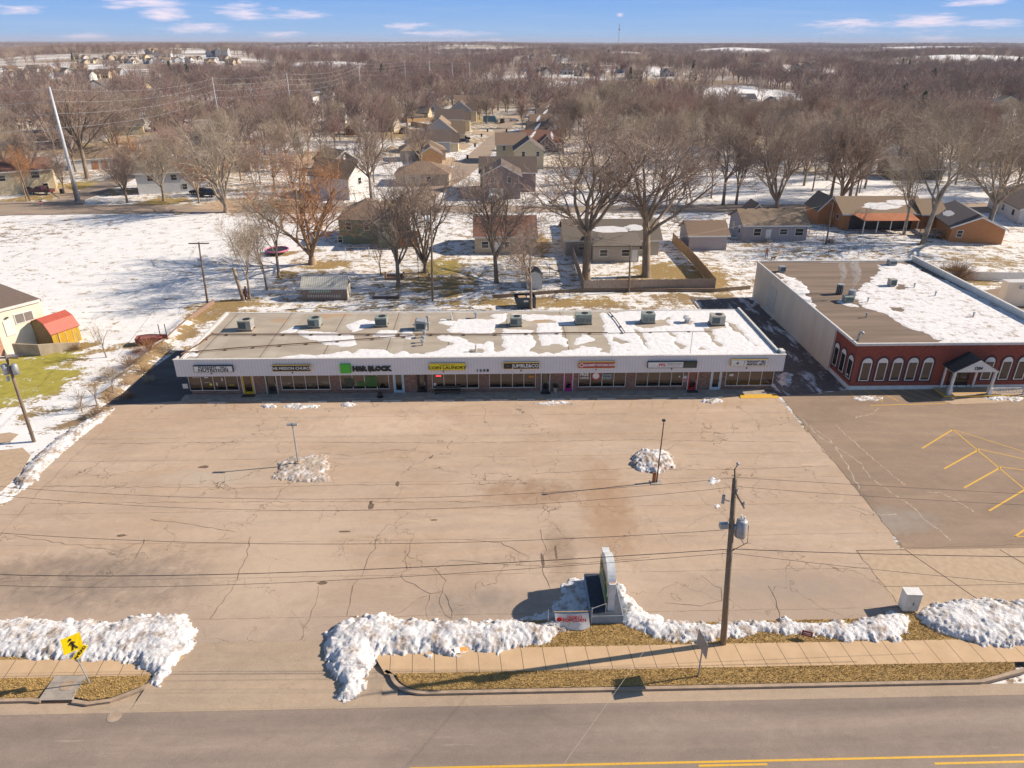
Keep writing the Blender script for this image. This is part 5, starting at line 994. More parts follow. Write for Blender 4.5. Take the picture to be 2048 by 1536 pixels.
def tree(kind,x,y,h,col='g',label=None,group=None,spread=1.,rz=None,lean=0,z=0.,name='bare_tree'):
    tm,cm=PROTO[kind]; s_=h/10.; rz=random.uniform(0,6.28) if rz is None else rz
    t=T(name,label or 'bare tree','tree',(x,y,z),rz,group); t.scale=(s_*spread,s_*spread,s_)
    if lean: t.rotation_euler=(0,R(lean),rz*0)
    a=bpy.data.objects.new('trunk',tm);b2=bpy.data.objects.new('crown',cm)
    for o,mm in((a,TM[col][0]),(b2,TM[col][1])):
        COL.objects.link(o); o.parent=t
        if mm is not o.data.materials[0]: o.material_slots[0].link='OBJECT'; o.material_slots[0].material=mm
    TREES.append((x,y,h)); return t
def tp(kind,px,py,top,col='g',label=None,**k):
    p=G(px,py); h=hgt(px,py,top); return tree(kind,p.x,p.y,h*1.02,col,label,**k)
tp('slim1',500,598,432,'p','scraggly pale tree with crooked limbs beside the dead snag',spread=1.)
tp('slim0',534,580,440,'g','thin young tree between the scraggly tree and the wide orange tree')
tp('slim1',558,555,360,'p','slender tall tree just behind the trampoline ring, rising left of the big orange tree',spread=1.1)
tp('vase0',625,528,292,'o','large many stemmed tree with orange twigs in the snowy yard',spread=1.12)
tp('vase1',453,425,212,'p','tall pale vase shaped tree at the roadside left of the orange tree',spread=.85)
tp('round1',328,402,262,'p','rounded bare tree in a patch of tan grass before the pale split level house')
tp('round0',797,572,345,'g','bare tree in the yard in front of the green house')
tp('young',762,553,466,'g','sapling in the yard between the storage shed and the green house')
tp('vase1',852,545,300,'g','brushy many stemmed tree beside the yard light pole right of the green house',spread=.75)
tp('round2',993,565,322,'g','spreading bare tree in front of the tan rear house')
tp('slim0',1062,618,440,'g','young bare tree in front of the small white garden shed',spread=1.1)
tp('oak0',1172,560,222,'g','huge dark bare tree inside the left half of the fenced yard',spread=1.2)
tp('oak1',1292,553,235,'g','huge spreading dark tree inside the right half of the fenced yard',spread=1.3)
tp('slim1',1845,488,205,'p','tall leaning pale tree behind the brick building',spread=1.25,rz=0,lean=7)
tp('oak2',1965,482,220,'p','big leaning tree growing against the orange gabled house',spread=1.,rz=0,lean=6)
tp('slim0',1808,470,290,'p','thin pale tree between the orange porch house and the leaning tree')
tp('oak2',743,405,235,'g','tall bare tree by the street in front of the white gabled house',spread=.8)
tp('young',837,557,440,'g','very thin pole like tree in the middle of the snowy back yards',spread=.4)
tp('vase0',860,500+20,330,'r','dark brushy tree left of the yard light pole',spread=.6) if 0 else None
tp('oak1',175,357,140,'g','big bare tree behind the steel transmission pole',spread=.95); tp('round2',240,330,190,'g','bare tree behind the carport end of the long ranch house'); tp('slim0',330,300,200,'g','bare tree on the lawn behind the ranch house')
tp('oak0',205,348+6,255,'g','small dark tree on the lawn by the side street',spread=.8) if 0 else None
tp('round0',72,385,250,'g','bare tree in front of the cream house at the left edge',spread=.8); tp('round1',590,300,185,'g','wide dark tree on the curve of the far drive',spread=1.1)
tp('round0',1213,398+10,320,'g','small bare tree by the road behind the fenced yard',spread=.7)
tp('oak2',1437,330,225,'p','pale tree at the near edge of the park'); 
tp('brush1',1215,250,160,'p','very pale bushy tree standing above the woods right of the street',spread=1.5)
tp('round2',70,600-222,262,'r','reddish bare tree by the roof of the cream house',spread=.7) if 0 else None
PK=[(1446,409,240,'oak2','leaning bare tree at the roadside, first of the park row from the left'),(1472,409,245,'round0','dark bare tree beside the leaning one at the left end of the park row'),(1553,417,225,'vase1','forked bare tree at the roadside behind the lavender house'),(1660,403,235,'oak0','bare tree at the roadside behind the orange porch house, left of a close trio'),(1680,407,240,'vase0','forked tree in the middle of the close trio behind the porch roof'),(1698,402,232,'oak1','dark trunked tree on the right of the close trio behind the porch roof')]
for px,py,tpy,kd,lb in PK: tp(kd,px,py,tpy,'g',lb,spread=.9)
rg=random.Random(21)
def clear(x,y,d=5.):
    return all((x-a)**2+(y-b)**2>d*d for a,b,_ in TREES)
BLOCK=[CROSS,WEST,NST,RES]
# houses are kept clear of random trees: (x,y,radius)
HSPOT=[]
def hs(px,py,r): p=G(px,py); HSPOT.append((p.x,p.y+r*.6,r)); return p
for px,py,r in((868,372,10),(1012,324,8),(1051,337,8),(863,305,9),(880,284,9),(899,263,8),(921,244,8),(932,228,8),(1084,304,9),(1092,284,9),(1094,266,9),(1104,250,9),(1108,236,9),(745,488,10),(1010,505,8),(1235,500,14),(1420,500,7),(1535,480,10),(1735,472,16),(1945,490,12),(2030,455,8),(1000,397,9),(1035,345,9),(45,380,10),(205,335,11),(335,385,9),(845,320,7),(715,395,6),(880,222,7),(410,290,10),(360,275,8),(500,245,9),(1830,365,9),(120,262,8),(20,275,9),(245,272,10),(800,385,9),(470,330,8),(620,205,9),(730,205,6),(565,215,6),(130,310,8)): hs(px,py,r)
MIDH=[]; _r7=random.Random(77)
for _ in range(400):
    if len(MIDH)>=26: break
    px,py=_r7.uniform(5,900),_r7.uniform(158,248); p=G(px,py)
    if all((p.x-a)**2+(p.y-b2)**2>(c_+11)**2 for a,b2,c_ in HSPOT) and not(px>760 and py<215): MIDH.append((px,py)); hs(px,py,9)
def okp(x,y,d=5.):
    X_,Y_=np.array([x]),np.array([y])
    for p in BLOCK:
        if inside(X_,Y_,p)[0] or pdist(X_,Y_,p)[0]<1.6: return False
    if any((x-a)**2+(y-b)**2<r*r for a,b,r in HSPOT): return False
    return clear(x,y,d)
def fill(n,x0,x1,y0,y1,hh,kinds,cols,label,group,d=5.,sp=(.8,1.1),cond=None,tries=40):
    cond=cond or (lambda a,b2: not any(rell(i,a,b2)[0]**2<1.1 and -1.6<rell(i,a,b2)[1]<1 for i in range(len(RISE)) if RISE[i][7]=='f'))
    c_=0
    for _ in range(n*tries):
        if c_>=n: break
        x,y=rg.uniform(x0,x1),rg.uniform(y0,y1)
        if abs(x)>.78*y+6 or not okp(x,y,d) or(cond and not cond(x,y)): continue
        tree(rg.choice(kinds),x,y,rg.uniform(*hh),rg.choice(cols),label,group=group,spread=rg.uniform(*sp),z=hz(x,y)); c_+=1
    return c_
fill(46,26,150,158,212,(13,18),['slim0','slim1','oak2','round1','oak0'],['g','g','p'],'bare park tree standing in snow beyond the cross road','park trees on the snow',5.,(.7,.95))
fill(14,100,190,158,240,(14,19),['oak0','oak2','round0'],['g','p','r'],'bare tree at the right end of the snowy park','trees at the right end of the park',6)
fill(78,20,185,212,292,(12,17),['oak0','oak1','brush0','brush1','round0','round2'],['g','g','r','p'],'bare tree in the near edge of the woods behind the park','trees at the near edge of the woods',6.,(.9,1.2))
fill(74,-260,-14,175,330,(9,15),['oak1','round0','round1','round2','vase1','oak2'],['g','g','r','p'],'bare yard tree among the houses left of the straight street','yard trees among the left houses',8.)
fill(16,-130,-25,150+8,185,(8,13),['round1','round2','slim0'],['g','o','r'],'smaller bare tree beside the cross road among the left houses','small trees beside the cross road',7.)
fill(22,-60,60,300,420,(10,14),['round0','round2','brush0'],['g','p','r'],'bare tree around the far end of the straight street','trees around the far end of the street',8.)
# the far woods: uncountable, one object made of instanced low trees
src=bpy.data.collections.new('wood_source')
WM=[m_twig,m_twig_r,m_twig_p,m_twig,m_twig_r]
WM=[M('wood_a',(.30,.225,.19),.95,(.23,.17,.15),.2),M('wood_b',(.32,.21,.185),.95,(.24,.16,.145),.2),M('wood_c',(.50,.40,.32),.95,(.40,.31,.25),.2),M('wood_d',(.25,.20,.175),.95,(.19,.15,.135),.2),m_ever]
for i in range(5):
    if i<4:
        TR,CR_=grow(40+i,['round','brush','round','oak'][i],.050,1); me=tubes_mesh('wood_tree',TR+CR_,WM[i])
    else:
        mb=MB(); r2=random.Random(3)
        for k in range(260):
            z=r2.uniform(.5,9.5); rr_=(9.8-z)*.28; a=r2.uniform(0,6.28); c_=Vector((math.cos(a)*rr_*r2.uniform(.4,1),math.sin(a)*rr_*r2.uniform(.4,1),z)); u=Vector((r2.gauss(0,1),r2.gauss(0,1),r2.gauss(0,.5))).normalized()*.6; v_=Vector((r2.gauss(0,1),r2.gauss(0,1),r2.gauss(0,.5))).normalized()*.6; mb.poly([c_-u,c_+v_,c_+u])
        me=bpy.data.meshes.new('cedar'); me.from_pydata(mb.v,[],mb.f); me.materials.append(m_ever)
    o=bpy.data.objects.new('wood_%s'%'abcde'[i],me); src.objects.link(o)
rs=np.random.RandomState(5); pts=[]
FH=[(205,120,210,11),(120,115,60,7),(440,118,60,7),(1090,113,60,6),(1200,140,150,8),(1560,138,70,6),(1600,212,70,9),(1960,205,70,12),(350,108,60,3),(600,104,40,3),(1275,97,20,3)]
def rows(r0,r1,step,scale,jit=.5,dens=1.):
    y=r0
    while y<r1:
        hw=y*.80+40; n=int(2*hw/step); x=np.linspace(-hw,hw,n)+rs.uniform(-jit,jit,n)*step; yy=y+rs.uniform(-jit,jit,n)*step
        k=rs.rand(n)<dens; x,yy=x[k],yy[k]; n=len(x)
        pts.append(np.stack([x,yy,scale*rs.uniform(.75,1.3,n)],1)); y+=step
rows(230,700,7.4,1.25); rows(700,1500,10,1.35); rows(1500,3200,19,1.9); rows(3200,7000,42,3.4); rows(7000,14000,85,5.2)
PT=np.concatenate(pts); x,y=PT[:,0],PT[:,1]; r_=np.hypot(x,y)
keep=np.ones(len(x),bool)
for i,e in enumerate(RISE):
    u,v=rell(i,x,y)
    if e[7]=='f': q=fbm(x/60,y/60,3,600+i)*.9; keep&=~((u*u<.65+q)&(v>-1.3-q)&(v<.5+q)&(rs.rand(len(x))<.95))
    else: keep&=~((u*u<1.15)&(v>-2.2)&(v<1.)&(rs.rand(len(x))<.86))
keep&=~((x<20)&(y<560)&(rs.rand(len(x))<.55-.3*np.clip((y-400)/160,0,1)))&~((x>-35)&(x<25)&(y<330))
keep&=~((y<292)&(x<190)&(x>-30)); keep&=~((x>18)&(y<300)&(x<150)&(y<212))
for p in BLOCK: keep&=~(inside(x,y,p)|(pdist(x,y,p)<4))
for a,b2,c_ in HSPOT: keep&=((x-a)**2+(y-b2)**2>(c_*1.1)**2)
dn=fbm(x/160,y/160,3,77); keep&=~((dn<.36)&(r_>450)&(rs.rand(len(x))<.8))
TXY=np.array([(a,b2) for a,b2,_ in TREES])
PT=PT[keep]; x,y=PT[:,0],PT[:,1]
z=hills(x,y)
near=(y<420); kk=np.ones(len(x),bool); idx=np.where(near)[0]
for i in idx:
    if ((TXY[:,0]-x[i])**2+(TXY[:,1]-y[i])**2).min()<20: kk[i]=False
PT,x,y,z=PT[kk],x[kk],y[kk],z[kk]; n=len(x); print('wood instances',n)
me=bpy.data.meshes.new('distant_woods'); me.vertices.add(n); me.vertices.foreach_set('co',np.stack([x,y,z-.2],1).ravel())
sp_=fbm(x/220,y/90,3,91)
ci=rs.choice(4,n,p=[.4,.3,.08,.22]); ci=np.where((sp_>.60)&(rs.rand(n)<.6),2,ci); ci=np.where(rs.rand(n)<.006,4,ci)
for nm,tp_,a in(('wscale','FLOAT',PT[:,2]),('wrot','FLOAT',rs.uniform(0,6.28,n)),('wid','INT',ci)):
    at=me.attributes.new(nm,tp_,'POINT'); at.data.foreach_set('value',a.astype(np.float32 if tp_=='FLOAT' else np.int32))
wo=bpy.data.objects.new('distant_woods',me); COL.objects.link(wo); tag(wo,'bare brown winter woods covering the land to the horizon','woods',kind='stuff')
ng=bpy.data.node_groups.new('scatter','GeometryNodeTree'); ng.interface.new_socket('Geometry',in_out='INPUT',socket_type='NodeSocketGeometry'); ng.interface.new_socket('Geometry',in_out='OUTPUT',socket_type='NodeSocketGeometry')
gi=ng.nodes.new('NodeGroupInput');go=ng.nodes.new('NodeGroupOutput'); ip=ng.nodes.new('GeometryNodeInstanceOnPoints'); ci_=ng.nodes.new('GeometryNodeCollectionInfo'); ci_.inputs['Collection'].default_value=src; ci_.inputs['Separate Children'].default_value=True
def na_(nm,t): a=ng.nodes.new('GeometryNodeInputNamedAttribute'); a.data_type=t; a.inputs['Name'].default_value=nm; return a.outputs['Attribute']
ng.links.new(gi.outputs[0],ip.inputs['Points']); ng.links.new(ci_.outputs[0],ip.inputs['Instance']); ip.inputs['Pick Instance'].default_value=True; ng.links.new(na_('wid','INT'),ip.inputs['Instance Index'])
cx=ng.nodes.new('ShaderNodeCombineXYZ'); ng.links.new(na_('wrot','FLOAT'),cx.inputs[2]); er=ng.nodes.new('FunctionNodeEulerToRotation'); ng.links.new(cx.outputs[0],er.inputs[0]); ng.links.new(er.outputs[0],ip.inputs['Rotation'])
cs=ng.nodes.new('ShaderNodeCombineXYZ'); sc_=na_('wscale','FLOAT'); [ng.links.new(sc_,cs.inputs[i]) for i in range(2)]
mm_=ng.nodes.new('ShaderNodeMath'); mm_.operation='MINIMUM'; ng.links.new(sc_,mm_.inputs[0]); mm_.inputs[1].default_value=1.55; ng.links.new(mm_.outputs[0],cs.inputs[2]); ng.links.new(cs.outputs[0],ip.inputs['Scale'])
ng.links.new(ip.outputs[0],go.inputs[0]); md=wo.modifiers.new('scatter','NODES'); md.node_group=ng
# ================================================================= houses
def siding(name,c,dark=None,per=.22): return lines(name,c,dark or tuple(v*.6 for v in c),per,2,.14,.8)
s_green=siding('sage_siding',(.24,.28,.19)); s_tan=siding('tan_siding',(.58,.47,.34)); s_lav=siding('lavender_siding',(.40,.36,.38)); s_white=siding('white_siding',(.72,.71,.69)); s_cream=siding('cream_siding',(.70,.58,.38))
s_grey=siding('grey_siding',(.42,.42,.44)); s_orange=brick('orange_brick',(.50,.20,.08),(.44,.18,.07),(.36,.2,.1)); s_purple=siding('mauve_siding',(.27,.21,.21)); s_yellow=siding('yellow_siding',(.72,.52,.14)); s_osid=siding('orange_siding',(.55,.24,.10)); s_blue=siding('blue_grey_siding',(.36,.42,.50)); s_beige=siding('beige_siding',(.50,.43,.35))
def shingle(n,c): return M(n,c,.95,tuple(v*.72 for v in c),9,bs=.2,bsc=15)
r_brown=shingle('brown_shingle',(.27,.185,.13)); r_tan=shingle('tan_shingle',(.30,.22,.15)); r_grey=shingle('grey_shingle',(.20,.17,.14)); r_dark=shingle('dark_shingle_roof',(.16,.12,.10)); r_red=shingle('red_brown_shingle',(.24,.12,.085)); r_slate=shingle('slate_shingle',(.13,.12,.13)); r_pale=shingle('pale_shingle',(.40,.34,.29))
m_copper=lines('copper_sheet',(.52,.20,.08),(.25,.09,.03),.6,0,.1,.5,(.40,.15,.06),1.)
m_deck=lines('deck_boards',(.34,.16,.07),(.12,.05,.02),.25,2,.2,.8)
def house(name,label,x,y,rz,w_,d_,h_,rise,rtype,wall,roof,cat='house',wins=(),doors=(),group=None,over=.4,z=0.,chim=False,garage=None,snowp=None,par=None,loc=None,porch=None):
    """front faces local -y; origin at the middle of the front wall"""
    if par is None: t=T(name,label,cat,(x,y,z),R(rz),group)
    else: t=T(name,None,None,(x,y,z),R(rz)); t.parent=par
    a=w_/2; m=MB()
    if rtype=='x': m.ext([(0,-.3),(d_,-.3),(d_,h_),(d_/2,h_+rise),(0,h_)],-a,a,'x')
    elif rtype=='y': m.ext([(-a,-.3),(a,-.3),(a,h_),(0,h_+rise),(-a,h_)],0,d_,'y')
    elif rtype=='shed': m.ext([(0,-.3),(d_,-.3),(d_,h_+rise),(0,h_)],-a,a,'x')
    elif rtype=='barn': m.ext([(-a,-.3),(a,-.3),(a,h_),(a*.6,h_+rise*.7),(0,h_+rise),(-a*.6,h_+rise*.7),(-a,h_)],0,d_,'y')
    else: m.box(-a,a,0,d_,-.3,h_)
    wl=m.build('wall',wall,t)
    k=over*rise/(d_/2) if rtype in('x',) else over*rise/a if rtype=='y' else 0; th=.16; m=MB(); g=.01
    if rtype=='x': m.ext([(-over,h_-k+g),(d_/2,h_+rise+g),(d_+over,h_-k+g),(d_+over,h_-k+th),(d_/2,h_+rise+th),(-over,h_-k+th)],-a-over,a+over,'x')
    elif rtype=='y': m.ext([(-a-over,h_-k+g),(0,h_+rise+g),(a+over,h_-k+g),(a+over,h_-k+th),(0,h_+rise+th),(-a-over,h_-k+th)],-over,d_+over,'y')
    elif rtype=='shed': m.ext([(-over,h_+g),(d_+over,h_+rise+g),(d_+over,h_+rise+th),(-over,h_+th)],-a-over,a+over,'x')
    elif rtype=='barn': m.ext([(-a-.1,h_-.1),(-a*.6,h_+rise*.7+g),(0,h_+rise+g),(a*.6,h_+rise*.7+g),(a+.1,h_-.1),(a+.14,h_-.02),(a*.62,h_+rise*.7+.1),(0,h_+rise+.1),(-a*.62,h_+rise*.7+.1),(-a-.14,h_-.02)],-.1,d_+.1,'y')
    else:
        o=over; rl=max(0.05,a-d_/2) if w_>=d_ else 0; ry=0 if w_>=d_ else (d_/2-a)
        c0=[(-a-o,-o),(a+o,-o),(a+o,d_+o),(-a-o,d_+o)]; p=[(-rl,d_/2-ry),(rl,d_/2+ry)] if w_>=d_ else [(0,a),(0,d_-a)]
        e=[(x_,y_,h_+g) for x_,y_ in c0]; r0=(*p[0],h_+rise);r1=(*p[1],h_+rise)
        if w_>=d_: m.poly([e[0],e[1],r1,r0]).poly([e[1],e[2],r1]).poly([e[2],e[3],r0,r1]).poly([e[3],e[0],r0])
        else: m.poly([e[0],e[1],r0]).poly([e[1],e[2],r1,r0]).poly([e[2],e[3],r1]).poly([e[3],e[0],r0,r1])
        m.poly(e[::-1])
    rf=m.build('roof',roof,t)
    if rtype in('x','y'):  # fascia trim
        tm=MB()
        if rtype=='x': tm.box(-a-over,a+over,-over-.03,-over-.002,h_-k-.08,h_-k+th-.01)
        else:
            for s_ in(-1,1): 
                P=[(s_*(a+over),h_-k-.12),(0,h_+rise-.14),(0,h_+rise+th-.02),(s_*(a+over),h_-k+th-.02)]; tm.ext(P if s_<0 else P[::-1],-over-.04,-over-.002,'y')
        tm.build('trim',m_white,t)
    if chim: MB().box(a*.3,a*.3+.7,d_*.45,d_*.45+.7,h_+rise*.4,h_+rise+.9).build('chimney',s_orange if chim==2 else m_offw,rf)
    for q in wins:
        sd_,u,zz,ww,wh=q[:5]; fr=MB();gl=MB()
        if sd_=='f': fr.box(u-ww/2-.09,u+ww/2+.09,-.05,-.003,zz-.09,zz+wh+.09); gl.box(u-ww/2,u+ww/2,-.06,-.052,zz,zz+wh/2-.03).box(u-ww/2,u+ww/2,-.06,-.052,zz+wh/2+.03,zz+wh)
        elif sd_=='l': fr.box(-a-.05,-a-.003,u-ww/2-.09,u+ww/2+.09,zz-.09,zz+wh+.09); gl.box(-a-.06,-a-.052,u-ww/2,u+ww/2,zz,zz+wh)
        else: fr.box(a+.003,a+.05,u-ww/2-.09,u+ww/2+.09,zz-.09,zz+wh+.09); gl.box(a+.052,a+.06,u-ww/2,u+ww/2,zz,zz+wh)
        f_=fr.build('window',m_white,t); gl.build('pane',m_glass,f_)
    for q in doors:
        sd_,u,ww,wh,mt=q; b_=MB()
        if sd_=='f': b_.box(u-ww/2,u+ww/2,-.07,-.003,.0,wh)
        elif sd_=='l': b_.box(-a-.07,-a-.003,u-ww/2,u+ww/2,0,wh)
        else: b_.box(a+.003,a+.07,u-ww/2,u+ww/2,0,wh)
        b_.build('garage_door' if ww>2 else 'door',mt,t)
    if snowp:
        r2=random.Random(int(x*7+y)); 
        for (u0,u1,v0,v1,*dg) in snowp:   # patch on the front slope (rtype x)
            if dg:
                L_=[];R2=[]
                for i in range(9):
                    t_=i/8; uu=u0+(u1-u0)*t_; vv=v0+(v1-v0)*t_; hw_=.55*math.sin(math.pi*(t_*.9+.05))*r2.uniform(.6,1.3)
                    L_.append((uu-hw_,vv*d_/2,h_+rise*vv+th+.02)); R2.append((uu+hw_,vv*d_/2,h_+rise*vv+th+.02))
                m=MB().poly(L_+R2[::-1]); m.build('roof_snow',m_snow,rf); continue
            n=18; m=MB(); pts=[]
            for i in range(n):
                an=2*math.pi*i/n; uu=(u0+u1)/2+(u1-u0)/2*math.cos(an)*r2.uniform(.75,1.1); vv=min(max((v0+v1)/2+(v1-v0)/2*math.sin(an)*r2.uniform(.75,1.1),.02),.98)
                if rtype=='y': yy=vv*d_; pts.append((uu,yy,h_+rise*(1-abs(uu)/a)+th+.02))
                else: yy=vv*d_/2; pts.append((uu,yy,h_+rise*(vv if rtype=='x' else min(vv,1))+th+(.02 if rtype=='x' else -.12)))
            m.poly(pts); m.build('roof_snow',m_snow,rf)
    return t
def hp(px0,px1,py,**k):
    a,b2=G(px0,py),G(px1,py); return (a.x+b2.x)/2,(a.y+b2.y)/2,(b2.x-a.x)
# --- near back gardens
x,y,w_=hp(683,778,488); gh=house('green_house','sage green two level house with brown hip roof and a timber deck on its right',x,y,0,w_+.3,10,4.3,2.6,'hip',s_green,r_brown,wins=[('f',-2.6,2.5,.8,1.3),('f',.5,2.5,.8,1.3),('f',-4.3,.3,.7,1.1)])
bx_=MB(); x2=G(787,495).x-x; by=G(787,495).y-y
e=T('wing',None,None,(G(785,496).x-x,G(785,496).y-y,0)); e.parent=gh
MB().ext([(-2.3,-.3),(2.3,-.3),(2.3,4.6),(0,6.1),(-2.3,4.6)],0,6,'y').build('wall',s_green,e); MB().ext([(-2.7,4.4),(0,6.15),(2.7,4.4),(2.7,4.56),(0,6.35),(-2.7,4.56)],-.3,5,'y').build('roof',r_brown,e)
m=MB()
for s_ in(-1,1): m.ext([(s_*2.72,4.3),(0,6.05),(0,6.38),(s_*2.72,4.6)],-.34,-.302,'y')
m.build('trim',m_white,e)
for u,z_ in((-1.6,2.6),(1.55,2.4)): f_=MB().box(u-.42,u+.42,-.05,-.003,z_,z_+1.6).build('window',m_white,e); MB().box(u-.33,u+.33,-.06,-.052,z_+.1,z_+1.5).build('pane',m_glass,f_)
p=G(818,497); dk=T('timber_deck','orange brown raised timber deck attached beside the green house','deck',(p.x,p.y,0)); MB().box(-1.9,1.6,0,3.2,2.0,2.12).build('floor',m_deck,dk); MB().box(-1.9,1.6,-.03,.03,2.12,2.95).box(1.55,1.6,.03,3.2,2.12,2.95).build('railing',m_deck,dk)
for a,b2 in((-1.8,.1),(1.5,.1),(1.5,3.1)): MB().box(a-.08,a+.08,b2-.08,b2+.08,0,2.0).build('post',m_deck,dk)
MB().box(-1.6,1.5,.05,.12,.2,1.9).build('skirt',m_deck,dk)
p=G(822,470); g_=T('patio_umbrella','pink patio umbrella on the timber deck','umbrella',(p.x,dk.location.y+1.5,2.12)); MB().cyl(0,0,0,2.2,.03).build('pole',m_white,g_); MB().tube([(0,0,1.75),(0,0,2.3)],[1.1,.05],8).build('canopy',M('pink_cloth',(.62,.30,.42),.8),g_)
x,y,w_=hp(950,1072,507); house('tan_house','tan single storey house with a large brown gable roof behind the spreading bare tree',x,y,0,w_,9.5,2.9,2.3,'x',s_tan,r_red,wins=[('f',-3.4,1.0,1.1,1.0),('f',.2,1.0,.8,1.0),('f',2.9,1.0,1.4,1.0)],doors=[('f',-1.3,.9,2.0,m_white)],over=.3)
x,y,w_=hp(1187,1275,524); gy_=house('grey_roofed_house','low house with a wide grey brown roof partly under snow inside the fenced yard',x,y+4,0,15.5,9,2.7,2.2,'x',s_beige,r_grey,wins=[('f',-5,1.,1.2,1.),('f',5,1.,1.2,1.)],snowp=[(-3.5,3.2,.25,.62),(2,5.6,.35,.7)],over=.5)
house('rear_wing',None,0,-4.,0,7.4,4.2,2.6,.9,'shed',s_beige,r_grey,par=gy_,wins=[('f',-2,1.,1.2,1.),('f',1.5,1.,1.2,1.)],doors=[('f',3,.9,2.,m_white)])
x,y,w_=hp(1376,1452,500); house('lavender_garage','lavender garage with a brown gable roof left of the lavender house',x,y,0,w_,6.5,2.6,1.6,'x',s_lav,r_brown,cat='garage')
x,y,w_=hp(1487,1608,482); lh=house('lavender_house','lavender single storey house with white trimmed windows and tan brown gable roof',x,y,0,w_+.6,8,2.9,1.9,'x',s_lav,r_tan,wins=[('f',-3.2,1.,1.2,1.2),('f',1.5,1.2,1.3,.9),('f',4.3,1.,1.4,1.2),('l',2.,1.,.9,1.2),('l',5.5,1.,.9,1.2)],doors=[('f',-1.2,.95,2.1,m_white)])
house('front_gable',None,-1.5,6,0,4.5,4,2.9,2.4,'y',s_lav,r_brown,par=lh)
for k_ in(-4.4,-2.5,-.4,2.5): MB().cyl(k_,3.9,4.7,5.1,.09,n=6).build('roof_vent',m_dark,lh)
MB().box(-1.7,-.7,-1.2,-.08,0,.5).build('steps',m_concg,lh)
x,y,w_=hp(1690,1850,462); oh=house('orange_brick_house','long orange brick house with a brown roof and copper coloured metal porch',x,y+1.5,0,w_+.5,9,3.0,2.2,'x',s_orange,r_tan,wins=[('l',2.,1.6,.9,.7),('l',4.4,1.6,.9,.7)],snowp=[(-4,4.,.15,.6),(1,6.,.4,.8)])
m=MB(); hw=w_/2; m.poly([(-hw+2.2,-3.4,2.35),(hw-2.4,-3.4,2.35),(hw-2.6,.2,3.15),(-hw+1.0,.2,3.15)]).poly([(-hw+2.2,-3.4,2.28),(hw-2.4,-3.4,2.28),(hw-2.6,.2,3.08),(-hw+1.0,.2,3.08)]); m.build('porch_roof',m_copper,oh)
for k_ in range(5): u=-hw+2.4+k_*(2*hw-5.0)/4; MB().box(u-.07,u+.07,-3.3,-3.16,0,2.27).build('porch_post',m_white,oh)
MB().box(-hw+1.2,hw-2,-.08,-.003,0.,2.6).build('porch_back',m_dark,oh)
house('side_wing',None,-w_/2-1.2,4.,0,4.0,6,3.0,2.2,'y',s_orange,r_grey,par=oh)
house('side_wing',None,w_/2+1.6,-.6,0,4.4,7,3.0,2.0,'x',s_orange,r_tan,par=oh)
x,y,w_=hp(1880,2010,488); ob=house('orange_gabled_house','orange sided house with a dark low roof and snow patches right of the leaning trees',x+.7,y+.5,-14,8.5,14,2.7,1.9,'y',s_osid,r_slate,wins=[('f',-2.8,1.,.8,1.1)],doors=[],snowp=[(-3.6,-2.,.4,.7)])
p=G(1872,478); dk=T('side_deck','low grey deck with open railing left of the orange gabled house','deck',(p.x,p.y,0),R(-14)); MB().box(-3,1,0,3.,.9,1.0).build('floor',m_pole,dk); MB().box(-3,1,-.03,.03,1.75,1.85).box(-3,1,-.03,.03,1.35,1.4).build('railing',m_pole,dk)
for u in(-2.9,-1.6,-.3,.9): MB().box(u-.06,u+.06,-.06,.06,0,1.85).build('post',m_pole,dk)
p=G(2032,452); house('white_long_house','pale sided house with dark brown roof at the right edge beside the road',p.x+6,p.y+1,-14,9,16,2.8,1.8,'y',s_white,r_dark,wins=[('l',3,1,1,1.1),('l',8,1,1,1.1)])
p=G(1832,360); house('park_house','low olive brown house half hidden among the park trees',p.x,p.y,-4,13,9,2.8,1.8,'x',siding('olive_siding',(.20,.17,.12)),r_grey,wins=[('f',-3,1.,1.1,1.),('f',2,1.,1.4,1.)])
# --- garden sheds and yard things
p=G(650,601); sd2=house('storage_shed','cream metal storage shed with a ribbed roof and mauve front behind the strip mall',p.x,93.3,0,6.1,2.8,1.75,1.05,'x',lines('shed_front',(.26,.20,.18),(.10,.07,.06),.2,0,.3),lines('shed_roof',(.66,.64,.56),(.38,.36,.30),.30,0,.25,.5),cat='shed',over=.12)
MB().box(-2.0,.9,-.06,-.01,1.15,1.5).build('green_band',lines('green_slats',(.35,.5,.42),(.08,.1,.09),.24,0,.45),sd2); MB().box(-2.3,2.2,-.06,-.01,.45,.85).build('slat_band',lines('pale_slats',(.50,.46,.42),(.10,.07,.06),.24,0,.45),sd2)
MB().box(3.053,3.09,.2,2.6,0,1.7).build('side_panel',m_cream,sd2)
p=G(1069,579); w1=house('garden_shed','small white garden shed with a brown gambrel roof',p.x,p.y,0,2.2,2.4,1.7,1.0,'barn',s_white,r_grey,cat='shed')
p=G(555,507); tr=T('trampoline','round black trampoline with a pink rim in the snowy yard','trampoline',(p.x,p.y,0)); MB().tube([(0,0,.62),(0,0,.66)],1.75,28).build('mat',m_dark,tr); m=MB(); m.tube([(1.85*math.cos(a),1.85*math.sin(a),.68) for a in np.linspace(0,2*math.pi,29)],.14,6,caps=False); m.build('rim',M('pink_pad',(.62,.16,.30),.7),tr)
for k_ in range(6): a=k_*math.pi/3; MB().cyl(1.7*math.cos(a),1.7*math.sin(a),0,.62,.03,n=5).build('leg',m_steel,tr)
p=G(790,558); pw=T('log_playhouse','low log frame with two small gable ends under the bare tree','play frame',(p.x,p.y,0))
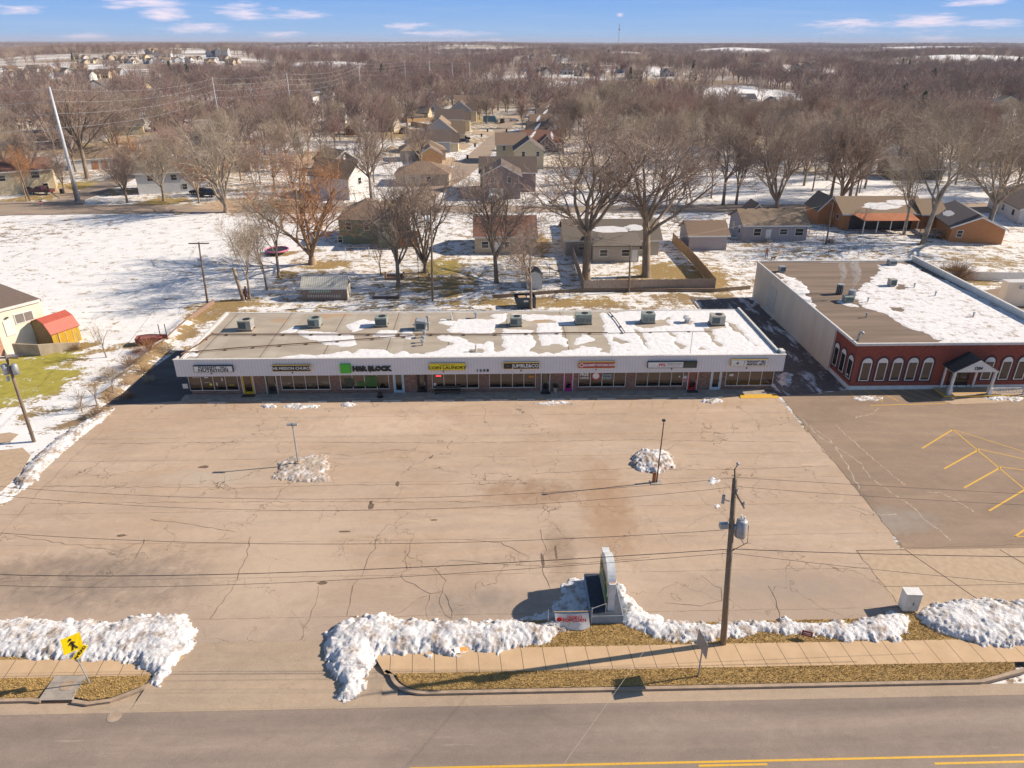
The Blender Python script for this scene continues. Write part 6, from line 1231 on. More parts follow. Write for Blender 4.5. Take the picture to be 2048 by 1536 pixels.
for s_ in(-1.35,1.35): MB().ext([(-.6,0),(.6,0),(.6,.7),(0,1.15),(-.6,.7)],s_-.12,s_+.12,'x').build('gable_end',M('tan_log',(.40,.25,.17),.9),pw)
MB().box(-1.23,1.23,-.5,.5,.15,.3).box(-1.23,1.23,.4,.5,.3,.6).build('bench_board',M('tan_log2',(.36,.24,.16),.9),pw)
p=G(773,598); gb=T('raised_bed','dark raised garden bed with stakes and leftover snow behind the strip mall','garden bed',(p.x,p.y,0)); MB().box(-1.9,1.7,0,1.6,0,.35).build('frame',M('bed_wood',(.14,.10,.09),.9),gb); MB().box(-1.7,1.5,.15,1.45,.353,.40).build('soil',m_dirty,gb)
for a,b2 in((-2,0),(1.8,0),(1.8,1.6),(-2,1.6),(1.9,-.3)): MB().cyl(a,b2,0,1.3,.03,n=5).build('stake',m_steel,gb)
p=G(493,600); bf=T('yard_figure','dark red brown walking ape shaped yard cutout between the dead snag and the pale tree','yard ornament',(p.x,p.y,0)); m=MB()
def lb2(a,b2,r0,r1): m.tube([(a[0],0,a[1]),(b2[0],0,b2[1])],[r0,r1],6)
lb2((-.1,0),(-.05,.85),.08,.13);lb2((.3,.1),(.05,.85),.07,.13);lb2((0,.8),(.02,1.5),.2,.24);lb2((.02,1.5),(.1,1.75),.15,.12);m.sphere((.1,0,1.85),.14,6);lb2((.1,1.45),(.38,.95),.08,.06);lb2((-.1,1.45),(-.3,.9),.08,.06); m.build('cutout',M('dark_red_brown',(.10,.035,.03),.8),bf)
p=G(487,601); sn_=T('dead_snag','leaning dead branchless trunk at the corner behind the strip mall','dead tree',(p.x,p.y,0)); tq=V(467,537,p.y)-p; MB().tube([(0,0,-.2),(tq.x*.5,0,tq.z*.5),(tq.x,0,tq.z),(tq.x-.1,0,tq.z+.15)],[.28,.24,.22,.12],9).build('trunk',TM['p'][0],sn_,True)
# dumpster
p=G(1052,617); dp=T('dumpster','blue grey open dumpster filled with cardboard behind the strip mall','dumpster',(p.x,p.y,0),R(3)); mdp=M('dumpster_blue',(.055,.085,.11),.6,(.035,.05,.07),3); MB().ext([(-1.05,0),(1.3,0),(1.3,1.5),(-1.6,1.5)],-0.,.06,'y').build('front_panel',mdp,dp); MB().ext([(-1.05,0),(1.3,0),(1.3,1.6),(-1.6,1.6)],1.5,1.56,'y').build('back_panel',mdp,dp); MB().ext([(-1.05,.0),(1.3,.0),(1.3,.08),(-1.05,.08)],.06,1.5,'y').box(1.24,1.3,.06,1.5,.08,1.5).build('side_panel',mdp,dp); MB().poly([(-1.05,.06,.02),(-1.6,.06,1.5),(-1.6,1.5,1.5),(-1.05,1.5,.02)]).build('sloped_panel',mdp,dp)
cbx_=M('cardboard',(.50,.33,.20),.9); MB().box(-.9,.1,.3,1.2,.6,1.45,rz=.1).build('cardboard_box',cbx_,dp); MB().box(.2,.9,.4,1.3,.5,1.35).build('white_bag',m_offw,dp); MB().box(-.3,.3,-.01,-.002,.9,1.15).build('placard',m_white,dp)
# person walking a dog
p=G(1532,517); pe=T('person','person in an orange brown top and blue jeans walking across the snowy yard','person',(p.x,p.y,0),R(-20))
bm=bmesh.new(); J={'pel':(0,0,.95),'ch':(0,0,1.35),'nk':(0,-.02,1.5),'hd':(0,-.04,1.62),'ht':(0,-.04,1.78),'lh':(-.1,0,.92),'lk':(-.14,-.12,.5),'lf':(-.15,-.02,.08),'lt':(-.15,-.18,.04),'rh':(.1,0,.92),'rk':(.13,.02,.5),'rf':(.15,.22,.1),'rt':(.15,.08,.05),'ls':(-.2,0,1.42),'le':(-.3,.06,1.15),'lw':(-.27,-.12,.92),'rs':(.2,0,1.42),'re':(.34,-.05,1.18),'rw':(.42,-.18,1.0)}
rad={'pel':.15,'ch':.17,'nk':.065,'hd':.11,'ht':.08,'lh':.11,'lk':.075,'lf':.05,'lt':.045,'rh':.11,'rk':.075,'rf':.05,'rt':.045,'ls':.08,'le':.055,'lw':.04,'rs':.08,'re':.055,'rw':.04}
ks=list(J); me=bpy.data.meshes.new('body'); me.from_pydata([J[k] for k in ks],[(ks.index(a),ks.index(b2)) for a,b2 in(('pel','ch'),('ch','nk'),('nk','hd'),('hd','ht'),('pel','lh'),('lh','lk'),('lk','lf'),('lf','lt'),('pel','rh'),('rh','rk'),('rk','rf'),('rf','rt'),('ch','ls'),('ls','le'),('le','lw'),('ch','rs'),('rs','re'),('re','rw'))],[])
bo_=bpy.data.objects.new('body',me); COL.objects.link(bo_); md=bo_.modifiers.new('s','SKIN'); 
for i,k in enumerate(ks): me.skin_vertices[0].data[i].radius=(rad[k],rad[k]); 
me.skin_vertices[0].data[0].use_root=True
bo_.modifiers.new('u','SUBSURF').levels=2; bo_.modifiers['u'].render_levels=2
mp,nt,b,tc=newmat('walker_clothes'); sx=nt.nodes.new('ShaderNodeSeparateXYZ'); nt.links.new(tc,sx.inputs[0])
c=mix(nt,mth(nt,'GREATER_THAN',sx.outputs[2],.97),(.05,.09,.20),(.40,.16,.07)); c=mix(nt,mth(nt,'GREATER_THAN',sx.outputs[2],1.52),c,(.45,.28,.20)); c=mix(nt,mth(nt,'GREATER_THAN',sx.outputs[2],1.68),c,(.05,.16,.06)); c=mix(nt,mth(nt,'LESS_THAN',sx.outputs[2],.12),c,(.04,.03,.03)); nt.links.new(c,b.inputs['Base Color'])
me.materials.append(mp); bo_.parent=pe
p=G(1541,520); dg=T('dog','small brown dog walking beside the person in the snow','dog',(p.x+.4,p.y,0),R(15))
J=[(0,0,.42),(.3,0,.44),(.42,0,.56),(.50,0,.60),(.62,0,.56),(-.3,0,.42),(-.42,0,.5),(-.5,0,.62),(.28,.09,.28),(.28,.09,.03),(.28,-.09,.28),(.34,-.09,.03),(-.28,.09,.28),(-.34,.09,.17),(-.3,.09,.03),(-.28,-.09,.28),(-.32,-.09,.17),(-.24,-.09,.03)]; Rr_=[.13,.14,.08,.085,.045,.12,.04,.02,.05,.03,.05,.03,.06,.035,.03,.06,.035,.03]
me=bpy.data.meshes.new('body'); me.from_pydata(J,[(0,1),(1,2),(2,3),(3,4),(0,5),(5,6),(6,7),(1,8),(8,9),(1,10),(10,11),(5,12),(12,13),(13,14),(5,15),(15,16),(16,17)],[]); bo_=bpy.data.objects.new('body',me); COL.objects.link(bo_); bo_.modifiers.new('s','SKIN'); 
for i,r_i in enumerate(Rr_): me.skin_vertices[0].data[i].radius=(r_i,r_i)
me.skin_vertices[0].data[0].use_root=True; bo_.modifiers.new('u','SUBSURF').levels=2; me.materials.append(M('dog_fur',(.16,.09,.05),.95)); bo_.parent=dg
# ---------------------------------------------------------------- fences and walls
def fence(path,h_,mat,name,label,cat='fence',post=2.4,pm=None,gap=.0,th=.05,jag=True):
    P=[Vector((a,b2,0)) for a,b2 in path]; t=T(name,label,cat,tuple(P[0])); o=P[0]; r2=random.Random(4)
    for i in range(len(P)-1):
        d=P[i+1]-P[i]; L=d.length; a=math.atan2(d.y,d.x); n=max(1,round(L/post)); m=MB()
        if jag:
            q=0
            while q<L-.02: hh=h_+r2.uniform(-.06,.05); m.box(q,q+.13,-th/2+r2.uniform(-.01,.01),th/2,.03,hh); q+=.145+gap
        else: m.box(0,L,-th/2,th/2,.03,h_)
        pn_=m.build('panel',mat,t); pn_.location=P[i]-o; pn_.rotation_euler=(0,0,a)
        for k_ in range(n+1 if i==len(P)-2 else n):
            q=P[i]+d*(k_/n)-o; MB().box(-.06,.06,.03,.13,-.1,h_+.08).build('post',pm or mat,t,loc=tuple(q))
    return t
m_fw=M('fence_wood_grey',(.46,.36,.29),.9,(.32,.24,.19),4,stretch=(4,4,.6)); m_fb=M('fence_wood_brown',(.50,.33,.18),.9,(.36,.23,.12),4,stretch=(4,4,.6))
fA=G(1167,584);fB=G(1428,581); fence([tuple(G(1128,450))[:2],tuple(G(1140,500))[:2],tuple(fA)[:2],tuple(fB)[:2]],1.75,m_fw,'wooden_fence','weathered grey picket privacy fence round the yard with the two huge trees')
fence([tuple(G(1427,578))[:2],tuple(G(1392,535))[:2],tuple(G(1345,486))[:2]],1.75,m_fb,'wooden_fence','warm brown board fence running diagonally back along the right side of the yard')
fence([tuple(G(2060,562))[:2],tuple(G(1880,560))[:2]],1.3,m_white,'white_fence','long low white fence behind the brick building',jag=False,post=3.) 
def chain(path,label,h_=1.2):
    P=[Vector((*tuple(G(a,b2))[:2],0)) for a,b2 in path]; t=T('chain_link_fence',label,'fence',tuple(P[0])); o=P[0]; m=MB()
    for i in range(len(P)-1):
        d=P[i+1]-P[i]; n=max(1,round(d.length/3)); m.tube([P[i]-o+Vector((0,0,h_)),P[i+1]-o+Vector((0,0,h_))],.03,5)
        for z_ in(.15,.45,.75,1.0): m.tube([P[i]-o+Vector((0,0,z_)),P[i+1]-o+Vector((0,0,z_))],.008,3)
        for k_ in range(n): MB().cyl(0,0,0,h_+.05,.035,n=5).build('post',m_steel,t,loc=tuple(P[i]-o+d*(k_/n)))
    m.build('rail',m_steel,t)
chain([(1618,470),(1660,492),(1735,528)],'chain link fence running down from the orange porch house towards the brick building'); chain([(640,490),(745,535)],'thin fence line left of the green house yard') if 0 else None
# retaining wall along the alley and the shed court
def wallseg(path,h_,mat,name,label,th=.2):
    P=[tuple(G(a,b2))[:2] for a,b2 in path]; m=MB(); L=[];Rr=[]; t=T(name,label,'wall',(P[0][0],P[0][1],0))
    for i in range(len(P)-1):
        a=Vector(P[i]);b2=Vector(P[i+1]); n=(b2-a).normalized(); n=Vector((-n.y,n.x))*th/2; m.prism([tuple(a+n),tuple(b2+n),tuple(b2-n),tuple(a-n)],-.3,h_+.003*i)
    o=m.build('wall_run',mat,t); o.location=(-P[0][0],-P[0][1],0)
wallseg([(985,597),(1110,587),(1165,584),(1240,583),(1430,584),(1500,578)],.5,m_pole,'alley_retaining_wall','long low timber retaining wall between the alley and the back gardens')
wallseg([(325,692),(345,672),(385,637),(428,607)],.55,M('timber_edge',(.30,.20,.16),.9),'field_retaining_wall','timber edging between the snow field and the bank beside the strip mall')
m_cw=M('old_concrete_wall',(.48,.40,.30),.9,(.34,.28,.21),1.2,stretch=(1,1,.4))
rw=T('shed_court_wall','stepped concrete retaining wall in front of the red roofed shed','wall',tuple(G(82,712)))
o_=G(82,712); P=[G(30,709)-o_,Vector((0,0,0)),G(122,703)-o_,G(161,694)-o_]; Hh=[1.3,1.35,1.0,.55]
m=MB()
for i in range(3):
    a,b2=P[i],P[i+1]; n=(b2-a).normalized(); n=Vector((-n.y,n.x,0))*.22; k=len(m.v)
    for q,hh in((a,Hh[i]),(b2,Hh[i+1]),(b2+n,Hh[i+1]),(a+n,Hh[i])): m.v.append((q.x,q.y,-.2)); 
    for q,hh in((a,Hh[i]),(b2,Hh[i+1]),(b2+n,Hh[i+1]),(a+n,Hh[i])): m.v.append((q.x,q.y,hh))
    for f in((0,1,5,4),(1,2,6,5),(2,3,7,6),(3,0,4,7),(4,5,6,7)): m.f.append([k+j for j in f]); m.m.append(0)
m.build('wall_run',m_cw,rw); MB().cyl(P[3].x,P[3].y,.5,1.7,.035,n=5).build('post',m_steel,rw)
# cream building at left edge
A_=G(78,598,5.2);B_=G(-60,633,5.2); d=(A_-B_); ang=math.degrees(math.atan2(d.y,d.x)); L=d.length
cbd=T('cream_building','cream two storey building with a brown roof at the left edge','building',(A_.x,A_.y,0),R(ang))
MB().box(-L,0,0,14,-.3,4.95).build('wall',m_cream,cbd); MB().box(-L-.2,.12,-.12,14.1,4.95,5.2).build('roof',M('brown_flat_roof',(.22,.16,.125),.9),cbd); MB().box(-L,-.0,-.16,-.122,4.9,5.22).build('roof_edge',m_cop,cbd)
def on_wall(px,py):  # point on the front wall plane -> local u,z
    n=Vector((d.y,-d.x,0)).normalized(); ry=ray(px,py); t_=((A_-Vector((0,0,CAMH))).dot(n))/(ry.dot(n)); q=Vector((0,0,CAMH))+ry*t_; return (q-A_).dot(d.normalized()),q.z
u0,z0=on_wall(48,638);u1,z1=on_wall(48,628); wn=MB()
u,z_=on_wall(48,634); f_=MB().box(u-1.0,u+1.0,-.06,-.003,z_-.6,z_+.6).build('window',m_white,cbd); MB().box(u-.9,u-.04,-.07,-.061,z_-.5,z_+.5).box(u+.04,u+.9,-.07,-.061,z_-.5,z_+.5).build('pane',M('curtained_glass',(.25,.22,.2),.3),f_)
u,z_=on_wall(24,670); zt=on_wall(20,640)[1]; MB().box(u-.5,u+.5,-.07,-.003,z_,zt).build('door',m_white,cbd); MB().box(-L,u-1.2,-.09,-.003,-.2,zt+.2).build('brick_panel',brick('orange_panel_brick',(.55,.22,.12),(.45,.18,.10),(.6,.5,.4)),cbd); MB().box(u-.15,u+.15,-.2,-.07,zt+.3,zt+.45).build('lamp',m_dark,cbd)
st_=T('outside_stairs','grey wooden landing and stairs with green treads beside the cream building','stairs',tuple(G(28,700))); 
MB().box(-.6,1.6,1.2,2.6,2.0,2.12).build('landing',m_pole,st_); MB().box(-.6,1.6,1.18,1.24,2.9,2.98).box(1.54,1.6,1.2,2.6,2.9,2.98).box(-.6,1.6,1.2,1.23,2.12,2.9).build('railing',lines('balusters',(.34,.27,.22),(.12,.10,.08),.16,3,.5),st_)
for a,b2 in((-.55,1.25),(1.55,1.25),(1.55,2.55)): MB().box(a-.05,a+.05,b2-.05,b2+.05,0,2.98).build('post',m_pole,st_)
for k_ in range(7): MB().box(-1.5+k_*.03,-.6,-.75+k_*.28,-.47+k_*.28,.2+k_*.26,.26+k_*.26).build('tread',M('green_tread',(.05,.20,.12),.8) if k_%2 else m_pole,st_)
MB().poly([(-.55,-.8,1.1),(-.55,1.2,3.),(-.55,1.2,2.1),(-.55,-.8,.2)]).poly([(-1.5,-.8,1.1),(-1.5,1.2,3.),(-1.5,1.2,2.1),(-1.5,-.8,.2)]).build('stair_railing',lines('balusters2',(.34,.27,.22),(.12,.10,.08),.16,1,.5),st_)
# red roofed barn shed
q0=G(98,688,0);q1=G(133,672,0); dd=(q1-q0); ang=math.degrees(math.atan2(dd.y,dd.x)); Ls=5.6
m_redroof=lines('red_metal_roof',(.52,.12,.075),(.28,.05,.03),.30,1,.15,.6,(.44,.10,.07)); m_yelw=lines('mustard_siding',(.50,.31,.03),(.26,.16,.02),.5,1,.08,.7)
sr=house('gambrel_shed','mustard yellow gambrel shed with a bright red metal roof','x' and q0.x,q0.y,-28,3.7,3.3,1.9,1.5,'barn',m_yelw,m_redroof,cat='shed')
sr.location=(-52.1,77.4,0); MB().box(1.853,1.90,.7,2.5,.1,1.8).build('door',M('mustard_door',(.55,.32,.02),.7),sr); m=MB(); m.box(1.903,1.93,.75,.83,.2,1.75).box(1.903,1.93,1.56,1.64,.2,1.75).box(1.903,1.93,2.4,2.48,.2,1.75); m.build('door_brace',M('tan_brace',(.62,.45,.22),.7),sr)
MB().ext([(-1.75,.0),(1.75,.0),(1.75,1.85),(1.05,2.85),(0,3.25),(-1.05,2.85),(-1.75,1.85)],-.03,-.004,'y').build('end_panel',M('brown_gable',(.34,.22,.09),.9,(.24,.16,.08),3),sr)  # gable end coloured browner and darker than the mustard side walls
# boat
p=G(306,687); bt=T('old_boat','small maroon boat under brush beside the snow field','boat',(p.x,p.y,0),R(10)); m=MB(); n=8
for i in range(n+1):
    t_=i/n; x_=-1.7+3.4*t_; wv=.75*math.sin(math.pi*min(1,t_*.9+.25))**.7 if t_<1 else .1; wv=max(wv,.08)
    for a,zz in((-wv,.9),(-wv*.8,.35),(0,.1),(wv*.8,.35),(wv,.9)): m.v.append((x_,a,zz+.12*t_))
for i in range(n):
    for j in range(4): k=i*5+j; m.f.append([k,k+5,k+6,k+1]);m.m.append(0)
m.f.append([0,1,2,3,4]);m.m.append(0); m.build('hull',M('maroon_hull',(.22,.05,.045),.5),bt,True); MB().box(-1.2,1.2,-.6,.6,.82,.88).build('deck_cover',M('dull_cover',(.30,.10,.09),.8),bt)
for a in(.9,1.6): MB().cyl(a,.3,.5,2.2,.05,n=6).build('post',m_dark,bt)
# bushes and brush
def bush(px,py,r,lb,mat=m_bush,n=420,flat=1.2,name='bush',w_=.014,cat='bush',group=None):
    p=G(px,py); o=twigball(r,int(n),int(px),w_=w_,flat=flat).build(name,mat,None,loc=(p.x,p.y,.02)); return tag(o,lb,cat,group)
bush(300,705,1.9,'orange brown brush in front of the small maroon boat',M('orange_brush',(.42,.20,.09),.9)); bush(262,735,1.6,'tangle of pale brush at the top of the left drive bank'); bush(222,755,1.3,'grey brown brush above the ploughed ridge',m_twig_p); bush(200,830,1.2,'brown dead brush at the corner where the drive meets the lot',n=260)
for px,py,r,lb in ((246,775,.9,'pale stemmed brush halfway down the left drive bank'),(214,802,1.0,'tan brush just above the drive corner'),(286,746,1.0,'tan brush near the top of the drive bank'),(332,703,1.1,'low straw coloured brush right of the maroon boat'),(160,818,.9,'dry brush beside the leaning sapling stems'),(258,795,.8,'small straw brush at the edge of the shaded drive'),(300,762,.8,'small dry brush at the middle of the shaded drive edge'),(150,700,.8,'thin brush in the grass left of the small bare tree'),(275,705,.8,'thin pale brush left of the maroon boat')): bush(px,py,r,lb,m_bush if int(px)%4 else m_twig_p,240,.9)
bush(187,835,1.0,'low grey brush left of the drive corner',m_twig_p,260); bush(1660,487,1.1,'rounded bare shrub at the chain link fence',m_twig_r); bush(1912,560,3.2,'wide tan thicket behind the brick building',m_bush,1500,1.3); bush(1880,552,2.0,'smaller thicket left of the wide tan thicket',m_bush,500); bush(1605,480,.8,'low brown shrub at the right corner of the lavender house',m_bush,200)
bush(272,333,1.3,'round olive shrub by the ranch house drive',m_ever,700,1.0); bush(245,342,.9,'small brown shrub by the side street',m_bush,300); bush(1135,425,1.0,'dark round shrub by the road left of the fenced yard',m_twig_r,400); bush(945,425,1.5,'brown shrub by the road near the tan house',m_bush,400) if 0 else None
bush(405,300,2.5,'dark evergreen shrub behind the pale split level house',m_ever,1500,1.2); bush(925,395,1.4,'reddish brush left of the mauve house',m_twig_r,500)
for px,py,tpy,lb in((213,705+10,640,'small bare tree on the bank above the left drive'),(195,812,745,'leafless sapling clump left of the drive, nearest the lot corner'),(165,826,770,'thin leaning sapling stems beside the ploughed ridge'),(228,790,730,'bare sapling among the brush left of the drive')):
    tp('young',px,py,tpy,'p',lb,spread=1.2)
# pole with transformers at left
p=G(68,883); up2=T('utility_pole','leaning utility pole with grey transformers at the left edge of the lot','utility pole',(p.x,p.y,0)); tq=V(10,706,p.y)-p; Lp=tq.z; MB().tube([(0,0,-.2),(tq.x*.5,0,Lp*.5),(tq.x,0,Lp)],[.16,.14,.11],10).build('pole',m_pole,up2,True); MB().box(tq.x-1.0,tq.x+1.0,-.06,.06,Lp-.5,Lp-.38).build('crossarm',m_pole,up2)
for s_ in(-1,1): MB().tube([(tq.x+s_*.42+.05,-.1,Lp-1.9),(tq.x+s_*.42+.05,-.1,Lp-1.05),(tq.x+s_*.42+.05,-.1,Lp-.95)],[.24,.24,.12],12).build('transformer',m_steel,up2,True)
MB().cyl(tq.x-.3,-.2,Lp-2.5,Lp-2.1,.13,n=8).build('transformer',m_steel,up2)
# pole K by the field, poles along the back alley
PL=[]
def upole(px,py,tx_,ty_,label,arm=1.6,extra=None,name='utility_pole'):
    p=G(px,py); tq=V(tx_,ty_,p.y)-p; t=T(name,label,'utility pole',(p.x,p.y,0)); MB().tube([(0,0,-.2),(tq.x*.5,0,tq.z*.5),(tq.x,0,tq.z)],[.15,.13,.10],8).build('pole',m_pole,t,True)
    if arm: MB().box(tq.x-arm/2,tq.x+arm/2,-.06,.06,tq.z-.25,tq.z-.12).build('crossarm',m_rust,t)
    if extra=='tx': MB().tube([(tq.x-.4,-.1,tq.z-1.5),(tq.x-.4,-.1,tq.z-.7),(tq.x-.4,-.1,tq.z-.6)],[.22,.22,.1],10).build('transformer',m_steel,t,True)
    PL.append((p.x+tq.x,p.y,tq.z)); return t
upole(416,612,397,484,'weathered pole with a wide crossarm at the edge of the snow field',2.6); upole(865,602,862,420,'pole with a grey transformer behind the strip mall',0,'tx'); upole(1258,585,1261,490,'pale wooden pole standing in the picket fence',0); upole(1652,488,1666,405,'thin pole by the orange porch house',0)
upole(1134,533,1138,465,'dark thin pole in the fenced yard',0,name='light_pole') if 0 else None
upole(152,405,137,333+3,'short wooden pole beside the big steel transmission pole',0); upole(60,402,30,315,'wooden pole in front of the cream house at the left edge',0)
wire([PL[0],PL[1]],.014,'wire between the field edge pole and the pole behind the strip mall'); wire([PL[1],PL[2]],.014,'wire between the pole behind the strip mall and the pole in the picket fence'); wire([PL[2],PL[3]],.014,'wire from the pole in the picket fence towards the orange porch house'); wire([(p.x+0,p.y,9) if 0 else (up2.location.x+tq.x if 0 else -31.6,up2.location.y,8.2),PL[0]],.012,'thin service wire from the left transformer pole up to the field edge pole')
wire([(up2.location.x-1.5,up2.location.y,8.1),V(-60,760,up2.location.y-4)],.012,'wire leaving the frame to the left from the left transformer pole')
# steel transmission line
TP=[]
def steel(px,py,ty,h_,label,r=.45,by=None):
    if by is None: p=G(px,py); 
    else: p=G(px,py,h_)
    hh=hgt(px,py,ty) if by is None else h_; tq=0
    t=T('transmission_pole',label,'power pole',(p.x,p.y,0)); MB().tube([(0,0,-.3),(0,0,hh)],[r,r*.55],12).build('pole',M('galvanised_pole',(.50,.52,.54),.45,(.42,.44,.46),.5),t,True) if by is None else MB().tube([(0,0,-3),(0,0,hh)],[r,r*.6],8).build('pole',m_pole2,t,True)
    arms=MB()
    for k_ in(0.02,.12,.22,.34): arms.box(-.9 if by is None else -.7,.0,-.06,.06,hh*(1-k_)-.1,hh*(1-k_)+.05)
    arms.build('insulator_arms',m_steel,t); TP.append((p.x,p.y,hh))
    if by is None: MB().cyl(0,0,-.2,.35,.9,n=14).build('footing',m_concg,t); MB().box(-.55,.55,-.1,.1,hh*.40,hh*.40+.15).build('bracket',m_steel,t)
m_pole2=M('grey_pole_steel',(.42,.43,.45),.5)
steel(158,404,174,23,'big galvanised steel transmission pole at the street corner',.42)
for i,(px,ty) in enumerate(((424,155),(573,146),(717,126),(809,122),(858,122),(904,124),(939,125))): steel(px,ty,0,20,'%s of the receding transmission poles counted from the big steel pole'%['second','third','fourth','fifth','sixth','seventh','eighth'][i],.26,1)
steel(1166,139,0,16,'transmission pole standing alone above the field right of the row',.26,1); steel(1310,138,0,14,'transmission pole furthest right above the brown woods',.24,1)
for k_,nm in((.02,'top'),(.12,'second'),(.22,'third'),(.34,'lowest')):
    m=MB()
    Pq=[(G(-150,200,20).x,TP[0][1]-12,TP[0][2]*(1-k_))]+[(a,b2,c_*(1-k_)) for a,b2,c_ in TP[:8]]
    for i in range(len(Pq)-1):
        A0,B0=Vector(Pq[i]),Vector(Pq[i+1]); q=[]
        for j in range(13): t_=j/12; v_=A0.lerp(B0,t_); v_.z-=4*(A0-B0).length*.014*t_*(1-t_); q.append(v_)
        m.tube(q,.022+.00004*A0.length,4,caps=False)
    tag(m.build('transmission_wire',m_steel),'%s long wire of the transmission line'%nm,'wire')
# stop sign and street things
p=G(88,427); s_=T('stop_sign','red stop sign with a green street name blade at the corner of the snow field','road sign',(p.x,p.y,0)); tq=V(84,411,p.y)-p; MB().cyl(0,0,0,2.6,.04,n=6).build('post',m_steel,s_); m=MB().tube([(0,-.05,2.2),(0,-.07,2.2)],.42,8); m.build('sign_panel',M('stop_red',(.5,.02,.03),.4),s_); text('STOP',.30,s_,m_wink,0,-.09,2.2,bold=.012); MB().box(-.4,.4,-.02,.02,2.65,2.85).build('street_blade',M('street_green',(.02,.25,.15),.5),s_)
# ---------------------------------------------------------------- houses beyond the cross road
def hq(px,py,*a,**k): p=G(px,py); return house(a[0],a[1],p.x,p.y,*a[2:],**k)
W2=[('f',-2.2,1.,1.,1.2),('f',1.6,1.,1.2,1.2)]
hq(1003,398,'mauve_house','two storey mauve brown gabled house with a white garage door by the road',0,8.5,9,5.2,2.2,'y',s_purple,r_dark,wins=[('f',-2,3.6,.9,1.2),('f',1.8,3.6,.9,1.2)],doors=[('f',-1.2,3.2,2.4,m_white)]); p=G(970,392)
hq(1016,384,'dark_roofed_house','broad dark roofed house joined behind the mauve gable',0,13,8,4.6,2.8,'x',s_purple,r_dark)
p=G(960,393); tag(MB().box(-2.9,2.9,-.06,.06,.0,2.0).build('garden_screen',m_fw,None,loc=(p.x,p.y,0)),'grey wooden screen left of the mauve house','screen')
hq(1022,326,'cream_two_storey_house','tall cream two storey house with a brown gable at the foot of the straight street',0,8.5,10,5.2,2.6,'x',s_cream,r_brown,wins=[('f',-2,3.5,.8,1.2),('f',3,3.5,.8,1.2)])
hq(1058,338,'cream_gable_house','cream gable fronted wing house right of the tall cream house',0,8,9,5.0,2.8,'y',s_cream,r_dark,wins=[('f',-1.6,3.4,.8,1.2),('f',2.4,3.4,.8,1.2)]) 
hq(722,394,'white_gabled_house','tall white gable ended house with a tan roof behind the bare street tree',62,8,11,4.8,3.0,'y',s_white,r_tan,wins=[('f',0,3,1,1.3)],chim=True)
hq(692,345,'brown_gable_house','brown roofed house behind the tall white gabled house',40,8,10,3.,2.6,'y',s_purple,r_brown)
hq(845,372,'brown_hip_house','wide brown hip roofed house behind the brushy yard trees',0,13,10,2.8,2.4,'hip',s_beige,r_brown,wins=W2)
hq(848,322,'orange_garage_house','tan hip roofed house with an orange gabled garage front facing the straight street',10,13,9,3.0,2.6,'hip',s_beige,r_tan,wins=W2,snowp=None); hq(862,328,'orange_garage','orange gabled garage with snow on its roof at the front of the tan hip house',8,6.5,6,2.8,1.9,'y',s_yellow if 0 else siding('apricot_siding',(.62,.36,.16)),r_brown,cat='garage',doors=[('f',0,4.2,2.2,M('orange_garage_door',(.58,.30,.12),.7))],snowp=[(-2.6,-1.4,.1,.5)])
LH=[(863,305,'grey brown house with twin front gables, second up the left side of the straight street',s_grey,r_dark,12,9,3.4,3.0,'x'),(880,284,'large tan roofed house third up the left side of the straight street',s_grey,r_tan,12,12,3.2,4.6,'y'),(899,263,'steep brown roofed house fourth up the left side of the straight street',s_cream,r_dark,11,9,4.6,3.2,'x'),(921,244,'tall cream house fifth up the left side of the straight street',s_grey,r_dark,9,10,5.0,3.4,'y'),(932,228,'grey gabled house last on the left side of the straight street',s_grey,r_brown,10,9,5.2,3.,'x')]
for px,py,lb,wl,rf,w_,d_,h_,ri,rt in LH:
    t=hq(px,py,'street_house',lb,0,w_,d_,h_,ri,rt,wl,rf,wins=[('f',-2.5,1.2,1,1.2),('r',2,1.2,1,1.2),('r',6,1.2,1,1.2)],group='houses on the left of the straight street')
    house('front_gable',None,w_/2+.4,1.5,0,4.2,6,h_-.4,ri*.8,'x',s_cream,rf,par=t)
RH=[(1084,304,'red brown house lowest on the right side of the straight street',s_purple,r_red,2.9,3.2),(1092,284,'dark roofed house with snow streaks, second up the right side of the straight street',s_grey,r_dark,3.,3.2),(1094,266,'brown roofed house with snow, third up the right side of the straight street',s_beige,r_brown,3,3.4),(1104,250,'dark brown roofed house fourth up the right side of the straight street',s_purple,r_dark,3,3.2),(1108,236,'snow flecked roof house fifth up the right side of the straight street',s_beige,r_brown,3,3.2),(1112,222,'highest brown roofed house on the right side of the straight street',s_purple,r_red,3,3.2)]
for px,py,lb,wl,rf,h_,ri in RH:
    t=hq(px,py,'street_house',lb,0,13,10,h_,ri,'x',wl,rf,wins=[('f',-3,1,1.2,1.1),('f',5,1,1.2,1.1)],snowp=[(-5+ri*.2,-2.2-h_*.1+(py%7)*.2,.1,.9,1),(4.6-(py%5)*.3,3.2,.2,.85,1)],group='houses on the right of the straight street')
    house('front_gable',None,1.4,-1.2,0,4.6,6.5,h_-.1,ri*.72,'y',wl,rf,par=t,wins=[('f',0,1.,1.4,1.1)])
hq(872,224,'white_farmhouse','white farmhouse with steep gables left of the straight street',-12,9,8,3.,2.8,'y',s_white,r_tan,wins=[('f',-1.6,1,.9,1.2),('f',1.6,1,.9,1.2)]); hq(866,214,'farmhouse_wing','tall narrow white gable behind the white farmhouse',-12,5,9,5.,2.4,'y',s_white,r_tan,wins=[('f',0,4,1,1)])
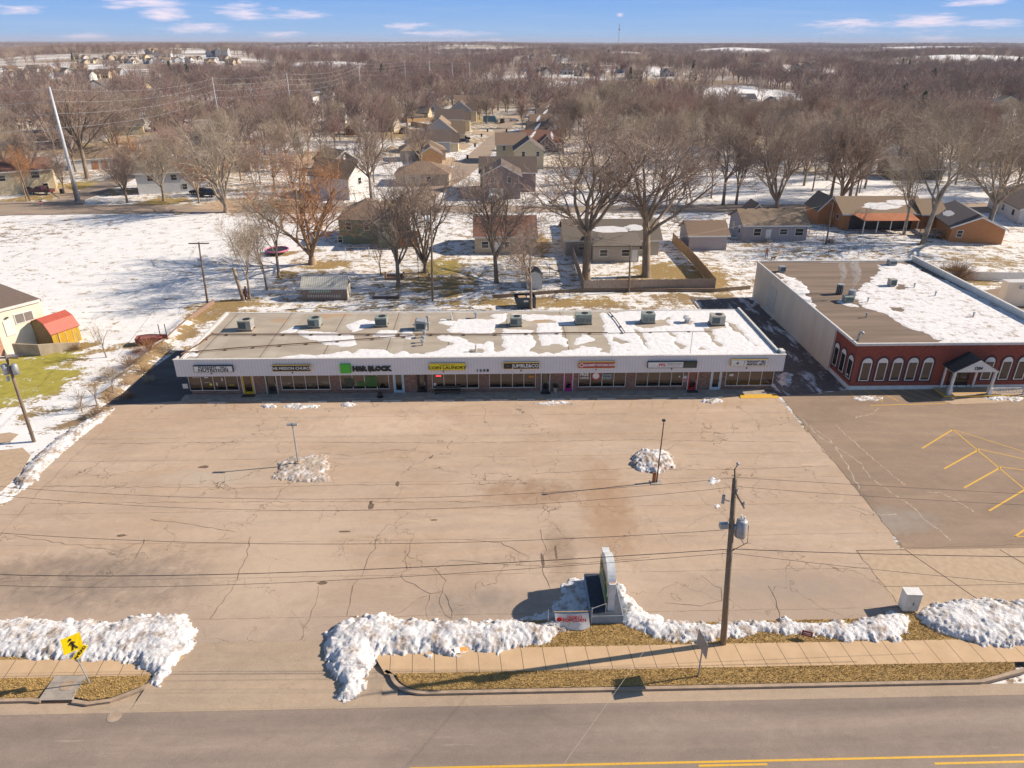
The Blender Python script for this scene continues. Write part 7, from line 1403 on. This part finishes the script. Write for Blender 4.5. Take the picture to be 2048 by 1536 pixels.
hq(832,243,'small_tan_shed','small tan shed by the long brown fence left of the straight street',0,7,5,2.4,1.4,'x',s_beige,r_tan,cat='shed'); fence([tuple(G(780,236))[:2],tuple(G(815,246))[:2],tuple(G(880,242))[:2]],1.8,m_fb,'wooden_fence','long brown board fence behind the houses left of the street',post=5); fence([tuple(G(822,252))[:2],tuple(G(860,258))[:2]],1.8,m_fb,'wooden_fence','short brown board fence beside the small tan shed',post=5)
p=G(808,268); tag(MB().tube([(0,0,0),(0,3.,0)],2.,16).build('round_tank',m_dark,None,loc=(p.x,p.y,.4)),'dark arched shelter mouth near the board fence','shelter')
# left neighbourhood
hq(45,388,'cream_two_level_house','cream two level house with a red brown roof at the left edge',28,14,9,5.2,2.0,'x',s_cream,r_red,wins=[('f',-3,3.2,1.2,1.2),('f',3.5,3.4,1.6,1.3),('f',5,.8,1,1.2)]); 
hq(205,338,'ranch_house','long white ranch house with orange brick carport posts and a tan roof',22,15,8.5,2.9,2.0,'x',s_white,r_tan,wins=[('f',3.5,.9,1.2,1.5),('f',5.6,.9,1.2,1.5)],doors=[('f',-5,2.6,2.2,m_white),('f',-1.5,1.6,2.2,s_orange),('f',.8,1.4,2.2,s_orange)])
hq(335,387,'pale_split_level_house','pale sided split level house with a grey roof behind the rounded bare tree',16,12,9,4.8,2.0,'x',s_white,r_grey,wins=[('f',-3,3,1.2,1.2),('f',2,3,1.2,1.2),('f',4,.8,1,1.2)]); p=G(402,382); dk=T('red_deck','dark red timber deck beside the pale split level house','deck',(p.x,p.y,0),R(16)); MB().box(-2.2,2.2,0,3,2.3,2.42).build('floor',m_deck,dk); MB().box(-2.2,2.2,-.03,.03,2.42,3.3).build('railing',M('red_rail',(.36,.09,.04),.8),dk)
for u in(-2.1,0,2.1): MB().box(u-.08,u+.08,0,.15,0,2.3).build('post',m_deck,dk)
hq(410,292,'grey_metal_building','big mauve grey building with snow on its pale hip roof',14,15,11,5.,3.,'hip',s_lav,r_pale); hq(360,283,'peach_house','low peach house with white trimmed windows left of the big mauve building',22,12,7,2.7,1.6,'x',siding('peach_siding',(.52,.34,.22)),r_tan,wins=[('f',-2,1,1,1.2),('f',0,1,1,1.2),('f',2,1,1,1.2)])
hq(480,262,'a_frame_house','grey steep roofed house on the far drive',-35,9,11,3,4.2,'y',s_beige,r_grey); hq(520,250,'pale_blue_gable_house','pale blue narrow gable house right of the steep roofed one',10,5.5,9,4.4,3.2,'y',s_blue,r_dark,wins=[('f',0,2.6,1.2,1.2)])
for px,py,lb,rz,w_,d_,h_,ri,rt,wl,rf in ((120,262,'white low house behind the transmission pole',18,12,8,2.8,1.8,'x',s_white,r_tan),(18,300,'tan roofed house at the left frame edge',20,15,10,2.8,2.4,'hip',s_white,r_tan),(15,345,'small blue grey sided house above the cream house',18,9,7,2.8,1.8,'x',s_blue,r_tan),(95,300,'mauve low house left of the transmission pole',20,13,8,2.8,1.8,'x',s_purple,r_brown),(178,285,'white and brown low house behind the ranch house',25,11,8,2.8,1.8,'x',s_white,r_grey),(245,268,'cream low house with a grey roof in the middle left',20,15,8,2.8,1.8,'x',s_cream,r_grey),(455,345,'low cream house behind the pale vase shaped tree',15,12,8,2.8,2.0,'hip',s_cream,r_brown),(380,215,'bright yellow shed house between far bare trees',12,9,6,3,2,'x',s_yellow,r_pale),
  (325,213,'small peach house left of the yellow shed house',10,8,6,2.8,1.8,'x',s_yellow,r_tan),(610,212,'white house with an arched gable window on the far drive',-10,10,9,5,2.8,'y',s_white,r_dark),(640,205,'long white house with snow on its dark roof on the far drive',-8,15,8,4,2.4,'x',s_white,r_slate),(590,222,'cream gabled house below the white arched one',-10,7,9,4.6,2.8,'y',s_cream,r_tan),(730,200,'pale blue grey gabled house behind the fourth transmission pole',10,9,9,4.6,3,'y',s_blue,r_dark),(708,195,'bright yellow narrow house end by the fourth transmission pole',0,5,8,4.4,2.4,'y',s_yellow,r_tan),(590,196,'orange gabled house far behind the second transmission pole',-5,7,9,4.4,3,'y',siding('apricot2',(.6,.35,.2)),r_dark),(660,262,'small pale blue house near the red car',0,7,7,2.8,2,'y',s_blue,r_tan),(705,270,'tiny orange roofed shed right of the far drive',0,5,5,2.4,1.8,'y',s_orange,r_red),
  (1490,210,'blue grey roofed house at the edge of the snowy field',5,13,9,3.,2.6,'x',s_blue,r_slate),(1545,218,'pale gabled house right of the blue grey roofed one',-8,8,9,3,2.6,'y',s_cream,r_grey),(1520,226,'tan roofed house in front of the pale gabled one',5,14,8,2.8,2.,'x',s_beige,r_tan),(1600,222,'low tan house at the edge of the right woods',-10,12,8,2.8,2.,'x',s_beige,r_pale),(1645,212,'dark roofed house with a snow streak in the right woods',-10,10,8,2.8,2.2,'x',s_beige,r_dark),(1240,222,'tan house deep in the trees right of the street',0,11,8,3,2.2,'x',s_beige,r_tan) if 0 else (1975,222,'dark gabled house in the far right cluster',-12,12,9,3.,2.8,'x',s_grey,r_slate),
  (2015,216,'tan gabled house with pale walls in the far right cluster',-12,12,9,3.,2.8,'y',s_cream,r_dark),(1935,224,'low white roofed house left in the far right cluster',-12,13,8,2.8,2.,'x',s_grey,r_pale),(2045,208,'blue grey house at the right frame edge',-12,10,9,3.6,2.8,'x',s_blue,r_slate),(1992,228,'long snow dusted roof in front of the far right cluster',-10,15,8,2.6,1.8,'x',s_grey,r_pale)):
    hq(px,py,'house',lb,rz,w_,d_,h_,ri,rt,wl,rf,wins=[('f',-w_*.25,1.,1.,1.2),('f',w_*.2,1.,1.2,1.2)],snowp=[(-w_*.3,w_*.1,.3,.8)] if 'snow' in lb and rt=='x' else None)
# far subdivisions: low detail houses, each one its own object
fr=random.Random(31); FARG=[]
def far_house(px,py,grp,lb,sc_=1.):
    p=G(px,py,0); z_=hz(p.x,p.y)
    # slide along the view ray onto the terrain
    d=ray(px,py).normalized(); tt=300.
    while tt<9000:
        p=Vector((0,0,CAMH))+d*tt; z_=hz(p.x,p.y)
        if p.z<z_+3.5: break
        tt+=max(8,tt*.006)
    rz=fr.choice([-60,-30,-10,5,25,60]); w_,d_=fr.uniform(11,16)*sc_,fr.uniform(9,12)*sc_
    wl=fr.choice([s_cream,s_beige,s_white,s_white,s_grey,s_blue,s_tan]); rf=fr.choice([r_brown,r_tan,r_grey,r_dark,r_grey])
    t=T('distant_house',lb,'house',(p.x,p.y,z_-.5),R(rz),grp); two=fr.random()<.55; h_=(5.6 if two else 3.4)*sc_; a=w_/2; rise=3.4*sc_
    MB().ext([(0,-2),(d_,-2),(d_,h_),(d_/2,h_+rise),(0,h_)],-a,a,'x').ext([(-a*.9,-2),(-a*.1,-2),(-a*.1,h_),(-a*.5,h_+rise*.8),(-a*.9,h_)],-2,-.01,'y').build('wall',wl,t)
    MB().ext([(-.5,h_-.3),(d_/2,h_+rise+.05),(d_+.5,h_-.3),(d_+.5,h_-.05),(d_/2,h_+rise+.35),(-.5,h_-.05)],-a-.4,a+.4,'x').ext([(-a,h_-.25),(-a*.5,h_+rise*.8+.05),(0,h_-.25),(0,h_),(-a*.5,h_+rise*.8+.3),(-a,h_)],-2.4,d_*.4,'y').build('roof',rf,t)
    m=MB()
    for u in(-a*.5,a*.3,a*.7): m.box(u-.6,u+.6,-2.08 if u<0 else -.06,-2.02 if u<0 else -.02,1.,2.4)
    m.build('windows',m_glass,t)
for i in range(26): far_house(fr.uniform(145,480),fr.uniform(112,126),'houses of the far left subdivision','small pale distant house in the far left subdivision',.7)
for px,py in MIDH: far_house(px,py,'houses among the bare trees on the left','small distant house among the bare trees left of the straight street',.72)
for i in range(16): far_house(fr.uniform(5,235),fr.uniform(132,152),'houses of the left subdivision','pale distant house among trees in the nearer left subdivision',.75)
for i in range(18): far_house(fr.uniform(1030,1380),fr.uniform(133,150),'houses of the distant right subdivision','dark roofed distant house behind the brown woods right of centre',.75)
for i in range(12): far_house(fr.uniform(1045,1160),fr.uniform(111,119),'houses on the far ridge','tiny distant house on the ridge right of centre')
for i in range(10): far_house(fr.uniform(1490,1650),fr.uniform(134,142),'houses of the far right clearing','small distant house by the clearing in the right woods')
for i in range(8): far_house(fr.uniform(290,460),fr.uniform(103,109),'farm buildings on the far left horizon','tiny farm building near the left horizon',1.4)
p=G(1236,96,0); tw=T('radio_mast','thin red and white radio mast on the horizon','mast',(G(1236,100).x*1.3,G(1236,100).y*1.3,0)); q=tw.location
Hm=V(1236,47,q.y).z; MB().tube([(0,0,0),(0,0,Hm)],[1.6,1.1],4).build('mast_pole',m_concg,tw); MB().box(-3.5,3.5,-2,2,Hm*.72,Hm*.80).box(-2.5,2.5,-2,2,Hm*.9,Hm*.93).build('antennas',m_steel,tw)
# ---------------------------------------------------------------- vehicles
m_tyre=M('tyre',(.02,.02,.02),.8); m_rim=M('wheel_rim',(.45,.45,.46),.35,metal=.6); m_tail=M('tail_light',(.35,.01,.01),.3)
def car(kind,px,py,rz,paint,label,rx=None):
    p=G(px,py) if rx is None else rx; t=T(kind,label,{'car':'car','pickup':'pickup','suv':'suv','van':'van'}[kind],(p.x,p.y,.06),R(rz))
    if kind=='pickup': prof=[(-2.7,.45),(2.7,.45),(2.75,.8),(2.6,1.05),(1.35,1.12),(.75,1.75),(-.65,1.78),(-.85,1.12),(-2.7,1.12)]; L=2.7;w_=.95;cab=[(1.25,1.13),(.72,1.68),(-.6,1.70),(-.72,1.13)]
    elif kind=='suv': prof=[(-2.3,.4),(2.3,.4),(2.35,.85),(2.2,1.05),(1.2,1.12),(.6,1.72),(-1.9,1.75),(-2.3,1.1)]; L=2.3;w_=.92;cab=[(1.1,1.13),(.58,1.64),(-1.85,1.66),(-2.1,1.13)]
    elif kind=='van': prof=[(-3.2,.45),(3.2,.45),(3.25,1.0),(2.9,1.3),(2.3,2.4),(2.0,2.9),(-3.2,2.9)]; L=3.2;w_=1.05;cab=[(2.75,1.35),(2.25,2.3),(1.6,2.3),(1.6,1.35)]
    else: prof=[(-2.25,.38),(2.25,.38),(2.3,.7),(2.1,.88),(1.15,.95),(.45,1.40),(-1.0,1.42),(-1.75,.98),(-2.2,.92)]; L=2.25;w_=.88;cab=[(1.05,.96),(.43,1.35),(-.97,1.37),(-1.6,.98)]
    m=MB(); n=len(prof); 
    for y_,k in((-w_,.0),(-w_+.06,.0),(w_-.06,0),(w_,0)):
        s_=.97 if abs(y_)==w_ else 1.
        for a,b2 in prof: yy=y_*(1 if b2<1.15 else .86); m.v.append((a*s_,yy,.38+(b2-.38)*(s_ if b2>1 else 1)))
    for q in range(3):
        for i in range(n): j=(i+1)%n; m.f.append([q*n+i,q*n+j,(q+1)*n+j,(q+1)*n+i]);m.m.append(0)
    m.f.append(list(range(n))[::-1]);m.m.append(0);m.f.append([3*n+i for i in range(n)]);m.m.append(0)
    bd=m.build('body',paint,t)
    for s_ in(-1,1):
        yy=s_*(w_*.93+.02); g=MB(); zz=[(a,yy if b2<1.2 else s_*(w_*.87+.0),b2) for a,b2 in cab]; g.poly(zz if s_<0 else zz[::-1]); g.build('side_window',m_glass,t)
    c0,c1=cab[0],cab[1]; MB().poly([(c0[0]+.12,-w_*.82,c0[1]+.02),(c0[0]+.12,w_*.82,c0[1]+.02),(c1[0]+.12,w_*.74,c1[1]+.02),(c1[0]+.12,-w_*.74,c1[1]+.02)]).build('windscreen',m_glass,t)
    if kind=='pickup': MB().box(-2.6,-.95,-w_*.82,w_*.82,1.122,1.14).build('bed',m_dark,t)
    for sx_ in(-1,1):
        for s_ in(-1,1):
            o=MB().tube([(sx_*L*.62,s_*(w_-.16),.34),(sx_*L*.62,s_*(w_+.02),.34)],.34,14).build('wheel',m_tyre,t); MB().tube([(sx_*L*.62,s_*(w_+.021),.34),(sx_*L*.62,s_*(w_+.035),.34)],.2,10).build('rim',m_rim,o)
            MB().box(sx_*L*1.0-.03,sx_*L*1.0+.05,s_*w_*.7-.14,s_*w_*.7+.14,.62,.78).build('headlight' if sx_>0 else 'tail_light',m_white if sx_>0 else m_tail,t)
    return t
def paint(n,c): return M(n,c,.3,c)
car('pickup',85,388,172,paint('maroon_paint',(.10,.035,.04)),'dark maroon pickup parked in front of the cream house'); car('car',55,386,175,paint('dark_green_paint',(.04,.05,.045)),'dark car parked left of the maroon pickup'); car('car',22,378,170,paint('navy_paint',(.03,.035,.05)),'dark car at the left frame edge') if 0 else None
car('car',401,389,170,paint('black_blue_paint',(.02,.025,.045)),'black blue car in the drive beside the pale split level house'); car('suv',415,393,168,paint('black_paint_car',(.02,.02,.025)),'black suv parked right of the black blue car') ; car('car',372,381,168,paint('silver_paint',(.4,.4,.41)),'silver car in front of the pale split level house')
car('suv',987,404,80,paint('white_car_paint',(.65,.65,.66)),'white suv parked nose out in the drive of the mauve house'); car('car',926,286,5,paint('blue_black_paint',(.02,.03,.06)),'dark blue car in a drive on the left of the straight street'); car('suv',928,281,5,paint('black_suv',(.015,.015,.02)),'black suv just behind the dark blue car')
car('van',981,246,3,paint('teal_van',(.08,.20,.26)),'blue box van near the top of the straight street'); car('suv',1005,246,85,paint('dark_suv',(.03,.04,.06)),'dark suv standing across the top of the straight street'); car('car',1028,243,3,paint('pale_car',(.5,.5,.5)),'pale car right of the dark suv at the top of the street'); car('car',668,262,10,paint('red_car',(.35,.02,.02)),'red car by the small pale blue house')
for i,(px,py) in enumerate(((125,388),(935,318),(950,294),(963,274),(1022,286),(1013,264),(975,264))):
    p=G(px,py); b_=T('wheelie_bin','black wheeled rubbish bin at the kerb of the left street' if i==0 else 'black wheeled bin at the kerb of the straight street','bin',(p.x,p.y,.05),0,'bins along the streets' if i else None); MB().prism([(-.3,-.35),(.3,-.35),(.3,.35),(-.3,.35)],.05,1.05).build('body',m_black,b_); MB().box(-.33,.33,-.38,.38,1.05,1.12).build('lid',m_dark,b_)
# tan building at the right edge
a=G(2003,614); tb=T('tan_block_building','plain tan block wall building at the right edge behind the brick office','building',(a.x,a.y,0)); MB().box(0,20,0,1.3,-.3,3.35).build('wall',m_tanw,tb); MB().box(-.06,20.1,-.06,1.4,3.35,3.45).build('roof_edge',m_cop,tb); MB().box(1.6,2.3,-.4,-.003,2.6,2.9).build('wall_lamp',m_steel,tb)
# ---------------------------------------------------------------- haze
HB=17000.; hm=MB().box(-HB,HB,-1200,17000,-60,75); ho=hm.build('haze',None if 0 else bpy.data.materials.new('haze_air')); tag(ho,'thin pale blue air haze over the whole landscape','haze',kind='stuff')
m=ho.data.materials[0]; m.use_nodes=True; nt=m.node_tree; nt.nodes.clear(); oo=nt.nodes.new('ShaderNodeOutputMaterial'); pv=nt.nodes.new('ShaderNodeVolumePrincipled'); pv.inputs['Color'].default_value=(.72,.76,.93,1); pv.inputs['Density'].default_value=HAZE; pv.inputs['Anisotropy'].default_value=.0; nt.links.new(pv.outputs[0],oo.inputs['Volume'])

# small yard frames
for px,py,w_,lb in ((1722,507,1.8,'T shaped clothes post in the snow right of the chain link fence'),(1099,556,1.4,'T shaped clothes post in the snow left of the picket fence')):
    p=G(px,py); t=T('clothes_post',lb,'clothes post',(p.x,p.y,0)); MB().cyl(0,0,0,2.1,.045,n=6).build('post',m_steel,t); MB().box(-w_/2,w_/2,-.04,.04,2.1,2.16).build('crossbar',m_steel,t)
p=G(716,520); t=T('swing_frame','slim metal swing set frame on the snow before the green house','swing set',(p.x,p.y,0)); MB().tube([(-1.9,0,2.1),(1.9,0,2.1)],.04,6).build('top_bar',m_steel,t)
for a in(-1.9,1.9):
    for b2 in(-.8,.8): MB().tube([(a,0,2.1),(a,b2,0)],.035,6).build('leg',m_steel,t)
for a in(-.9,.7): MB().tube([(a-.2,0,2.1),(a-.2,0,.5)],.012,4).tube([(a+.2,0,2.1),(a+.2,0,.5)],.012,4).box(a-.25,a+.25,-.1,.1,.46,.5).build('swing_seat',m_dark,t)
